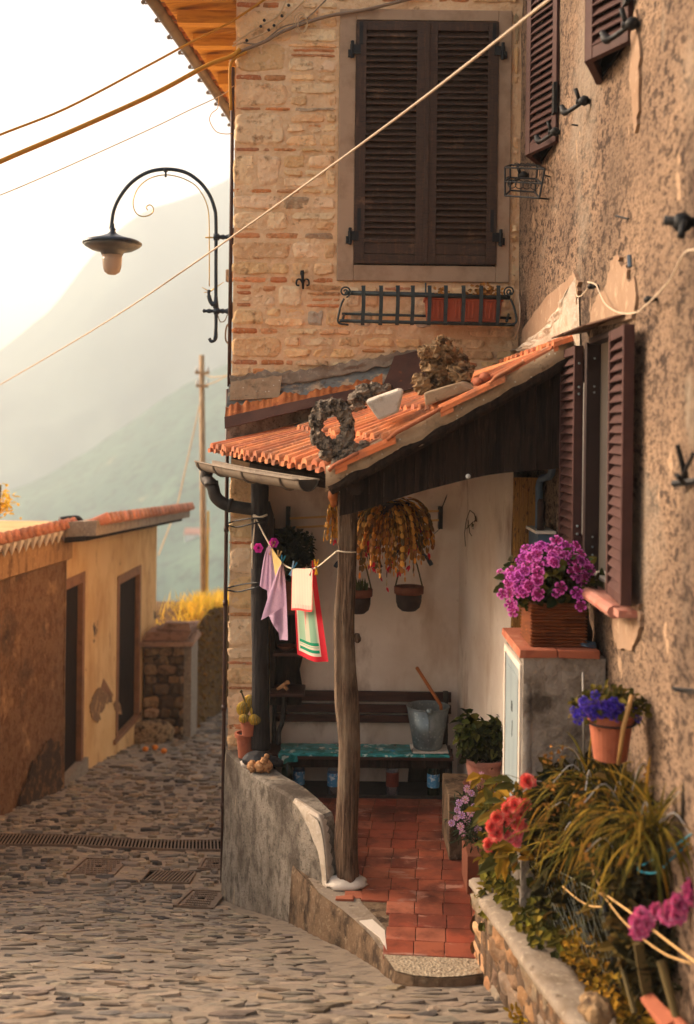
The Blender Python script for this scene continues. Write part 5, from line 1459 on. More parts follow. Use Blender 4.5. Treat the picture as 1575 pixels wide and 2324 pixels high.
for i, (x, y, r) in enumerate(((1000, 800, .075), (1030, 815, .07), (1045, 850, .065), (985, 840, .06), (1010, 860, .07), (960, 875, .05), (985, 882, .055), (1030, 878, .06), (1060, 840, .04), (950, 862, .04), (1008, 782, .045), (962, 800, .04), (965, 828, .035), (1052, 822, .035), (1000, 772, .03))): t.blob(at(x, y, 6.25 + .1 * math.sin(i * 2.1)), (r, r * .9, r * .9), .55, 3.4, (16, 11), i + 30)
tag(t.build('tufa_stone', 'rock_tan', smooth=False), 'largest craggy tan stone heaped on the middle of the roof verge', 'stone', 'stones laid on the porch roof')
t = MB(); t.hexa([at(966, 922, 6.0), at(1078, 884, 5.97), at(1084, 878, 6.2), at(972, 912, 6.2)], [at(960, 892, 6.0), at(1040, 868, 5.97), at(1062, 862, 6.2), at(980, 884, 6.2)])
tag(t.build('brick_slab', 'verge_cement', bev=.012), 'lichened slab propping up the largest stone on the verge', 'slab', 'stones laid on the porch roof')
t = MB(); t.blob(at(1100, 858, 5.98), (.035, .05, .03), .3, 2.5, (12, 8), 3); t.blob(at(1085, 866, 5.98), (.03, .05, .025), .2, 2.5, (12, 8), 5)
tag(t.build('broken_tile', 'roof_tile' if False else 'terracotta', smooth=True), 'broken pale orange tile end right of the largest stone', 'tile piece', 'stones laid on the porch roof')
# ---------------------------------------------------------------- wall lamp
YL = 8.02
L_ = lambda x, y, Y=YL: at(x, y, Y)
lamp = thing('wall_lamp', 'black wrought iron swan neck street lamp bracketed to the corner of the stone house', 'street lamp', L_(530, 538))
m = MB()
pts = [(488, 770), (490, 742), (490, 700), (490, 600), (490, 500), (486, 470), (474, 440), (452, 412), (420, 391), (378, 384), (336, 391), (300, 413), (274, 444), (258, 478), (252, 520)]
m.tube(curve_pts([L_(x, y) for x, y in pts], 6), .0135, 10)
m.tube(curve_pts([L_(490, 745), L_(490, 768), L_(480, 775), L_(475, 768)], 5), .012, 8)
m.build('neck', 'lamp_iron', lamp, smooth=True)
for y in (538, 706):
    m = MB()
    a, w = L_(490, y), Vector((XC + .0, YL, L_(490, y).z))
    mt = Matrix.Rotation(rad(90), 3, 'Y')
    ln = (w - a).length
    m.lathe([(.0, -.02), (.026, -.015), (.026, .02), (.014, .03), (.02, ln * .4), (.013, ln * .5), (.022, ln * .65), (.03, ln * .75), (.055, ln * .88), (.06, ln + .01), (0, ln + .01)], a, 12, mat=mt)
    m.box(w + Vector((-.012, -.05, -.06)), w + Vector((.0, .05, .06)))
    if y > 600: m.lathe([(.0, -.1), (.016, -.09), (.01, -.07), (.018, -.05), (.012, -.03), (.012, 0), (0, 0)], a, 10, mat=mt)
    m.build('bracket', 'lamp_iron', lamp, smooth=True)
m = MB(); m.blob(L_(376, 386), (.02, .02, .018), 0, 1, (10, 8)); m.tube([L_(376, 386), L_(376, 402)], [.007, .009], 7)
m.tube(curve_pts([L_(490, 690), L_(480, 688), L_(474, 672), L_(474, 658)], 4), [.02] * 4 + [.016] * 5 + [.012] * 4, 8); m.tube([L_(490, 672), L_(490, 700)], [.014, .022], 8)
m.build('collar', 'lamp_iron', lamp, smooth=True)
m = MB()
sp = [(475, 650), (475, 560), (474, 490), (468, 460), (456, 436), (440, 418), (410, 403), (375, 397), (340, 405), (315, 425), (303, 452), (304, 474), (314, 488), (330, 491), (345, 484), (348, 472), (340, 465), (332, 470), (335, 477)]
m.tube(curve_pts([L_(x, y, YL + .01) for x, y in sp], 5), .0045, 6)
m.tube([L_(466, 539), L_(490, 539)], .006, 6)
for (x1, y1) in ((458, 652), (462, 664), (505, 642), (508, 640)): m.tube([L_(476, 662), L_(x1, y1)], [.006, .002], 5)
m.build('scroll', 'brass', lamp, smooth=True)
m = MB(); c = L_(255, 548)
m.lathe([(0, .135), (.012, .13), (.014, .10), (.024, .09), (.02, .075), (.03, .06), (.045, .05), (.10, .03), (.185, .008), (.213, -.008), (.213, -.022), (0, -.022)], c, 36)
sd_ = m.build('shade', 'lamp_iron', lamp, smooth=True)
m = MB(); m.lathe([(0, -.0225), (.206, -.0225), (.20, -.035), (.15, -.062), (.085, -.078), (.075, -.10), (.0, -.10)], c, 36)
m.build('reflector', 'lamp_grey', lamp, smooth=True)
m = MB(); m.lathe([(.072, -.1005), (.07, -.14), (.066, -.19), (.056, -.222), (.03, -.24), (0, -.244)], c, 28); m.build('globe', 'lamp_glass', lamp, smooth=True)
m = MB(); p = L_(519, 626, 8.1); m.box(p + Vector((-.02, -.03, -.045)), p + Vector((.03, .03, .045))); tag(m.build('junction_box', 'surround', bev=.008), 'small pale junction box on the house corner below the lamp bracket', 'junction box')
m = MB(); m.tube(curve_pts([L_(494, 715), L_(500, 730), L_(510, 728), L_(516, 715), L_(524, 712)], 4), .004, 6); m.tube(curve_pts([L_(524, 730), L_(514, 742), L_(512, 770), L_(520, 782)], 4), .007, 6)
tag(m.build('lamp_cable', 'cable_grey', smooth=True), 'loose cable loop below the lower lamp bracket', 'cable')
# ---------------------------------------------------------------- wires overhead and on the wall
def wire(pts, r, mat, lab, nm='overhead_cable', group=None):
    m = MB(); m.tube(curve_pts(pts, 6), r, 8); tag(m.build(nm, mat, smooth=True), lab, 'cable', group)
wire([at(1300, -40, 4.3), at(1245, 0, 4.5), at(900, 268, 5.6), at(530, 535, 7.0), at(250, 725, 8.9), at(0, 873, 11.5), at(-120, 940, 13)], .0062, 'cable_white', 'long pale cable sagging diagonally across the whole picture in front of the big window')
wire([at(-60, 400, 7.0), at(0, 367, 7.1), at(180, 290, 7.3), at(350, 213, 7.6), at(468, 150, 7.78), at(525, 128, 7.82), at(545, 112, 7.84)], .016, 'cable_gold', 'thick twisted cable running from the left edge to the house corner under the eaves')
wire([at(-60, 335, 7.0), at(0, 306, 7.1), at(150, 246, 7.3), at(330, 152, 7.6), at(430, 98, 7.74), at(520, 52, 7.82), at(608, -6, 7.84)], .008, 'cable_gold', 'thinner upper cable from the left edge up across the eaves')
wire([at(-60, 462, 7.1), at(0, 443, 7.2), at(130, 388, 7.4), at(330, 298, 7.6), at(430, 250, 7.75), at(505, 215, 7.83), at(530, 195, 7.86)], .0035, 'cable_pale', 'thinnest lowest wire from the left edge to the house corner')
wire([at(497, 220, 7.84), at(494, 245, 7.84), at(480, 258, 7.84), at(476, 275, 7.84), at(490, 298, 7.84), at(510, 304, 7.84), at(528, 303, 7.86)], .003, 'cable_gold', 'thin curly loop of wire hanging beside the house corner')
YW = 7.85
wire([at(524, 140, 7.84), at(540, 120, YW), at(600, 95, YW), at(650, 68, YW), at(740, 38, YW), at(830, 22, YW), at(960, -10, YW)], .012, 'cable_grey', 'grey conduit running up the stone wall to the top of the window', 'wall_cable', 'cables on the stone wall')
wire([at(524, 250, 7.84), at(522, 160, 7.83), at(530, 135, 7.83), at(560, 118, YW)], .011, 'cable_gold', 'cable turning down the free corner of the house beneath the conduit', 'wall_cable', 'cables on the stone wall')
wire([at(528, 105, 7.84), at(560, 92, YW), at(610, 70, YW), at(660, 30, YW), at(700, -8, YW)], .007, 'cable_pale', 'pale cable rising steeply across the top of the stone wall', 'wall_cable', 'cables on the stone wall')
wire([at(530, 98, 7.84), at(580, 66, YW), at(630, 36, YW), at(650, 0, YW)], .006, 'cable_pale', 'second pale cable just above the steep one', 'wall_cable', 'cables on the stone wall')
wire([at(545, 96, YW), at(590, 98, YW), at(640, 62, YW), at(690, 46, YW), at(740, 0, YW)], .005, 'cable_grey', 'slack cable swinging between the two pale ones', 'wall_cable', 'cables on the stone wall')
m = MB()
for k in range(3):
    cx, cy_ = 681 + k * 3, 52 + k * 2
    m.tube(curve_pts([at(cx + math.cos(a) * (15 - k * 2), cy_ + math.sin(a) * (24 - k * 3), YW - .005 * k) for a in [i * PI / 6 for i in range(13)]], 2), .004, 6)
tag(m.build('cable_coil', 'cable_pale', smooth=True), 'coil of spare pale cable tied to the conduit', 'coil')
m = MB()
for (x, y) in ((600, 46), (640, 36), (655, 12), (610, 68), (560, 92), (592, 60), (622, 58)): m.blob(at(x, y, YW - .004), (.012, .01, .012), 0, 1, (8, 6))
tag(m.build('cable_clips', 'iron'), 'row of dark insulator clips on the cables above the stone wall', 'clips')
# iron anchor on the stone wall
t = thing('wall_anchor', 'small black iron fleur de lis wall anchor left of the flower rack', 'wall anchor', at(687, 658, 7.86))
m = MB(); Ya = 7.855
m.tube([at(686, 614, Ya), at(688, 656, Ya)], [.014, .009], 6)
for s_ in (-1, 1): m.tube(curve_pts([at(687, 644, Ya), at(687 + s_ * 6, 634, Ya), at(687 + s_ * 13, 636, Ya), at(687 + s_ * 14, 646, Ya), at(687 + s_ * 8, 648, Ya)], 4), .007, 6)
m.blob(at(686, 620, Ya), (.016, .012, .022), .1, 2, (8, 6)); m.build('anchor', 'iron', t, smooth=True)
# ---------------------------------------------------------------- wrought iron flower rack under the window
rk = thing('flower_rack', 'dark wrought iron flower box rack fixed under the big shuttered window', 'rack', at(966, 735, 7.8))
YF, YBk = 7.58, 7.86
m = MB()
xs_ = [779 + 0, 825, 865, 903, 937, 975, 1012, 1052, 1092, 1131]
m.tube([at(785, 665, YF), at(1158, 676, YF)], .014, 8); m.tube([at(770, 728, YF), at(1168, 737, YF)], .012, 8)
m.tube([at(785, 662, YBk), at(1158, 672, YBk)], .01, 6); m.tube([at(776, 712, YBk), at(1160, 722, YBk)], .01, 6)
for x in (785, 1158): m.tube([at(x, 668, YF), at(x, 664, YBk)], .01, 6); m.tube([at(x - 8, 729, YF), at(x - 4, 714, YBk)], .01, 6)
m.build('rails', 'green_iron', rk, smooth=True)
for x in xs_[1:]:
    m = MB()
    c = [at(x - 1, 651, YF + .035), at(x, 648, YF + .01), at(x, 656, YF - .014), at(x, 690, YF - .016), at(x - 2, 730, YF - .016), at(x - 2, 738, YF - .01)]
    c = curve_pts(c, 4)
    for a, b_ in zip(c, c[1:]):
        m.hexa([a + Vector((-.013, 0, 0)), a + Vector((.013, 0, 0)), b_ + Vector((.013, 0, 0)), b_ + Vector((-.013, 0, 0))], [p + Vector((0, -.005, 0)) for p in (a + Vector((-.013, 0, 0)), a + Vector((.013, 0, 0)), b_ + Vector((.013, 0, 0)), b_ + Vector((-.013, 0, 0)))])
    m.build('bar', 'green_iron', rk)
for (s_, xc) in ((-1, 781), (1, 1158)):
    m = MB()
    for dy in (0, .02):
        m.tube(curve_pts([at(xc - s_ * 0, 678 + 0, YF - dy), at(xc + s_ * 6, 690, YF - dy), at(xc + s_ * 11, 708, YF - dy), at(xc + s_ * 13, 732, YF - dy), at(xc - s_ * 10, 737, YF - dy)], 5), .008, 6)
        sp_ = [at(xc + s_ * (-2 + (2.5 + 11 * (1 - i / 14)) * math.cos(i * .75 + 1.8)), 662 + (2.5 + 11 * (1 - i / 14)) * math.sin(i * .75 + 1.8), YF - dy) for i in range(15)]
        m.tube(curve_pts(sp_, 3), .006, 6)
    m.build('scroll', 'green_iron', rk, smooth=True)
m = MB(); m.tube([at(966, 642, 7.85), at(966, 668, 7.84)], .007, 6); m.build('hanger', 'green_iron', rk)
tr = thing('trough_planter', 'orange plastic trough planter standing in the right half of the iron rack', 'planter', at(1060, 730, 7.7))
m = MB()
a, b_ = at(972, 728, 7.62), at(1134, 731, 7.62); a2, b2 = at(968, 672, 7.60), at(1140, 678, 7.60)
D_ = Vector((0, .19, 0))
m.hexa([a, b_, b_ + D_, a + D_], [a2, b2, b2 + D_ * 1.1, a2 + D_ * 1.1])
for i in range(17):
    t_ = (i + .5) / 17
    if i in (5, 11): continue
    p, q = a.lerp(b_, t_), a2.lerp(b2, t_)
    m.hexa([p.lerp(q, .12) + Vector((-.007, -.011, 0)), p.lerp(q, .12) + Vector((.007, -.011, 0)), p.lerp(q, .12) + Vector((.008, .002, 0)), p.lerp(q, .12) + Vector((-.008, .002, 0))], [p.lerp(q, .84) + Vector((-.007, -.011, 0)), p.lerp(q, .84) + Vector((.007, -.011, 0)), p.lerp(q, .84) + Vector((.008, .002, 0)), p.lerp(q, .84) + Vector((-.008, .002, 0))])
m.build('body', 'trough_orange', tr, bev=.003)
m = MB(); m.hexa([a2 + Vector((-.008, -.01, -.02)), b2 + Vector((.008, -.01, -.02)), b2 + D_ * 1.15 + Vector((.008, 0, -.02)), a2 + D_ * 1.15 + Vector((-.008, 0, -.02))], [a2 + Vector((-.008, -.01, .004)), b2 + Vector((.008, -.01, .004)), b2 + D_ * 1.15 + Vector((.008, 0, .004)), a2 + D_ * 1.15 + Vector((-.008, 0, .004))])
m.build('rim', 'trough_orange', tr, bev=.003)
m = MB()
for (cx, n_) in ((1108, 70), (1086, 25), (1002, 20)):
    for i in range(n_):
        p = at(cx + RND.gauss(0, 12), 664 + RND.gauss(0, 7), 7.68 + RND.uniform(-.06, .06)); m.leaf(p, (RND.uniform(-1, 1), RND.uniform(-1, 1), RND.uniform(-.6, 1)), (0, -1, RND.uniform(-1, 1)), .035, .022, vary(C(170, 120, 60), .35))
m.build('withered_foliage', 'leaf_olive', tr)
# wire basket in the corner of the two walls
wbk = thing('wire_basket', 'small black wire basket hanging in the corner beside the window surround', 'basket', at(1190, 450, 6.8))
m = MB()
a1, a2_, a3, a4 = at(1146, 380, 6.85), at(1236, 384, 6.6), at(1220, 376, 7.0), at(1158, 374, 7.1)
b1, b2_, b3, b4 = at(1146, 444, 6.85), at(1224, 450, 6.6), at(1214, 436, 7.0), at(1158, 432, 7.1)
mid = lambda p, q: p.lerp(q, .5)
for ring in ((a1, a2_, a3, a4), (b1, b2_, b3, b4), (mid(a1, b1), mid(a2_, b2_), mid(a3, b3), mid(a4, b4))):
    for i in range(4): m.tube([ring[i], ring[(i + 1) % 4]], .006, 6)
for p, q in ((a1, b1), (a2_, b2_), (a3, b3), (a4, b4)): m.tube([p, q], .0065, 6)
for k in range(4):
    c = mid(a1, b1).lerp(mid(a2_, b2_), .2 + k * .2) + Vector((0, 0, -.012))
    m.tube(curve_pts([c + Vector((math.cos(t_ * PI / 4), 0, math.sin(t_ * PI / 4))) * .026 for t_ in range(9)], 2), .003, 5)
    c = a1.lerp(a2_, .3 + k * .14) + Vector((0, 0, .01)); m.tube(curve_pts([c + Vector((math.cos(t_ * PI / 4), 0, math.sin(t_ * PI / 4))) * .02 for t_ in range(5)], 2), .003, 5)
m.tube([a2_.lerp(b2_, .2), a2_.lerp(b2_, .2) + Vector((.05, .05, 0))], .005, 5); m.tube([b2_, b2_ + Vector((.06, .05, .006))], .006, 5)
m.build('wirework', 'iron', wbk)
# ---------------------------------------------------------------- bench and the things on and under it
SZ = -2.325
bn = thing('bench', 'dark slatted wooden bench with iron frame against the porch back wall', 'bench', (.1, 8.05, ZF))
def slat(z0, z1, Y, x0=-.53, x1=.80):
    m = MB(); m.box((x0, Y, z0), (x1, Y + .028, z1)); m.build('back_slat', 'bench_wood', bn, bev=.004)
zb_ = lambda y, Y=8.2: -(y - PY0) * Y / F
slat(zb_(1592), zb_(1569), 8.2); slat(zb_(1617), zb_(1598), 8.19); slat(zb_(1638), zb_(1621), 8.18, -.53, .78)
m = MB(); m.box((-.62, 7.87, SZ - .035), (.79, 8.15, SZ)); m.build('seat', 'bench_wood', bn, bev=.004)
m = MB(); m.box((-.60, 7.90, SZ - .02 - .08), (.77, 7.92, SZ - .037)); m.build('seat_rail', 'dark_plank', bn)
for x in (.755, -.515):
    m = MB(); m.tube([(x, 7.93, ZF), (x, 7.93, SZ - .036)], .018, 8); m.tube([(x, 8.14, ZF), (x, 8.15, SZ), (x + .005, 8.21, zb_(1566))], .018, 8); m.tube([(x, 7.93, ZF + .1), (x, 8.14, ZF + .1)], .014, 8)
    m.build('leg_frame', 'gutter_dark', bn, smooth=True)
m = MB(); p = at(638, 1600, 8.0)
m.tube(curve_pts([at(632, 1690, 7.95), at(633, 1660, 7.98), at(640, 1640, 8.0), at(645, 1600, 8.02), at(646, 1580, 8.04)], 4), .018, 8); m.build('arm_post', 'gutter_dark', bn, smooth=True)
m = MB(); m.box((.735, 8.13, SZ), (.765, 8.16, zb_(1562))); m.build('arm_post', 'gutter_dark', bn)
m = MB(); m.box((-.6, 8.262, ZF), (.82, 8.275, SZ - .06)); m.build('back_panel', 'dark_plank', bn)
m = MB(); m.box((-.62, 7.95, ZF + .0), (.8, 8.26, ZF + .025)); tag(m.build('low_ledge', 'gutter_dark'), 'low dark ledge on the porch floor under the bench', 'ledge')
# oilcloth
m = MB()
def oc(u, v):
    x = lerp(-.455, .76, u); s = v * .31
    if s < .27: p = Vector((x + .02 * noise.noise(Vector((v * 3, 2, 0))), 8.13 - s, SZ + .006 + .005 * abs(noise.noise(Vector((x * 9, s * 9, 0))))))
    else: p = Vector((x, 7.862, SZ + .005 - (s - .27) * .35))
    if u < .12 and v > .7: p.z -= .0
    return p
m.grid(oc, 60, 16)
tag(m.build('oilcloth', 'oilcloth', smooth=True), 'turquoise patterned oilcloth spread along the bench seat', 'tablecloth')
m = MB(); p = at(645, 1706, 7.85)
m.grid(lambda u, v: Vector((lerp(-.465, -.33, u) + .01 * v, 7.856 - .012 * math.sin(u * 9), SZ + .006 - v * lerp(.075, .05, u))), 10, 5)
tag(m.build('oilcloth_corner', 'oilcloth', smooth=True), 'corner of the turquoise oilcloth hanging over the left end of the bench seat', 'tablecloth')
m = MB()
def tw(u, v): return Vector((lerp(.50, .755, u), lerp(7.90, 8.1, v), SZ + .022 + .006 * noise.noise(Vector((u * 6, v * 5, 1)))))
m.grid(tw, 16, 10); m.grid(lambda u, v: tw(u, 0) + Vector((0, -.012 * math.sin(v * PI), -.014 * v)), 16, 4, flip=True); m.grid(lambda u, v: tw(u, v) + Vector((0, 0, -.013)), 16, 10, flip=True)
m.grid(lambda u, v: Vector((.50 - .012 * math.sin(v * PI) + .0, lerp(7.9, 8.1, u), SZ + .024 - .014 * v + .05 * math.exp(-((u - .1) * 8) ** 2) * (1 - v))), 10, 4)
tag(m.build('folded_towel', 'towel_white', smooth=True), 'folded off white towel lying under the zinc bucket', 'towel')
bk = thing('bucket', 'galvanised zinc bucket standing on the right end of the bench', 'bucket', (.612, 8.0, SZ + .024))
bx = Vector((.612, 8.0, SZ + .026)); bh = .298
m = MB(); m.lathe([(0, 0), (.098, 0), (.104, .006), (.154, bh), (.150, bh), (.098, .02), (0, .02)], bx, 32); m.build('body', 'zinc', bk, smooth=True)
m = MB(); tr_ = [(.154 + .005 * math.cos(a), bh + .005 * math.sin(a)) for a in [i * PI / 4 for i in range(9)]]; m.lathe(tr_, bx, 32)
m.v = m.v; m.f = [f for f in m.f if len(f) == 4]; m.c = [None] * len(m.f); m.build('rim', 'zinc', bk, smooth=True)
m = MB(); m.tube([bx + Vector((.0, -.104, .01)), bx + Vector((0, -.152, bh - .02))], .0045, 6); m.build('seam', 'zinc', bk)
m = MB(); m.lathe([(0, -.008), (.022, -.006), (.024, .006), (0, .01)], bx + Vector((.0, -.158, bh + .002)), 10, mat=Matrix.Rotation(rad(90), 3, 'X')); m.tube(curve_pts([bx + Vector((.0, -.156, bh)), bx + Vector((.012, -.158, bh - .03)), bx + Vector((.0, -.157, bh - .05)), bx + Vector((-.012, -.158, bh - .03)), bx + Vector((0, -.157, bh))], 4), .003, 5); m.build('ear', 'zinc', bk, smooth=True)
m = MB(); m.tube([at(1000, 1604, 8.02) + Vector((.02, 0, -.15)), at(1000, 1600, 8.02), at(947, 1517, 8.05)], .0125, 8); m.blob(at(947, 1517, 8.05), (.014, .014, .014), 0, 1, (8, 6))
tag(m.build('broom_handle', 'broom', smooth=True), 'orange brown broom stick leaning out of the zinc bucket', 'stick')
def bottle(x, yb, Y, r, h, mat, lab, label_mat=None, cap='white_plastic', prof=None):
    p = at(x, yb, Y); p.z = ZF + .026
    t = thing('bottle', lab, 'bottle', p, 'bottles under the bench')
    m = MB(); m.lathe(prof or [(0, 0), (r, .004), (r, h * .6), (r * .9, h * .68), (r * .45, h * .82), (r * .34, h * .88), (r * .34, h * .96), (0, h * .96)], p, 16); m.build('body', mat, t, smooth=True)
    if label_mat: m = MB(); m.lathe([(r * 1.02, h * .2), (r * 1.03, h * .22), (r * 1.03, h * .50), (r * 1.02, h * .52)], p, 16); m.f = [f for f in m.f if len(f) == 4]; m.c = [None] * len(m.f); m.build('label', label_mat, t, smooth=True)
    m = MB(); m.lathe([(0, h * .961), (r * .4, h * .961), (r * .4, h * 1.0), (0, h * 1.0)], p, 12); m.build('cap', cap, t, smooth=True)
bottle(651, 1800, 7.88, .042, .30, 'bottle_green', 'green glass bottle with a white stopper at the left end under the bench')
bottle(678, 1806, 8.0, .042, .30, 'bottle_blue', 'bluish plastic water bottle next to the green bottle under the bench', 'label_blue', 'peg_blue')
bottle(757, 1806, 7.97, .046, .30, 'bottle_clear', 'clear water bottle with a blue label half hidden by the front post', 'label_blue')
bottle(890, 1806, 7.97, .046, .32, 'bottle_clear', 'clear water bottle with a dark red label under the middle of the bench', 'label_red', 'peg_blue')
bottle(983, 1806, 7.97, .044, .30, 'bottle_green', 'dark green wine bottle with a blue label under the right of the bench', 'label_blue', 'dark_void')
# shelf stand at the left end
sh = thing('shelf_stand', 'dark carved wooden corner shelf stand at the left end of the bench', 'shelf', (-.47, 8.2, SZ))
SP = lambda x, y, Y=8.12: at(x, y, Y)
m = MB()
outl = [(618, 1200), (660, 1200), (678, 1240), (684, 1300), (676, 1380), (684, 1430), (690, 1480), (680, 1520), (686, 1560), (684, 1600), (618, 1600)]
m.prism([SP(x, y, 8.16) for x, y in outl], (0, .02, 0)); m.build('back_panel', 'dark_plank', sh)
m = MB(); m.prism([SP(x, y, 8.02) for x, y in [(613, 1180), (621, 1180), (624, 1340), (620, 1400), (626, 1480), (622, 1560), (626, 1600), (613, 1600)]], (0, .14, 0)); m.build('side_panel', 'dark_plank', sh)
for (y, x0, x1, Y0) in ((1578, 612, 690, 7.86), (1486, 620, 690, 7.92), (1392, 622, 690, 7.95)):
    m = MB(); a = at(x0, y, Y0); b_ = at(x1, y - 4, Y0)
    m.box((a.x, Y0, a.z - .012), (b_.x, 8.16, a.z + .012)); m.build('shelf', 'bench_wood', sh, bev=.004)
zsh = at(650, 1486, 7.92).z + .013
m = MB(); m.lathe([(0, 0), (.03, 0), (.04, .006), (.075, .03), (.078, .036), (.06, .03), (0, .012)], (at(652, 1486, 8.02).x, 8.02, zsh), 20); tag(m.build('bowl', 'pot_rim', smooth=True), 'shallow orange brown glazed bowl on the middle shelf of the stand', 'bowl')
zs2 = at(650, 1578, 7.86).z + .013; p = at(643, 1566, 7.93)
m = MB(); m.tube([(p.x - .045, 7.93, zs2 + .012), (p.x, 7.93, zs2 + .04), (p.x + .025, 7.93, zs2 + .062)], [.01, .016, .014], 7); m.tube([(p.x + .0, 7.93, zs2 + .04), (p.x + .03, 7.93, zs2 + .01)], [.014, .012], 7); m.blob((p.x + .03, 7.93, zs2 + .062), (.018, .016, .016), .3, 3, (8, 6))
tag(m.build('driftwood', 'coral', smooth=True), 'little tan driftwood twig on the lowest shelf of the stand', 'driftwood')
zp = at(650, 1392, 7.95).z + .013
t = thing('potted_geranium', 'dark leafy potted plant in a square terracotta pot on the top shelf of the stand', 'potted plant', (at(660, 1390, 8.03).x, 8.03, zp))
px_ = at(662, 1390, 8.03).x
m = MB(); m.hexa([(px_ - .075, 7.96, zp), (px_ + .075, 7.96, zp), (px_ + .075, 8.1, zp), (px_ - .075, 8.1, zp)], [(px_ - .095, 7.94, zp + .22), (px_ + .095, 7.94, zp + .22), (px_ + .095, 8.12, zp + .22), (px_ - .095, 8.12, zp + .22)]); m.box((px_ - .10, 7.935, zp + .17), (px_ + .10, 8.125, zp + .215)); m.build('pot', 'pot_rim', t, bev=.004)
def cloud(name, mat, parent, c, r, n, L, W, cols, down=0.0, out=.6, shell=.5, vy=.3, nz=None, bias=(0, 0, 0)):
    m = MB(); c = Vector(c)
    for i in range(n):
        d = Vector((RND.gauss(0, 1), RND.gauss(0, 1), RND.gauss(0, 1))).normalized()
        k = shell + (1 - shell) * RND.random() if RND.random() < .8 else RND.random()
        lump = 1 + .3 * noise.noise(d * 2.2 + c)
        p = c + Vector((d.x * r[0], d.y * r[1], d.z * r[2])) * k * lump
        dr = (d * out + Vector((RND.uniform(-1, 1), RND.uniform(-1, 1), RND.uniform(-.6, .8))) * .7 + Vector((0, 0, -down)) + Vector(bias))
        s_ = RND.uniform(.7, 1.25)
        m.leaf(p, dr, d + Vector((RND.uniform(-.5, .5), RND.uniform(-.5, .5), .4)), L * s_, W * s_, vary(RND.choice(cols), vy, .1))
    return m.build(name, mat, parent)
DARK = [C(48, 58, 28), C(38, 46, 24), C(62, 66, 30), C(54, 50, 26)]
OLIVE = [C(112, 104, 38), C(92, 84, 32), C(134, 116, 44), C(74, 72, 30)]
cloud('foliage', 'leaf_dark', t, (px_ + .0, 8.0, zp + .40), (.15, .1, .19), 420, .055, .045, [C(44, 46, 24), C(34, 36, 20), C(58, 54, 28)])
m = MB()
for i in range(6): m.tube([(px_, 8.03, zp + .2), (px_ + RND.uniform(-.1, .14), 8.0, zp + RND.uniform(.4, .58))], .005, 5)
m.tube([(px_, 8.03, zp + .3), at(702, 1240, 7.98), at(708, 1222, 7.98)], .004, 5); m.build('stems', 'stem', t)
cloud('leaf_sprig', 'leaf_dark', t, at(704, 1224, 7.98), (.03, .02, .045), 26, .03, .024, DARK)
# rails on the back wall
t = thing('wall_rack', 'pair of thin wooden rails on iron brackets across the porch back wall', 'rack', at(830, 1190, 8.25))
for (y, r) in ((1163, .009), (1184, .009)):
    m = MB(); m.tube([at(652, y + 14, 8.18), at(1004, y - 4, 8.18)], r, 6); m.build('rail', 'peg_wood', t)
for x in (654, 1000):
    m = MB(); a = at(x, 1150, 8.2); m.box((a.x - .015, 8.17, at(x, 1200, 8.2).z), (a.x + .015, 8.27, a.z)); m.build('bracket', 'iron', t)
m = MB(); m.tube([at(1022, 1100, 8.27), at(1012, 1130, 8.26), at(1002, 1155, 8.22)], .004, 5); m.tube([at(998, 1200, 8.25), at(965, 1230, 8.25)], .002, 4); m.build('wire', 'iron', t)
m = MB()
pp = lambda x, y: Vector((interp([(1043, .862), (1165, 1.022)], x) - .03, interp([(1043, 8.28), (1165, 6.75)], x), 0))
def onright(x, y):
    # point on the slanting porch side wall
    dx, dy = unroll(x, y)
    # line from (.85,8.29) to (1.02,6.75): solve X = dx*Y/F
    k = (1.02 - .85) / (6.75 - 8.29)
    Yq = (.85 - k * 8.29) / (dx / F - k)
    return at(x, y, Yq) + Vector((-.018, 0, 0))
for pts in ([(1062, 1240), (1060, 1210), (1064, 1180), (1072, 1158)], [(1072, 1158), (1082, 1166), (1086, 1180)], [(1064, 1200), (1074, 1190), (1080, 1184)], [(1068, 1180), (1072, 1210), (1076, 1216)]): m.tube([onright(x, y) for x, y in pts], .003, 5)
for (x, y) in ((1084, 1178), (1082, 1190), (1076, 1192), (1070, 1195), (1086, 1170)): m.leaf(onright(x, y), (RND.uniform(-.3, .3), 1, RND.uniform(-1, .4)), (-1, 0, 0), .07, .035)
tag(m.build('dried_sprig', 'stem'), 'dried sprig of twigs pinned to the porch side wall', 'dried sprig')
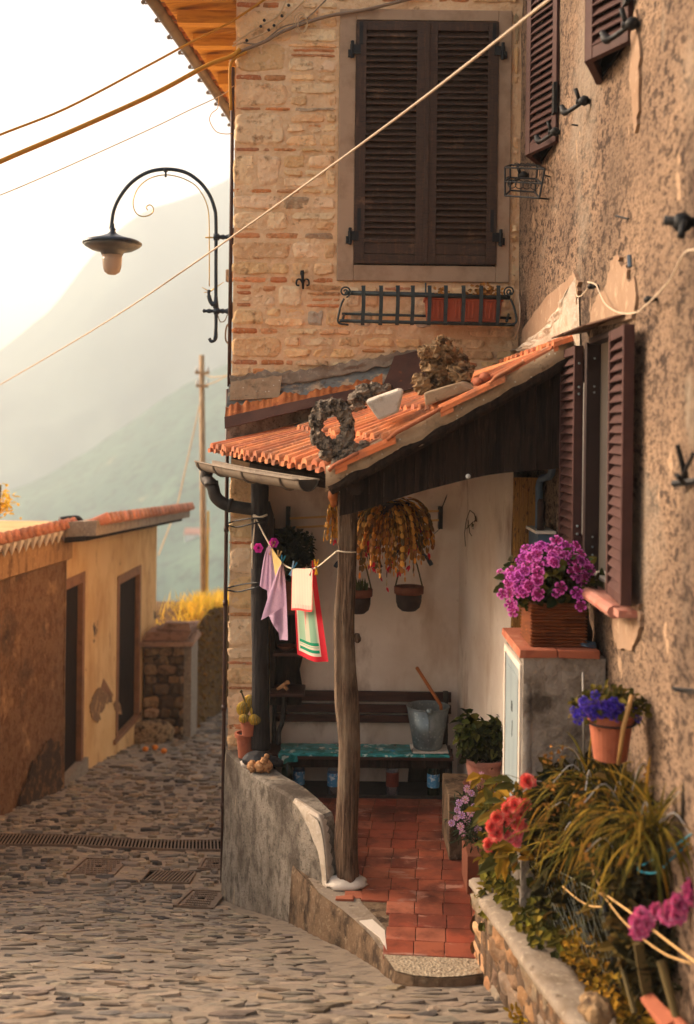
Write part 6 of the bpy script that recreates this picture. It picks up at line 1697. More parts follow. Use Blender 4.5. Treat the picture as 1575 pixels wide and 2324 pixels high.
# hanging pots on black hooks
def hang_pot(x, yr, Y, lab, k=1.0, plant=False):
    c = at(x, yr, Y)
    t = thing('hanging_pot', lab, 'hanging pot', c + Vector((0, 0, -.16)), 'brown pots hanging on the porch back wall')
    m = MB(); m.lathe([(0, -.17 * k), (.05 * k, -.165 * k), (.08 * k, -.14 * k), (.092 * k, -.10 * k), (.095 * k, -.02 * k), (.085 * k, -.02 * k), (.08 * k, -.05 * k), (0, -.05 * k)], c, 24); m.build('body', 'pot_dark', t, smooth=True)
    m = MB(); m.lathe([(.096 * k, -.045 * k), (.106 * k, -.04 * k), (.108 * k, .01 * k), (.1 * k, .014 * k), (.092 * k, -.03 * k)], c, 24); m.f = [f for f in m.f if len(f) == 4]; m.c = [None] * len(m.f); m.build('rim', 'pot_rim', t, smooth=True)
    hp = c + Vector((.0, .08, .30))
    for s_ in (-1, 1):
        m = MB(); m.tube([c + Vector((s_ * .1 * k, 0, 0)), c + Vector((s_ * .06, .04, .16)), hp], .006, 5); m.build('chain', 'stem', t)
    m = MB(); m.lathe([(0, -.03), (.085 * k, -.03), (.0, -.025)], c, 16); m.build('soil', 'soil', t)
    m = MB()
    for s_ in (-1, 1): m.tube(curve_pts([hp + Vector((s_ * .03, .0, -.02)), hp + Vector((s_ * .09, -.02, -.05)), hp + Vector((s_ * .14, -.03, -.10)), hp + Vector((s_ * .165, -.03, -.14))], 4), [.012] * 9 + [.017] * 4, 8)
    m.tube([hp + Vector((-.03, 0, -.02)), hp + Vector((0, .06, .0)), hp + Vector((.03, 0, -.02))], .012, 8); m.build('hook', 'lamp_iron', t, smooth=True)
    if plant:
        m = MB()
        for i in range(14): m.leaf(c + Vector((RND.uniform(-.07, .07), RND.uniform(-.05, .05), -.02)), (RND.uniform(-.4, .4), RND.uniform(-.4, .2), 1), (0, -1, 0), RND.uniform(.06, .12), .02, vary(C(78, 82, 44), .3))
        m.build('plant', 'leaf_dark', t)
hang_pot(928, 1334, 7.95, 'brown hanging pot with a terracotta rim, the one right of the front post')
hang_pot(812, 1340, 7.95, 'brown hanging pot with short green shoots, half hidden by the front post', 1.0, True)
# flat-jointed cactus hanging from the porch roof
hc = thing('hanging_cactus', 'large hanging christmas cactus with yellow brown jointed stems and red tips', 'hanging plant', at(890, 1180, 7.0))
segc = [C(214, 150, 56), C(190, 126, 48), C(150, 108, 46), C(106, 82, 42), C(222, 162, 66), C(164, 104, 46)]
m = MB(); red = MB()
def seg_chain(p, d, n, L, W, seedcol, droop=1.0):
    a = RND.uniform(0, PI)
    for i in range(n):
        d = (d + Vector((0, 0, -.55 * droop)) + Vector((RND.uniform(-.12, .12), RND.uniform(-.12, .12), 0))).normalized()
        ax = Vector((math.cos(a), math.sin(a), 0)); a += RND.uniform(-.5, .5)
        l = L * RND.uniform(.8, 1.15); q = p + d * l
        w = W * RND.uniform(.8, 1.1)
        nn = d.cross(ax).normalized()
        vs = [p, p + d * l * .3 + ax * w * .5, p + d * l * .75 + ax * w * .46, q, p + d * l * .75 - ax * w * .46, p + d * l * .3 - ax * w * .5, p + d * l * .5 + nn * .004, p + d * l * .5 - nn * .004]
        c = vary(seedcol if RND.random() < .7 else RND.choice(segc), .25, .08)
        m.add(vs, [(0, 1, 6), (1, 2, 6), (2, 3, 6), (3, 4, 6), (4, 5, 6), (5, 0, 6), (1, 0, 7), (2, 1, 7), (3, 2, 7), (4, 3, 7), (5, 4, 7), (0, 5, 7)], c)
        p = q
    if RND.random() < .13:
        red = MB()
        for k in range(3): red.leaf(p, d + Vector((RND.uniform(-.5, .5), RND.uniform(-.5, .5), 0)), (0, -1, 0), RND.uniform(.03, .05), .014, vary(C(190, 30, 50), .25))
        if len(REDS) < 60: REDS.append(red)
REDS = []
root = at(885, 1150, 7.0)
for i in range(260):
    a = RND.uniform(0, 2 * PI); rr = RND.uniform(.02, .16)
    p = root + Vector((math.cos(a) * rr, math.sin(a) * rr * .8, RND.uniform(-.06, .06)))
    fx = math.cos(a)
    n_ = int(RND.uniform(5, 12) * (1.0 - .2 * abs(fx)))
    seg_chain(p, Vector((math.cos(a) * RND.uniform(.3, 1.5), math.sin(a) * .7, RND.uniform(-.2, .5))), n_, .046, .029, RND.choice(segc), 1.0)
root2 = at(762, 1145, 7.0)
for i in range(30):
    p = root2 + Vector((RND.uniform(-.05, .05), RND.uniform(-.05, .05), RND.uniform(-.03, .03)))
    seg_chain(p, Vector((RND.uniform(-.3, .3), RND.uniform(-.3, .3), -.6)), int(RND.uniform(3, 7)), .042, .022, C(206, 150, 50), 1.0)
for i in range(26):
    p = at(RND.uniform(812, 850), 1165, 6.95)
    seg_chain(p, Vector((RND.uniform(-.2, .2), RND.uniform(-.2, .2), -.8)), int(RND.uniform(4, 8)), .042, .022, RND.choice(segc), 1.0)
m.build('stems', 'segment', hc); [r_.build('flower', 'petal', hc) for r_ in REDS]
m = MB(); m.lathe([(0, -.07), (.1, -.06), (.13, .03), (0, .03)], root, 16); m.build('basket', 'pot_dark', hc, smooth=True)
m = MB(); m.tube([root, root + Vector((0, 0, .3))], .006, 5); m.build('hanger', 'iron', hc)
# ---------------------------------------------------------------- washing line
LP = [at(578, 1172, 7.54), at(612, 1236, 7.38), at(640, 1277, 7.24), at(664, 1291, 7.08), at(692, 1294, 6.95), at(718, 1288, 6.8), at(742, 1270, 6.64), at(766, 1250, 6.47)]
cl = curve_pts(LP, 6)
t = thing('washing_line', 'white rope washing line strung between the black post and the front post', 'washing line', LP[3])
m = MB(); m.tube(cl, .0055, 6)
m.tube(curve_pts([at(766, 1250, 6.40), at(785, 1253, 6.385), at(808, 1253, 6.42)], 4), .0045, 6)
m.build('rope', 'white_rope', t, smooth=True)
m = MB(); m.tube(curve_pts([at(575, 1170, 7.53), at(590, 1174, 7.5), at(606, 1168, 7.53)], 4), .008, 6); m.blob(LP[0], (.014, .014, .014), .2, 2, (8, 6)); m.tube(curve_pts([LP[0], at(577, 1205, 7.53), at(573, 1245, 7.53), at(572, 1290, 7.53)], 4), .0045, 6); m.blob(at(573, 1240, 7.53), (.012, .012, .026), .2, 2, (8, 6)); m.build('knot', 'white_rope', t, smooth=True)
def on_line(x):
    best = min(range(len(cl)), key=lambda i: abs(PX0 + cl[i].x / cl[i].y * F - x))
    return cl[best]
def peg(x, m1, m2, lean, lab):
    p = on_line(x)
    t = thing('clothes_peg', lab, 'clothes peg', p, 'clothes pegs on the washing line')
    for k, mm in ((-1, m1), (1, m2)):
        m = MB()
        up = Vector((math.sin(lean + k * .20), -.1 * k, math.cos(lean + k * .20)))
        a = p - up * .045 + Vector((k * .002, -.01, 0)); b_ = p + up * .052 + Vector((k * .002, -.012, 0))
        s = up.cross(Vector((0, 1, 0))).normalized() * .0045; f = Vector((0, .0055, 0))
        m.hexa([a - s - f, a + s - f, a + s + f, a - s + f], [b_ - s - f, b_ + s - f, b_ + s + f, b_ - s + f])
        m.build('jaw', mm, t, bev=.001)
    m = MB(); m.tube([p + Vector((-.007, -.02, .004)), p + Vector((.008, -.02, .008))], .004, 6); m.build('spring', 'zinc', t)
peg(618, 'peg_wood', 'peg_wood', .18, 'plain wooden peg nearest the black post, holding the lilac cloth')
peg(634, 'peg_wood', 'peg_wood', .22, 'plain wooden peg holding the small yellow cloth')
peg(644, 'peg_blue', 'turquoise', .20, 'blue and turquoise pegs crossed on the right corner of the lilac cloth')
peg(666, 'peg_pale', 'peg_blue', .36, 'pale blue peg on the left corner of the striped towel')
peg(712, 'peg_red', 'peg_red', .25, 'red peg on the right corner of the striped towel')
peg(722, 'peg_yellow', 'peg_yellow', .0, 'yellow plastic peg hanging free right of the red peg')
# cloths
m = MB()
def lil(u, v):
    a, b_ = on_line(613), on_line(643)
    p = a.lerp(b_, u); L = lerp(.46, .57, u) if u < .55 else lerp(.57, .50, (u - .55) / .45)
    wv = .02 * math.sin(u * 9 + v * 2) * (.3 + v)
    x = lerp(0, (u - .5) * -.02, v)
    return p + Vector((x + .02 * v + (u - .5) * .075 * v ** .35, wv - .02, -L * v))
m.grid(lil, 22, 26)
def lil2(u, v):
    a = on_line(614)
    return a + Vector((lerp(-.06, .0, u) * (v ** .5) + .0, -.05 - .014 * math.sin(u * 6), -lerp(.27, .31, u) * v))
m.grid(lil2, 8, 16)
def lil3(u, v):
    b_ = on_line(645)
    return b_ + Vector((lerp(-.13, .02, u) * v ** .8, -.055 - .02 * math.sin(u * 5), -lerp(.37, .28, u) * v))
m.grid(lil3, 8, 16)
tag(m.build('lilac_cloth', 'lilac_cloth', smooth=True), 'crumpled lilac cloth hanging in folds from the washing line', 'cloth')
m = MB()
def yel(u, v):
    a, b_ = on_line(621), on_line(642)
    p = a.lerp(b_, u)
    w = 1 - .62 * v ** 1.3
    c = a.lerp(b_, .72)
    q = p.lerp(c, 1 - w)
    return q + Vector((0, -.06, -.19 * v * (1 - .35 * abs(u - .6)) + .012))
m.grid(yel, 10, 12)
tag(m.build('yellow_cloth', 'yellow_cloth', smooth=True), 'small yellow duster pegged over the lilac cloth', 'cloth')
W_ = C(226, 214, 194); RD = C(214, 40, 56); GR = C(24, 150, 108); PG = C(160, 196, 164); PK = C(232, 150, 140)
m = MB()
ta, tb = on_line(667), on_line(716)
def twl(u, v):
    """long back panel"""
    p = ta.lerp(tb, .0 + u * 1.02)
    L = lerp(.555, .585, u)
    sk = lerp(.035, .09, u) * v
    fold = .022 * math.sin(u * 7.5 + .6) * v
    return p + Vector((sk, fold + .012, -L * v - .012 * math.sin(u * PI) * v))
def twc(u, v):
    if u < .07 or v > .945: return RD
    if u > .80: return RD
    if u < .11 or u > .76 or v > .91: return W_
    if .875 < v < .91 or .80 < v < .835: return GR
    if v > .835:
        return PG if int((v - .835) * 110) % 2 else W_
    if .36 < u < .36 + .30 * max(0, (.72 - v)) : return PK if int(u * 120) % 2 else C(230, 186, 172)
    if u < .34: return PG if v > .45 else C(190, 206, 180)
    return C(150, 190, 160) if .50 < u < .74 and v > .44 else C(206, 206, 182)
m.grid(twl, 60, 90, col=twc)
def twf(u, v):
    """short front panel, folded over the line"""
    p = ta.lerp(tb, u * .96)
    return p + Vector((lerp(-.004, -.004, u), -.014 - .03 * math.sin(v * PI * .5) - .006 * math.sin(u * 8) * v, -.26 * v + .004 * math.sin(u * 6)))
def twd(u, v):
    if v > .955 or u < .03: return C(222, 74, 72)
    if u > .965: return C(226, 96, 88)
    if v > .86: return C(226, 176, 164) if int(u * 26) % 2 else W_
    if u < .16 or u > .88: return C(196, 208, 186)
    return W_ if int(u * 40) % 3 else C(224, 200, 182)
m.grid(twf, 40, 40, col=twd)
tag(m.build('striped_towel', 'towel', smooth=True), 'white, green and red striped tea towel folded over the washing line', 'towel')
for (x, y, lab) in ((587, 1243, 'pink orchid bloom hanging beside the knot of the washing line'), (622, 1231, 'pink orchid bloom right of the first wooden peg')):
    p = at(x, y, 7.35)
    t = thing('orchid_bloom', lab, 'flower', p)
    m = MB()
    for k in range(6):
        a = k * PI / 3; m.leaf(p, (math.cos(a), -.4, math.sin(a) * 1.2), (0, -1, .1), .042, .036, vary(C(216, 56, 176), .25, .1), bend=-.3)
    m.build('petals', 'petal', t); m = MB(); m.blob(p + Vector((0, -.012, 0)), (.008, .008, .01), .1, 2, (7, 5), col=C(120, 20, 80)); m.build('throat', 'petal', t)
# ---------------------------------------------------------------- on the low wall
def pot(t, p, r0, r1, h, mat, rim=.012, n=24, part='pot'):
    m = MB(); m.lathe([(0, 0), (r0, 0), (lerp(r0, r1, .82), h * .82), (lerp(r0, r1, .82) + rim, h * .83), (r1 + rim, h), (r1 - .004, h), (r1 - .012, h * .86), (0, h * .86)], p, n)
    return m.build(part, mat, t, smooth=False, bev=.002)
p = at(556, 1716, 7.66); p.z = ZT + .0
t = thing('cactus_pot', 'tall terracotta pot with old soil at the corner of the low wall', 'flower pot', p)
p = Vector((at(557, 1716, 7.66).x, 7.66, ZT)); pot(t, p, .05, .066, .17, 'terracotta'); m = MB(); m.lathe([(0, .148), (.06, .148), (.05, .158), (0, .16)], p, 16); m.build('soil', 'soil', t)
p2 = Vector((p.x + .03, 7.60, ZT + .17))
t = thing('cactus', 'clump of ribbed golden cactus heads in a small pot set on the larger pots', 'cactus', p2)
pot(t, p2 + Vector((0, 0, .0)), .05, .062, .11, 'terracotta')
def cactus_head(c, r, k):
    m = MB()
    vs, fs = [], []
    nu, nv = 24, 8
    for j in range(nv + 1):
        th = PI * j / nv * .95
        for i in range(nu):
            ph = 2 * PI * i / nu; rr = r * (1 + .13 * (1 if i % 2 else -1))
            vs.append(c + Vector((math.sin(th) * math.cos(ph) * rr, math.sin(th) * math.sin(ph) * rr, math.cos(th) * r * k)))
    cols = []
    for j in range(nv):
        for i in range(nu):
            fs.append((j * nu + i, (j + 1) * nu + i, (j + 1) * nu + (i + 1) % nu, j * nu + (i + 1) % nu)); cols.append(vary(C(190, 150, 50) if i % 2 else C(110, 92, 34), .15))
    m.add(vs, fs, cols); return m.build('head', 'cactus', t)
for (dx, dy, dz, r, k) in ((-.045, .0, .18, .042, 1.2), (.0, .03, .215, .045, 1.25), (.045, .0, .17, .04, 1.0), (-.03, -.045, .125, .036, .9), (.04, -.05, .12, .042, .9)): cactus_head(p2 + Vector((dx, dy, dz)), r, k)
m = MB(); m.tube([p2 + Vector((-.02, 0, .2)), p2 + Vector((-.055, .0, .29))], .006, 5); m.blob(p2 + Vector((-.06, 0, .3)), (.01, .01, .012), .1, 2, (7, 5)); m.build('spent_flower', 'stem', t)
m = MB()
for (x, y, r, s) in ((585, 1690, .085, 1), (610, 1698, .06, 2), (574, 1680, .06, 3), (626, 1704, .045, 4)): m.blob(Vector((at(x, y, 7.44).x, 7.46, ZT + r * .55)), (r * 1.2, r, r * .62), .3, 2.5, (14, 9), s)
tag(m.build('black_stone', 'rock_black', smooth=True), 'heap of glossy black lava stone on the low wall beside the cactus pots', 'stone')
m = MB(); c = Vector((at(590, 1722, 7.34).x, 7.34, ZT))
for (dx, dz, r) in ((-.05, .03, .036), (.0, .035, .036), (.045, .034, .04), (.03, .075, .026), (.045, .1, .018)): m.blob(c + Vector((dx, RND.uniform(-.01, .01), dz)), (r, r, r), .4, 4, (12, 9), dx * 50 + 7)
tag(m.build('coral_rock', 'coral', smooth=True), 'tan pitted coral rock lying on the end of the low wall', 'rock')
m = MB(); m.blob(Vector((at(563, 1728, 7.5).x, 7.48, ZT + .014)), (.05, .05, .03), .4, 3, (10, 7)); tag(m.build('mortar_lump', 'white_plaster', smooth=True), 'crumbly pale mortar lump under the black stones', 'mortar lump')
# ---------------------------------------------------------------- the rendered pedestal with the meter door
PX_, PYF, PYB, PZ = .83, 5.10, 5.66, -1.045
pd = thing('pedestal', 'grey rendered meter pedestal with terracotta tile top and pale blue metal door', 'pedestal', (1.0, 5.4, ZF))
m = MB()
def pf(u, v): return Vector((lerp(PX_, XR, u), PYF - .012 * noise.noise(Vector((u * 5, v * 12, 0))) * (0 < u < 1), lerp(-2.7, PZ, v)))
m.grid(pf, 16, 40)
m.box((PX_ + .001, PYF + .03, -2.7), (XR, PYB, PZ)); m.box((PX_, PYF + .0, -2.7), (PX_ + .04, PYF + .029, PZ))
m.build('body', 'pedestal_render', pd, smooth=True)
m = MB()
for (y0, y1, z0, z1) in ((PYF + .03, PYF + .06, -1.9, PZ - .04), (PYB - .05, PYB - .02, -1.9, PZ - .04), (PYF + .06, PYB - .05, PZ - .07, PZ - .04)): m.box((PX_ - .012, y0, z0), (PX_ + .0, y1, z1))
m.build('door_frame', 'white_plaster', pd)
m = MB(); m.box((PX_ - .006, PYF + .063, -1.9), (PX_ - .001, PYB - .053, PZ - .073)); m.box((PX_ - .010, PYF + .10, -1.85), (PX_ - .006, PYB - .09, PZ - .12))
dr = m.build('door', 'blue_door', pd, bev=.002)
m = MB()
for k, z in enumerate((-1.32, -1.335, -1.35)):
    c = Vector((PX_ - .012, 5.36 + .0, z)); m.tube([c + Vector((0, .018 * math.sin(a * 1.1), .010 * math.cos(a) - .0)) for a in range(7)], .0012, 4)
m.tube([(PX_ - .012, 5.34, -1.40), (PX_ - .012, 5.35, -1.48)], .0014, 4)
m.build('scribble', 'dark_void', dr)
for (x0, x1) in ((PX_ - .02, .985), (.99, XR - .03)):
    m = MB(); m.box((x0, PYF - .015, PZ + .001), (x1, PYB + .02, PZ + .036), jit=.002); m.build('tile_top', 'terracotta', pd, bev=.003)
TZ = PZ + .037
# slatted planter with purple pelargonium
fp_ = thing('flower_planter', 'square slatted brown wooden planter of purple pelargoniums on the pedestal', 'planter', (1.0, 5.31, TZ))
m = MB(); x0, x1, y0_, y1_ = .880, 1.125, 5.17, 5.44
nz_ = 13; hz_ = .205
vs, fs = [], []
lv = []
for k in range(2 * nz_ + 1):
    o = .0 if k % 2 == 0 else .013
    z = TZ + hz_ * k / (2 * nz_)
    vs += [Vector((x0 - o, y0_ - o, z)), Vector((x1 + o, y0_ - o, z)), Vector((x1 + o, y1_ + o, z)), Vector((x0 - o, y1_ + o, z))]
for k in range(2 * nz_):
    for i in range(4): fs.append((4 * k + i, 4 * k + (i + 1) % 4, 4 * k + 4 + (i + 1) % 4, 4 * k + 4 + i))
fs.append((3, 2, 1, 0)); o = 8 * nz_; 
m.add(vs, fs); m.build('slatted_box', 'slat_wood', fp_)
m = MB(); m.box((x0 + .005, y0_ + .005, TZ + .16), (x1 - .005, y1_ - .005, TZ + .19)); m.build('soil', 'soil', fp_)
cc = Vector((1.0, 5.32, TZ + .30))
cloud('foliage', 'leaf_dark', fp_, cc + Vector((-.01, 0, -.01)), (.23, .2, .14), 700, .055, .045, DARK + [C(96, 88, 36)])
def blossom_mesh(name, cin, cout, r, petals=5, ruff=.25, eye=None):
    m = MB()
    for k in range(petals):
        a0 = 2 * PI * k / petals + RND.uniform(-.1, .1)
        NS, NR = 6, 4
        g = []
        for i in range(NR + 1):
            t = i / NR
            for j in range(NS + 1):
                s = (j / NS - .5) * 2
                w = math.sin(min(1, t * 1.05) * PI * .55 + .15) * .62
                a = a0 + s * w * (2 * PI / petals) * .62
                rr = r * t * (1 - .12 * s * s)
                z = r * (.35 * t - .28 * t * t) + r * ruff * .4 * math.sin(j * 2.1 + k) * t * t
                g.append(Vector((rr * math.cos(a), rr * math.sin(a), z)))
        fs, cs = [], []
        for i in range(NR):
            for j in range(NS):
                q = i * (NS + 1) + j
                fs.append((q, q + 1, q + NS + 2, q + NS + 1))
                e = max(i / (NR - 1), abs(j - (NS - 1) / 2) / (NS / 2) * .8 if i > 0 else 0)
                cs.append(cout if e > .95 else tuple(lerp(cin[k_], cout[k_], max(0, e - .3) * .25) for k_ in range(3)) + (1,))
        m.add(g, fs, cs)
    m.blob((0, 0, r * .1), (r * .16,) * 3, 0, 1, (6, 4), col=eye or cin)
    me = bpy.data.meshes.new(name); me.from_pydata([tuple(v) for v in m.v], [], m.f); me.materials.append(MATS['petal'])
    ca = me.color_attributes.new('Col', 'FLOAT_COLOR', 'CORNER'); buf = []
    for f, c in zip(m.f, m.c): buf += list(c) * len(f)
    ca.data.foreach_set('color', buf); me.update()
    return me
def place_blossoms(parent, meshes, pts, name='blossom', smin=.8, smax=1.15):
    base = WLOC[parent.name]
    for (p, d) in pts:
        o = bpy.data.objects.new(name, RND.choice(meshes)); COL.objects.link(o); o.parent = parent
        o.location = Vector(p) - base
        q = Vector(d).normalized().to_track_quat('Z', 'Y')
        o.rotation_mode = 'QUATERNION'; o.rotation_quaternion = q @ Matrix.Rotation(RND.uniform(0, 6), 3, 'Z').to_quaternion()
        s = RND.uniform(smin, smax); o.scale = (s, s, s)
pel = [blossom_mesh('pelargonium_bloom', C(140, 0, 92), C(232, 110, 208), .026), blossom_mesh('pelargonium_bloom', C(156, 4, 104), C(238, 124, 214), .026), blossom_mesh('pelargonium_bloom', C(132, 6, 104), C(216, 96, 206), .024)]
S5 = 480.0
pts = []
clus = [(1165, 1310, 24, 20, 9), (1160, 1335, 22, 16, 7), (1195, 1275, 28, 22, 11), (1150, 1345, 12, 10, 3), (1180, 1345, 14, 16, 5), (1165, 1380, 8, 12, 3), (1228, 1250, 34, 16, 11), (1265, 1245, 36, 14, 10), (1245, 1275, 34, 16, 10), (1210, 1300, 22, 20, 7), (1300, 1262, 26, 16, 9), (1335, 1290, 18, 20, 8), (1300, 1300, 30, 14, 8), (1325, 1312, 22, 12, 6), (1195, 1325, 14, 14, 4)]
for (x, y, sx, sy, n) in clus:
    for i in range(n):
        xx, yy = x + RND.gauss(0, sx * .5), y + RND.gauss(0, sy * .5)
        ex, ey = (xx - 1245) / 108, (yy - 1335) / 105
        Yq = 5.30 - .20 * math.sqrt(max(0.02, 1 - min(1, ex * ex + max(0, -ey) ** 2 * .9))) + RND.uniform(-.015, .03)
        p = at(xx, yy, Yq)
        d = Vector((ex * 1.1, -1.0, max(-.2, -ey) * 1.0 + .15)) + Vector((RND.uniform(-.35, .35), RND.uniform(-.2, .2), RND.uniform(-.3, .3)))
        pts.append((p, d))
for (x, y) in ((1222, 1347), (1218, 1352), (1265, 1340), (1272, 1334), (1262, 1346), (1308, 1345), (1314, 1352), (1304, 1365), (1312, 1370), (1332, 1350), (1326, 1345), (1198, 1365), (1140, 1348), (1156, 1372), (1318, 1375)):
    p = at(x, y, 5.11); pts.append((p, Vector((RND.uniform(-.3, .3), -1, RND.uniform(-.1, .4)))))
RND.shuffle(pts)
place_blossoms(fp_, pel, pts[:100], 'blossom', .95, 1.3)
m = MB(); c = at(1338, 1452, 5.14)
for k in range(4): m.tube(curve_pts([Vector((c.x + math.cos(a) * (.038 - k * .002), 5.17 + math.sin(a) * .03, TZ + .006 + k * .006 + .004 * math.sin(a * 2 + k))) for a in [i * PI / 5 for i in range(11)]], 2), .0022, 5)
tag(m.build('wire_coil', 'old_pipe_blue', smooth=True), 'small coil of bluish wire on the pedestal beside the planter', 'coil')
m = MB(); p = Vector((1.165, 5.3, TZ)); m.lathe([(0, 0), (.028, 0), (.03, .05), (.012, .1), (.01, .13), (0, .13)], p, 12); tag(m.build('small_bottle', 'pot_dark', smooth=True), 'small dark bottle behind the wire coil at the wall', 'bottle')
# ---------------------------------------------------------------- basil pot on its plinth
m = MB(); m.box((.66, 6.82, ZF), (1.0, 7.3, -2.27), jit=.004); tag(m.build('plinth', 'slab_edge', bev=.008), 'low masonry plinth under the basil pot', 'plinth')
bp = Vector((at(1098, 1775, 7.02).x, 7.02, -2.266))
t = thing('basil_pot', 'bushy dark green basil in a pink terracotta pot with saucer', 'potted plant', bp)
m = MB(); m.lathe([(0, 0), (.10, 0), (.135, .022), (.13, .026), (.1, .012), (0, .012)], bp, 24); m.build('saucer', 'pot_rim', t, smooth=True)
pot(t, bp + Vector((0, 0, .014)), .09, .125, .175, 'pale_terracotta', .012, 28)
for (dx, dz, r, s) in ((-.075, .34, .095, 1), (.09, .32, .09, 2)):
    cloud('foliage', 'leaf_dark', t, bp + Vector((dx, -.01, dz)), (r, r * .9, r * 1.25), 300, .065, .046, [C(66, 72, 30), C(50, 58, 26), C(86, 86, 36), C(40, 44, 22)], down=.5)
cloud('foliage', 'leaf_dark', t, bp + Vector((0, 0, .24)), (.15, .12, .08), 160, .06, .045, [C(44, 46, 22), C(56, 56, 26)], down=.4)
# ---------------------------------------------------------------- planter wall and bed
pw = thing('planter_wall', 'rubble stone retaining wall of the flower bed with a smooth cement cap', 'retaining wall', (.8, 4.8, -2.6))
WO = [(.655, 5.60), (.70, 5.25), (.76, 4.92), (.81, 4.62), (.87, 4.32), (.95, 4.0), (1.03, 3.7), (1.15, 3.3)]
WZ = lambda Y: -2.275 + (5.6 - Y) * .012
WO = [(p.x, p.y) for p in curve_pts([(x, y, 0) for x, y in WO], 3)]
m = MB()
for (x0, y0), (x1, y1) in zip(WO, WO[1:]):
    bx0, bx1 = x0 - .005, x1 - .005
    lo = [Vector((bx0 + .03, y0, street_z(x0, y0) - .2)), Vector((bx0 + .25, y0, street_z(x0, y0) - .2)), Vector((bx1 + .25, y1, street_z(x1, y1) - .2)), Vector((bx1 + .03, y1, street_z(x1, y1) - .2))]
    hi = [Vector((p.x, p.y, WZ(p.y) - .031)) for p in lo]
    m.hexa(lo, hi, C(84, 66, 50))
palw = [C(168, 130, 92), C(140, 106, 76), C(184, 146, 106), C(112, 88, 68), C(150, 110, 76), C(128, 112, 94)]
tot = 2.5
def onw(s):
    k = s; acc = 0
    for (x0, y0), (x1, y1) in zip(WO, WO[1:]):
        l = math.hypot(x1 - x0, y1 - y0)
        if acc + l >= s: 
            t_ = (s - acc) / l; return Vector((lerp(x0, x1, t_), lerp(y0, y1, t_), 0)), Vector((x1 - x0, y1 - y0, 0)).normalized()
        acc += l
    return Vector((x1, y1, 0)), Vector((x1 - x0, y1 - y0, 0)).normalized()
s = -.02
z_ = None
rows_h = [.0, .13, .24, .33, .5]
for r in range(5):
    s = -.03 - .05 * (r % 2)
    while s < 2.35:
        w_ = RND.choice([RND.uniform(.16, .26), RND.uniform(.28, .44)])
        h_ = RND.uniform(.09, .15); dzr = RND.uniform(-.03, .03)
        def P(a, b, d, s=s, r=r, dzr=dzr):
            p, tg = onw(max(0, s + a)); nrm = Vector((tg.y, -tg.x, 0));
            if nrm.x > 0: nrm = -nrm
            z0 = WZ(p.y) - .035 - (r + 1) * .115 + (dzr if r else -.005)
            return p + nrm * (d - .025) + Vector((.03, 0, z0 + b))
        rough_block(m, P, w_, h_, RND.uniform(.02, .045), vary(RND.choice(palw), .18, .07), 18, 10, .03, jj=.34)
        s += w_ * .97
# end face of the wall
for (x, z, w_, h_) in ((.66, -2.44, .2, .14), (.66, -2.57, .12, .12), (.78, -2.58, .12, .13), (.66, -2.68, .2, .1)):
    rough_block(m, lambda a, b, d, x=x, z=z: Vector((x + a, 5.61 + d, z + b)), w_, h_, .03, vary(RND.choice(palw), .15), 7, 6, .015)
m.build('masonry', 'planter_stone', pw, smooth=True)
m = MB()
ws = [Vector((x, y, 0)) for x, y in WO]
def cap(u, v):
    k = u * (len(WO) - 1); k0 = min(len(WO) - 2, int(k)); t_ = k - k0
    x, y = lerp(WO[k0][0], WO[k0 + 1][0], t_), lerp(WO[k0][1], WO[k0 + 1][1], t_)
    wob = .012 * noise.noise(Vector((u * 14, 0, 0)))
    prof = [(.012 + wob, -.06), (-.008 + wob, -.035), (-.008 + wob, -.008), (.012 + wob, .004), (.09, .008), (.17, .004), (.19 + wob, -.03)]
    kk = v * 6; i = min(5, int(kk)); tt = kk - i
    a = lerp(prof[i][0], prof[i + 1][0], tt); h = lerp(prof[i][1], prof[i + 1][1], tt)
    return Vector((x + a, y + (.03 if False else 0), WZ(y) + h + .006 * noise.noise(Vector((x * 9, y * 9, 1)))))
m.grid(cap, 44, 12)
m.add([cap(0, v / 6) for v in range(7)], [tuple(range(7))])
m.build('cap', 'cement', pw, smooth=True)
m = MB()
m.grid(lambda u, v: Vector((lerp(interp([(y, x) for x, y in WO][::-1], lerp(5.55, 3.3, v)) + .17, XR + .02, u), lerp(5.55, 3.3, v), WZ(lerp(5.55, 3.3, v)) + .0 + .02 * noise.noise(Vector((u * 3, v * 20, 0))))), 8, 40, flip=True)
o = m.build('soil_bed', 'earth', smooth=True); o['kind'] = 'stuff'; o['label'] = 'dark soil of the flower bed'
m = MB(); m.box((.72, 6.32, ZF), (1.0, 6.62, -2.44)); 
t = thing('daisy_planter', 'brown trough of pink daisies standing at the edge of the tiled floor', 'planter', (.86, 6.47, ZF)); m.build('trough', 'pot_rim', t, bev=.006)
cloud('foliage', 'leaf_dark', t, (.80, 6.42, -2.25), (.17, .16, .17), 800, .05, .012, [C(52, 60, 40), C(40, 46, 30), C(70, 76, 52)])
dz = [blossom_mesh('daisy_bloom', C(236, 190, 208), C(214, 150, 190), .022, 9, .05, C(226, 150, 40)), blossom_mesh('daisy_bloom', C(206, 150, 206), C(226, 180, 220), .02, 9, .05, C(226, 150, 40))]
dp = [(1025, 1868), (1045, 1875), (1060, 1862), (1048, 1850), (1038, 1838), (1056, 1815), (1070, 1800), (1078, 1775), (1060, 1790), (1092, 1760), (1098, 1800), (1075, 1830), (1088, 1850), (1105, 1862), (1112, 1840), (1085, 1882), (1042, 1822), (1118, 1816), (1068, 1845), (1128, 1800), (1140, 1790), (1036, 1856), (1050, 1890)]
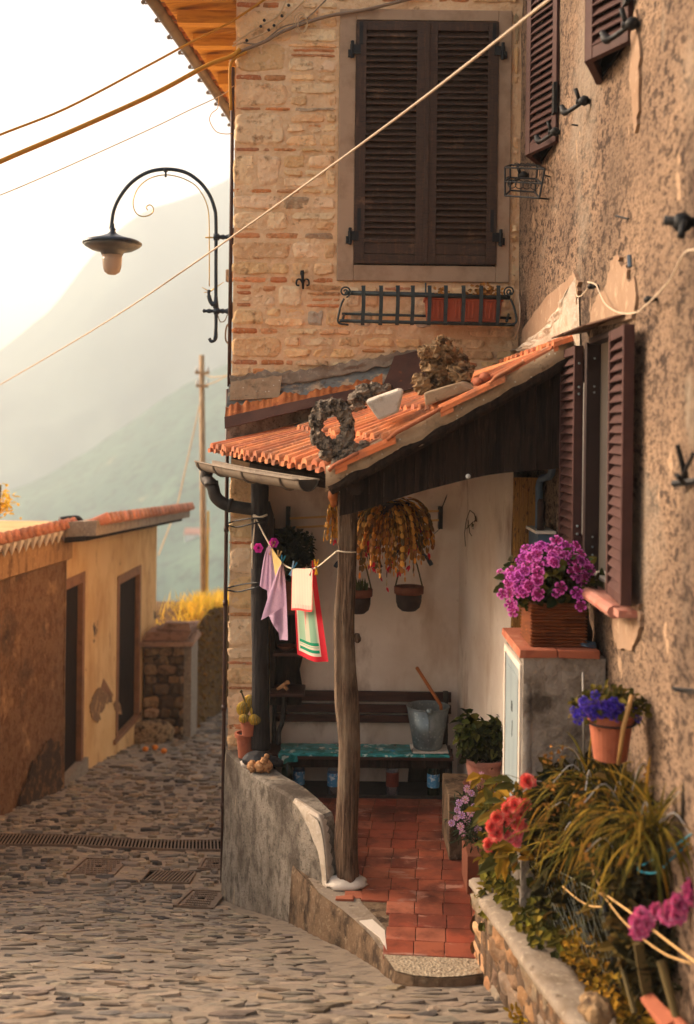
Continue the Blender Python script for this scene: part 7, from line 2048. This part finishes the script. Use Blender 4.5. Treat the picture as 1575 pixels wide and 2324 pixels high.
place_blossoms(t, dz, [(at(x, y, 6.30 + RND.uniform(-.04, .06)), (RND.uniform(-.5, .1), -1, RND.uniform(.1, .7))) for x, y in dp], 'blossom', .8, 1.1)
m = MB()
for x, y in dp[:14]: m.tube([(.80, 6.42, -2.3), at(x, y + 4, 6.34)], .002, 4)
m.build('stems', 'stem', t)
# broad-leaved plant
t = thing('broadleaf_plant', 'broad leaved plant with drooping yellow edged leaves behind the roses', 'plant', (.84, 5.9, -2.26))
m = MB()
for i in range(150):
    x, y = (RND.uniform(1088, 1215), RND.uniform(1750, 1860)) if i < 70 else (RND.uniform(1120, 1230), RND.uniform(1765, 1960))
    p = at(x, y, RND.uniform(5.75, 6.1) if i < 70 else RND.uniform(5.0, 5.35)); d = Vector((RND.uniform(-1, .6), RND.uniform(-1, .2), RND.uniform(-.6, .4)))
    m.leaf(p, d, (RND.uniform(-.3, .3), -.6, 1), RND.uniform(.08, .14), RND.uniform(.035, .055), vary(RND.choice([C(138, 112, 36), C(92, 88, 36), C(160, 120, 40), C(70, 70, 34), C(104, 84, 30)]), .2), bend=.35)
m.build('foliage', 'leaf_olive', t)
m = MB()
for i in range(9): m.tube(curve_pts([(.86, 5.9, -2.5), (.84 + RND.uniform(-.05, .05), 5.9, -2.2), at(RND.uniform(1095, 1200), RND.uniform(1760, 1830), 5.92)], 4), .004, 5)
m.build('stems', 'stem', t)
# roses
t = thing('rose_bush', 'red and coral roses spilling over the far end of the stone flower bed', 'rose bush', (.84, 5.5, -2.26))
cloud('foliage', 'leaf_dark', t, (.84, 5.55, -2.14), (.13, .16, .20), 520, .055, .038, [C(74, 72, 30), C(52, 54, 26), C(104, 92, 34), C(126, 104, 40)])
cloud('foliage', 'leaf_olive', t, (.78, 5.42, -2.32), (.1, .14, .13), 240, .05, .036, OLIVE)
def rose_mesh(name, cols, r, n=26, frill=.35):
    m = MB()
    for k in range(n):
        t_ = k / n; a0 = k * 2.4; rad_ = r * (.15 + .85 * math.sqrt(t_)); tilt = lerp(.15, 1.15, t_)
        base = Vector((0, 0, 0)); L = r * lerp(.75, 1.0, t_)
        g = []
        for i in range(4):
            tt = i / 3
            for j in range(4):
                s = (j / 3 - .5) * 2
                a = a0 + s * lerp(1.0, .55, t_) * (0.35 + .65 * tt)
                rr = L * tt * math.sin(tilt) + r * .04 + r * frill * .16 * math.sin(j * 3 + k) * tt
                g.append(Vector((rr * math.cos(a), rr * math.sin(a), L * tt * math.cos(tilt) * .9 + r * frill * .14 * math.cos(j * 4 + k * 2) * tt)))
        fs = [(i * 4 + j, i * 4 + j + 1, i * 4 + j + 5, i * 4 + j + 4) for i in range(3) for j in range(3)]
        c = vary(RND.choice(cols), .18, .06)
        m.add(g, fs, c)
    me = bpy.data.meshes.new(name); me.from_pydata([tuple(v) for v in m.v], [], m.f); me.materials.append(MATS['petal'])
    ca = me.color_attributes.new('Col', 'FLOAT_COLOR', 'CORNER'); buf = []
    for f, c in zip(m.f, m.c): buf += list(c) * len(f)
    ca.data.foreach_set('color', buf); me.update()
    return me
rs = [rose_mesh('rose_bloom', [C(240, 116, 104), C(236, 92, 88), C(244, 150, 132)], .042), rose_mesh('rose_bloom', [C(236, 140, 146), C(228, 112, 124)], .04)]
rp = [(1170, 1826), (1150, 1836), (1180, 1846), (1130, 1854), (1116, 1876), (1146, 1866), (1128, 1890), (1160, 1854), (1109, 1916), (1197, 1776), (1176, 1866), (1190, 1828)]
place_blossoms(t, rs[:1], [(at(x, y, 4.98 if y < 1900 else 5.05), (RND.uniform(-.5, .2), -1, RND.uniform(.0, .8))) for x, y in rp], 'blossom', .8, 1.1)
place_blossoms(t, rs[1:], [(at(x, y, 4.98), (RND.uniform(-.5, .2), -1, RND.uniform(.0, .6))) for x, y in ((1160, 1900), (1176, 1895), (1172, 1908), (1186, 1880), (1150, 1892))], 'blossom', .65, .9)
# trailing plant over the cap
t = thing('trailing_ivy', 'small leaved ivy trailing over the cap at the far end of the flower bed', 'ivy', (.86, 5.2, -2.27))
m = MB()
for i in range(520):
    Yq = RND.uniform(4.75, 5.5); xb = interp([(y, x) for x, y in WO][::-1], Yq)
    p = Vector((xb + .12 + RND.gauss(.05, .07), Yq, WZ(Yq) + .02 + abs(RND.gauss(0, .07))))
    if p.x < xb + .06: p.x = xb + .07
    m.leaf(p, (RND.uniform(-1, .4), RND.uniform(-1, .3), RND.uniform(-.8, .4)), (-.2, -.5, 1), RND.uniform(.03, .055), RND.uniform(.025, .045), vary(RND.choice(OLIVE + [C(60, 62, 28)]), .3, .1))
m.build('foliage', 'leaf_olive', t)
t = thing('creeping_plant', 'yellowish creeping plant growing along the inside of the wall cap, nearer part of the bed', 'plant', (1.08, 4.4, -2.26))
m = MB()
for i in range(620):
    Yq = RND.uniform(3.95, 4.75); xb = interp([(y, x) for x, y in WO][::-1], Yq)
    p = Vector((xb + .16 + abs(RND.gauss(0, .06)), Yq, WZ(Yq) + abs(RND.gauss(0, .08))))
    m.leaf(p, (RND.uniform(-1, .5), RND.uniform(-1, .4), RND.uniform(-.5, .8)), (-.2, -.5, 1), RND.uniform(.02, .045), RND.uniform(.018, .03), vary(RND.choice([C(150, 112, 36), C(104, 84, 30), C(78, 62, 26), C(176, 136, 48)]), .3, .1))
m.build('foliage', 'leaf_olive', t)
# spider plants: arching straps
STR = [C(116, 102, 36), C(88, 82, 32), C(158, 132, 50), C(66, 64, 27), C(106, 88, 30), C(52, 49, 22), C(130, 98, 34)]
def spider(x, y, Y, n, L, lab, dry=40):
    p = at(x, y, Y)
    if p.x > XR - .08: p = atX(x, y, XR - .08)
    t = thing('spider_plant', lab, 'plant', p, 'arching strap leaved plants in the bed')
    m = MB()
    for i in range(int(n * 2.4)):
        a = RND.uniform(0, 2 * PI); el = RND.uniform(.2, 1.4)
        d = Vector((math.cos(a) * math.cos(el), math.sin(a) * math.cos(el) - .15, math.sin(el)))
        if d.x > .3: d.x *= .6
        l = L * RND.uniform(.4, 1.1)
        b0 = p + Vector((RND.gauss(0, .03), RND.gauss(0, .03), RND.gauss(0, .02)))
        m.blade(b0, d, l, RND.uniform(.008, .017), RND.uniform(1.2, 3.0), vary(RND.choice(STR), .25, .08), segs=8)
    m.build('leaves', 'leaf_olive', t)
    m = MB()
    for k in range(3):
        a = RND.uniform(0, 6)
        q = p + Vector((math.cos(a) * .18, math.sin(a) * .12 - .05, RND.uniform(-.02, .2)))
        m.tube(curve_pts([p, p.lerp(q, .5) + Vector((0, 0, .1)), q], 4), .0025, 4)
        for j in range(dry // 3): m.leaf(q + Vector((RND.gauss(0, .02), RND.gauss(0, .02), RND.gauss(0, .02))), (RND.uniform(-1, 1), RND.uniform(-1, 1), RND.uniform(-1, 1)), (0, -1, .3), .025, .012, vary(C(150, 106, 50), .4))
    m.build('dry_plantlets', 'leaf_olive', t)
for a in ((1270, 1850, 5.0, 70, .36, 'strap leaved plant arching over the roses, leftmost of the clump'), (1345, 1800, 4.75, 75, .36, 'strap leaved plant in the middle of the clump below the blue flower pot'), (1420, 1850, 4.5, 75, .36, 'strap leaved plant with yellow blades right of the middle of the clump'), (1330, 1920, 4.7, 60, .34, 'strap leaved plant hanging low above the ivy'), (1480, 1900, 4.2, 60, .34, 'dark strap leaved plant near the right edge above the pink carnations'), (1420, 1985, 4.3, 40, .30, 'small light green strap plant drooping over the netting')):
    spider(*a)
t = thing('dark_shrub', 'dark dense shrub filling the bed behind the strap leaved plants', 'shrub', (1.05, 4.8, -2.25))
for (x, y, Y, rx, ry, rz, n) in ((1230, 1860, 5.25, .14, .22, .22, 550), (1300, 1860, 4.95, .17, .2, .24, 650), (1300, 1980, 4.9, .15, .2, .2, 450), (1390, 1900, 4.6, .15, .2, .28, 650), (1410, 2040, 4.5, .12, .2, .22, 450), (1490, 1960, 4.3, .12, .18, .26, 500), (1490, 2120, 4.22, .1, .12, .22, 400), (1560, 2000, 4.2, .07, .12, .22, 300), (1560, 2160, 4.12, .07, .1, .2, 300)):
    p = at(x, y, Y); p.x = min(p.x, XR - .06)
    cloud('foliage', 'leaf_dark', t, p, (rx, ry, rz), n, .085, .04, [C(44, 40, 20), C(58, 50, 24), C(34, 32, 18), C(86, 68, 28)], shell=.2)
# dark broad leaf at the foot of the pedestal
t = thing('large_leaf_plant', 'single dark glossy leaf plant at the foot of the pedestal', 'plant', at(1230, 1780, 5.02))
m = MB()
for (dx, dz) in ((.07, .02), (.02, .05), (.10, .0)): m.leaf(at(1212, 1775, 5.0), (1, -.2, dz * 8), (0, -1, .6), .16, .08, C(40, 44, 30), bend=.3)
m.build('leaf', 'leaf_dark', t)
# wall pot with blue petunias
c = at(1385, 1722, 4.42)
t = thing('wall_flower_pot', 'terracotta pot of blue petunias hung on the stucco wall above the bed', 'flower pot', c)
pot(t, c, .066, .09, .182, 'terracotta', .006, 28)
m = MB(); m.tube([c + Vector((.03, .08, .13)), Vector((XR, c.y + .08, c.z + .13))], .008, 6); m.tube(curve_pts([c + Vector((math.cos(a) * .1, math.sin(a) * .1, .15)) for a in [i * PI / 6 for i in range(13)]], 2), .004, 5); m.build('ring_bracket', 'iron', t)
cloud('foliage', 'leaf_olive', t, c + Vector((.0, -.0, .21)), (.15, .11, .07), 420, .035, .02, [C(84, 78, 34), C(60, 58, 28), C(110, 96, 40)])
pet = [blossom_mesh('petunia_bloom', C(38, 24, 120), C(66, 48, 190), .02, 5, .4), blossom_mesh('petunia_bloom', C(52, 30, 130), C(88, 60, 190), .02, 5, .4)]
bp_ = [(RND.gauss(1365, 36), RND.gauss(1606, 14)) for i in range(34)] + [(1310, 1620), (1302, 1612), (1312, 1632), (1405, 1628), (1415, 1634), (1398, 1622), (1345, 1625), (1380, 1615), (1452, 1622), (1446, 1630)]
place_blossoms(t, pet, [(at(x, y, 4.42 - .1 * math.sqrt(max(0, 1 - ((x - 1375) / 85) ** 2)) + RND.uniform(-.01, .02)), ((x - 1375) / 90, -1, RND.uniform(0, .9))) for x, y in bp_], 'blossom', .8, 1.2)
# sticks
for (pts, r, mat, nm, lab) in (
    ([at(1403, 1735, 4.3), at(1415, 1650, 4.3), at(1434, 1578, 4.3)], [.008, .0095, .009], 'bamboo', 'bamboo_cane', 'bamboo cane leaning in front of the blue petunia pot'),
    ([at(1326, 1740, 4.9), at(1323, 1526, 4.9)], .005, 'metal_rod', 'metal_rod', 'thin upright grey metal rod in front of the pedestal'),
    ([at(1552, 1860, 3.95), at(1562, 1700, 3.95), at(1574, 1590, 3.95)], .011, 'iron', 'iron_stake', 'dark iron stake rising from the bed at the right edge'),
    ([at(1478, 2110, 4.1), at(1448, 1960, 4.12)], .009, 'stem', 'wooden_stake', 'thin grey stake with the turquoise string looped round it')):
    m = MB(); m.tube(pts, r, 7); tag(m.build(nm, mat, smooth=True), lab, 'stick')
m = MB(); m.tube([at(1366, 2026, 4.3), at(1388, 2120, 4.3), at(1402, 2250, 4.3)], .012, 8)
tag(m.build('fence_post', 'iron', smooth=True), 'short dark post holding the net and the pale rope', 'post')
m = MB(); m.tube(curve_pts([at(1366, 2024, 4.28), at(1450, 2085, 4.0), at(1520, 2140, 3.8), at(1600, 2200, 3.6)], 5), .004, 6); m.tube(curve_pts([at(1366, 2028, 4.29), at(1420, 2096, 4.05), at(1500, 2160, 3.8), at(1570, 2188, 3.66)], 5), .003, 6); m.tube([at(1345, 1975, 4.35), at(1366, 2024, 4.28)], .004, 6); m.blob(at(1366, 2025, 4.27), (.012, .012, .012), .3, 3, (8, 6))
tag(m.build('rope', 'peg_wood', smooth=True), 'pale double rope tied from the dark post toward the right edge', 'rope')
m = MB(); m.tube(curve_pts([at(1277, 2012, 4.7), at(1310, 2040, 4.55), at(1340, 2056, 4.45), at(1366, 2058, 4.31)], 5), .003, 6); tag(m.build('rope', 'peg_wood', smooth=True), 'short pale rope sagging left of the dark post', 'rope')
m = MB(); m.tube(curve_pts([at(1600, 1870, 3.8), at(1520, 1928, 3.95), at(1458, 1964, 4.1)], 5), .0035, 6); m.tube(curve_pts([at(1455, 1960, 4.1), at(1450, 1976, 4.09), at(1490, 1980, 4.03), at(1530, 1944, 3.95), at(1600, 1880, 3.8)], 5), .0035, 6)
tag(m.build('string', 'turquoise', smooth=True), 'turquoise string looped from the thin stake to the right edge', 'string')
# netting along the bed
t = thing('garden_net', 'fine wire garden netting stretched along the front of the flower bed', 'netting', (.98, 4.75, -2.26))
m = MB()
A0, A1 = at(1190, 1935, 5.2), at(1366, 2030, 4.3)
B0, B1 = at(1215, 2060, 5.1), at(1402, 2240, 4.3)
NN = 17
for i in range(NN + 1):
    u = i / NN
    a, b_ = A0.lerp(A1, u), B0.lerp(B1, min(1, u + .22)) if u < .8 else A1.lerp(B1, (1 - u) * 3 + .4)
    m.tube([a, a.lerp(b_, .5) + Vector((.01 * math.sin(i), 0, -.008)), b_], .0011, 4)
    a, b_ = A0.lerp(A1, u), B0.lerp(B1, max(0, u - .16))
    if i % 2: m.tube([a, a.lerp(b_, .5) + Vector((.012, 0, 0)), b_], .0009, 4)
m.tube([A0, A1], .0015, 4)
m.build('mesh', 'net_wire', t)
# pink carnations bottom right
t = thing('carnation_plant', 'bright pink carnations blooming low at the right edge of the bed', 'carnations', at(1500, 2110, 4.0))
cr = [rose_mesh('carnation_bloom', [C(232, 132, 182), C(222, 104, 164), C(240, 164, 204)], .036, 34, .9)]
place_blossoms(t, cr, [(at(x, y, Y), d) for x, y, Y, d in ((1455, 2078, 3.95, (-.2, -1, .6)), (1448, 2092, 3.94, (-.5, -1, .2)), (1466, 2094, 3.93, (.1, -1, .3)), (1488, 2068, 3.98, (.2, -1, .5)), (1522, 2062, 3.9, (-.2, -1, .5)), (1538, 2054, 3.88, (.2, -1, .6)), (1534, 2072, 3.88, (.2, -1, .2)), (1516, 2074, 3.9, (-.3, -1, .2)), (1562, 2022, 3.86, (0, -1, .5)), (1574, 2012, 3.86, (.2, -1, .6)), (1572, 2034, 3.85, (.2, -1, .1)), (1450, 2108, 3.94, (-.2, -1, -.3)))], 'blossom', .9, 1.2)
m = MB()
for (x, y) in ((1455, 2090), (1488, 2075), (1525, 2070), (1570, 2030)): m.tube(curve_pts([at(x, y, 3.96), at(x + 5, y + 60, 4.0), at(x + 10, y + 150, 4.05)], 4), .003, 5)
m.build('stems', 'stem', t)
cloud('foliage', 'leaf_dark', t, at(1500, 2180, 4.02), (.1, .12, .14), 220, .06, .012, [C(58, 56, 34), C(42, 40, 24)])
# odds and ends at the bottom right
m = MB(); m.hexa([at(1455, 2274, 3.95), at(1480, 2262, 3.95), at(1536, 2330, 3.8), at(1505, 2345, 3.8)], [at(1452, 2264, 3.95), at(1478, 2250, 3.95), at(1538, 2312, 3.8), at(1506, 2328, 3.8)])
m.tube([at(1520, 2300, 3.85), at(1590, 2370, 3.7)], .02, 8); tag(m.build('tile_fragment', 'terracotta', bev=.003), 'bright orange broken tile lying in the nearest corner of the bed', 'tile piece')
m = MB(); m.prism([at(x, y, 3.95) for x, y in [(1440, 2145), (1454, 2142), (1472, 2195), (1484, 2260), (1478, 2290), (1462, 2270), (1448, 2200)]], (.0, .02, .0)); tag(m.build('wood_offcut', 'stem'), 'split pale wooden offcut standing below the pink carnations', 'wood')
m = MB(); m.tube([at(1500, 2180, 3.92), at(1540, 2330, 3.8)], [.018, .014], 8); m.tube([at(1400, 2150, 4.2), at(1440, 2300, 4.0)], .01, 6)
tag(m.build('wooden_sticks', 'stem'), 'grey sticks poking up through the nearest part of the bed', 'sticks')
m = MB(); m.blob(at(1352, 2290, 4.1), (.06, .10, .04), .3, 2.5, (20, 14), 4); tag(m.build('rubble_stone', 'rock_tan', smooth=True), 'brown rubble stone on the bed beside the nearest wall cap', 'stone')
t = thing('wall_weed', 'small yellow green weed at the foot of the stone planter wall', 'weed', atZ(1195, 2320, -2.62))
m = MB(); p = atZ(1195, 2322, -2.6)
for i in range(90): m.leaf(p + Vector((RND.gauss(0, .04), RND.gauss(0, .03), abs(RND.gauss(0, .03)))), (RND.uniform(-1, 1), RND.uniform(-1, .5), RND.uniform(0, 1)), (0, -.4, 1), .035, .02, vary(C(150, 118, 36), .35, .1))
m.build('foliage', 'leaf_olive', t)
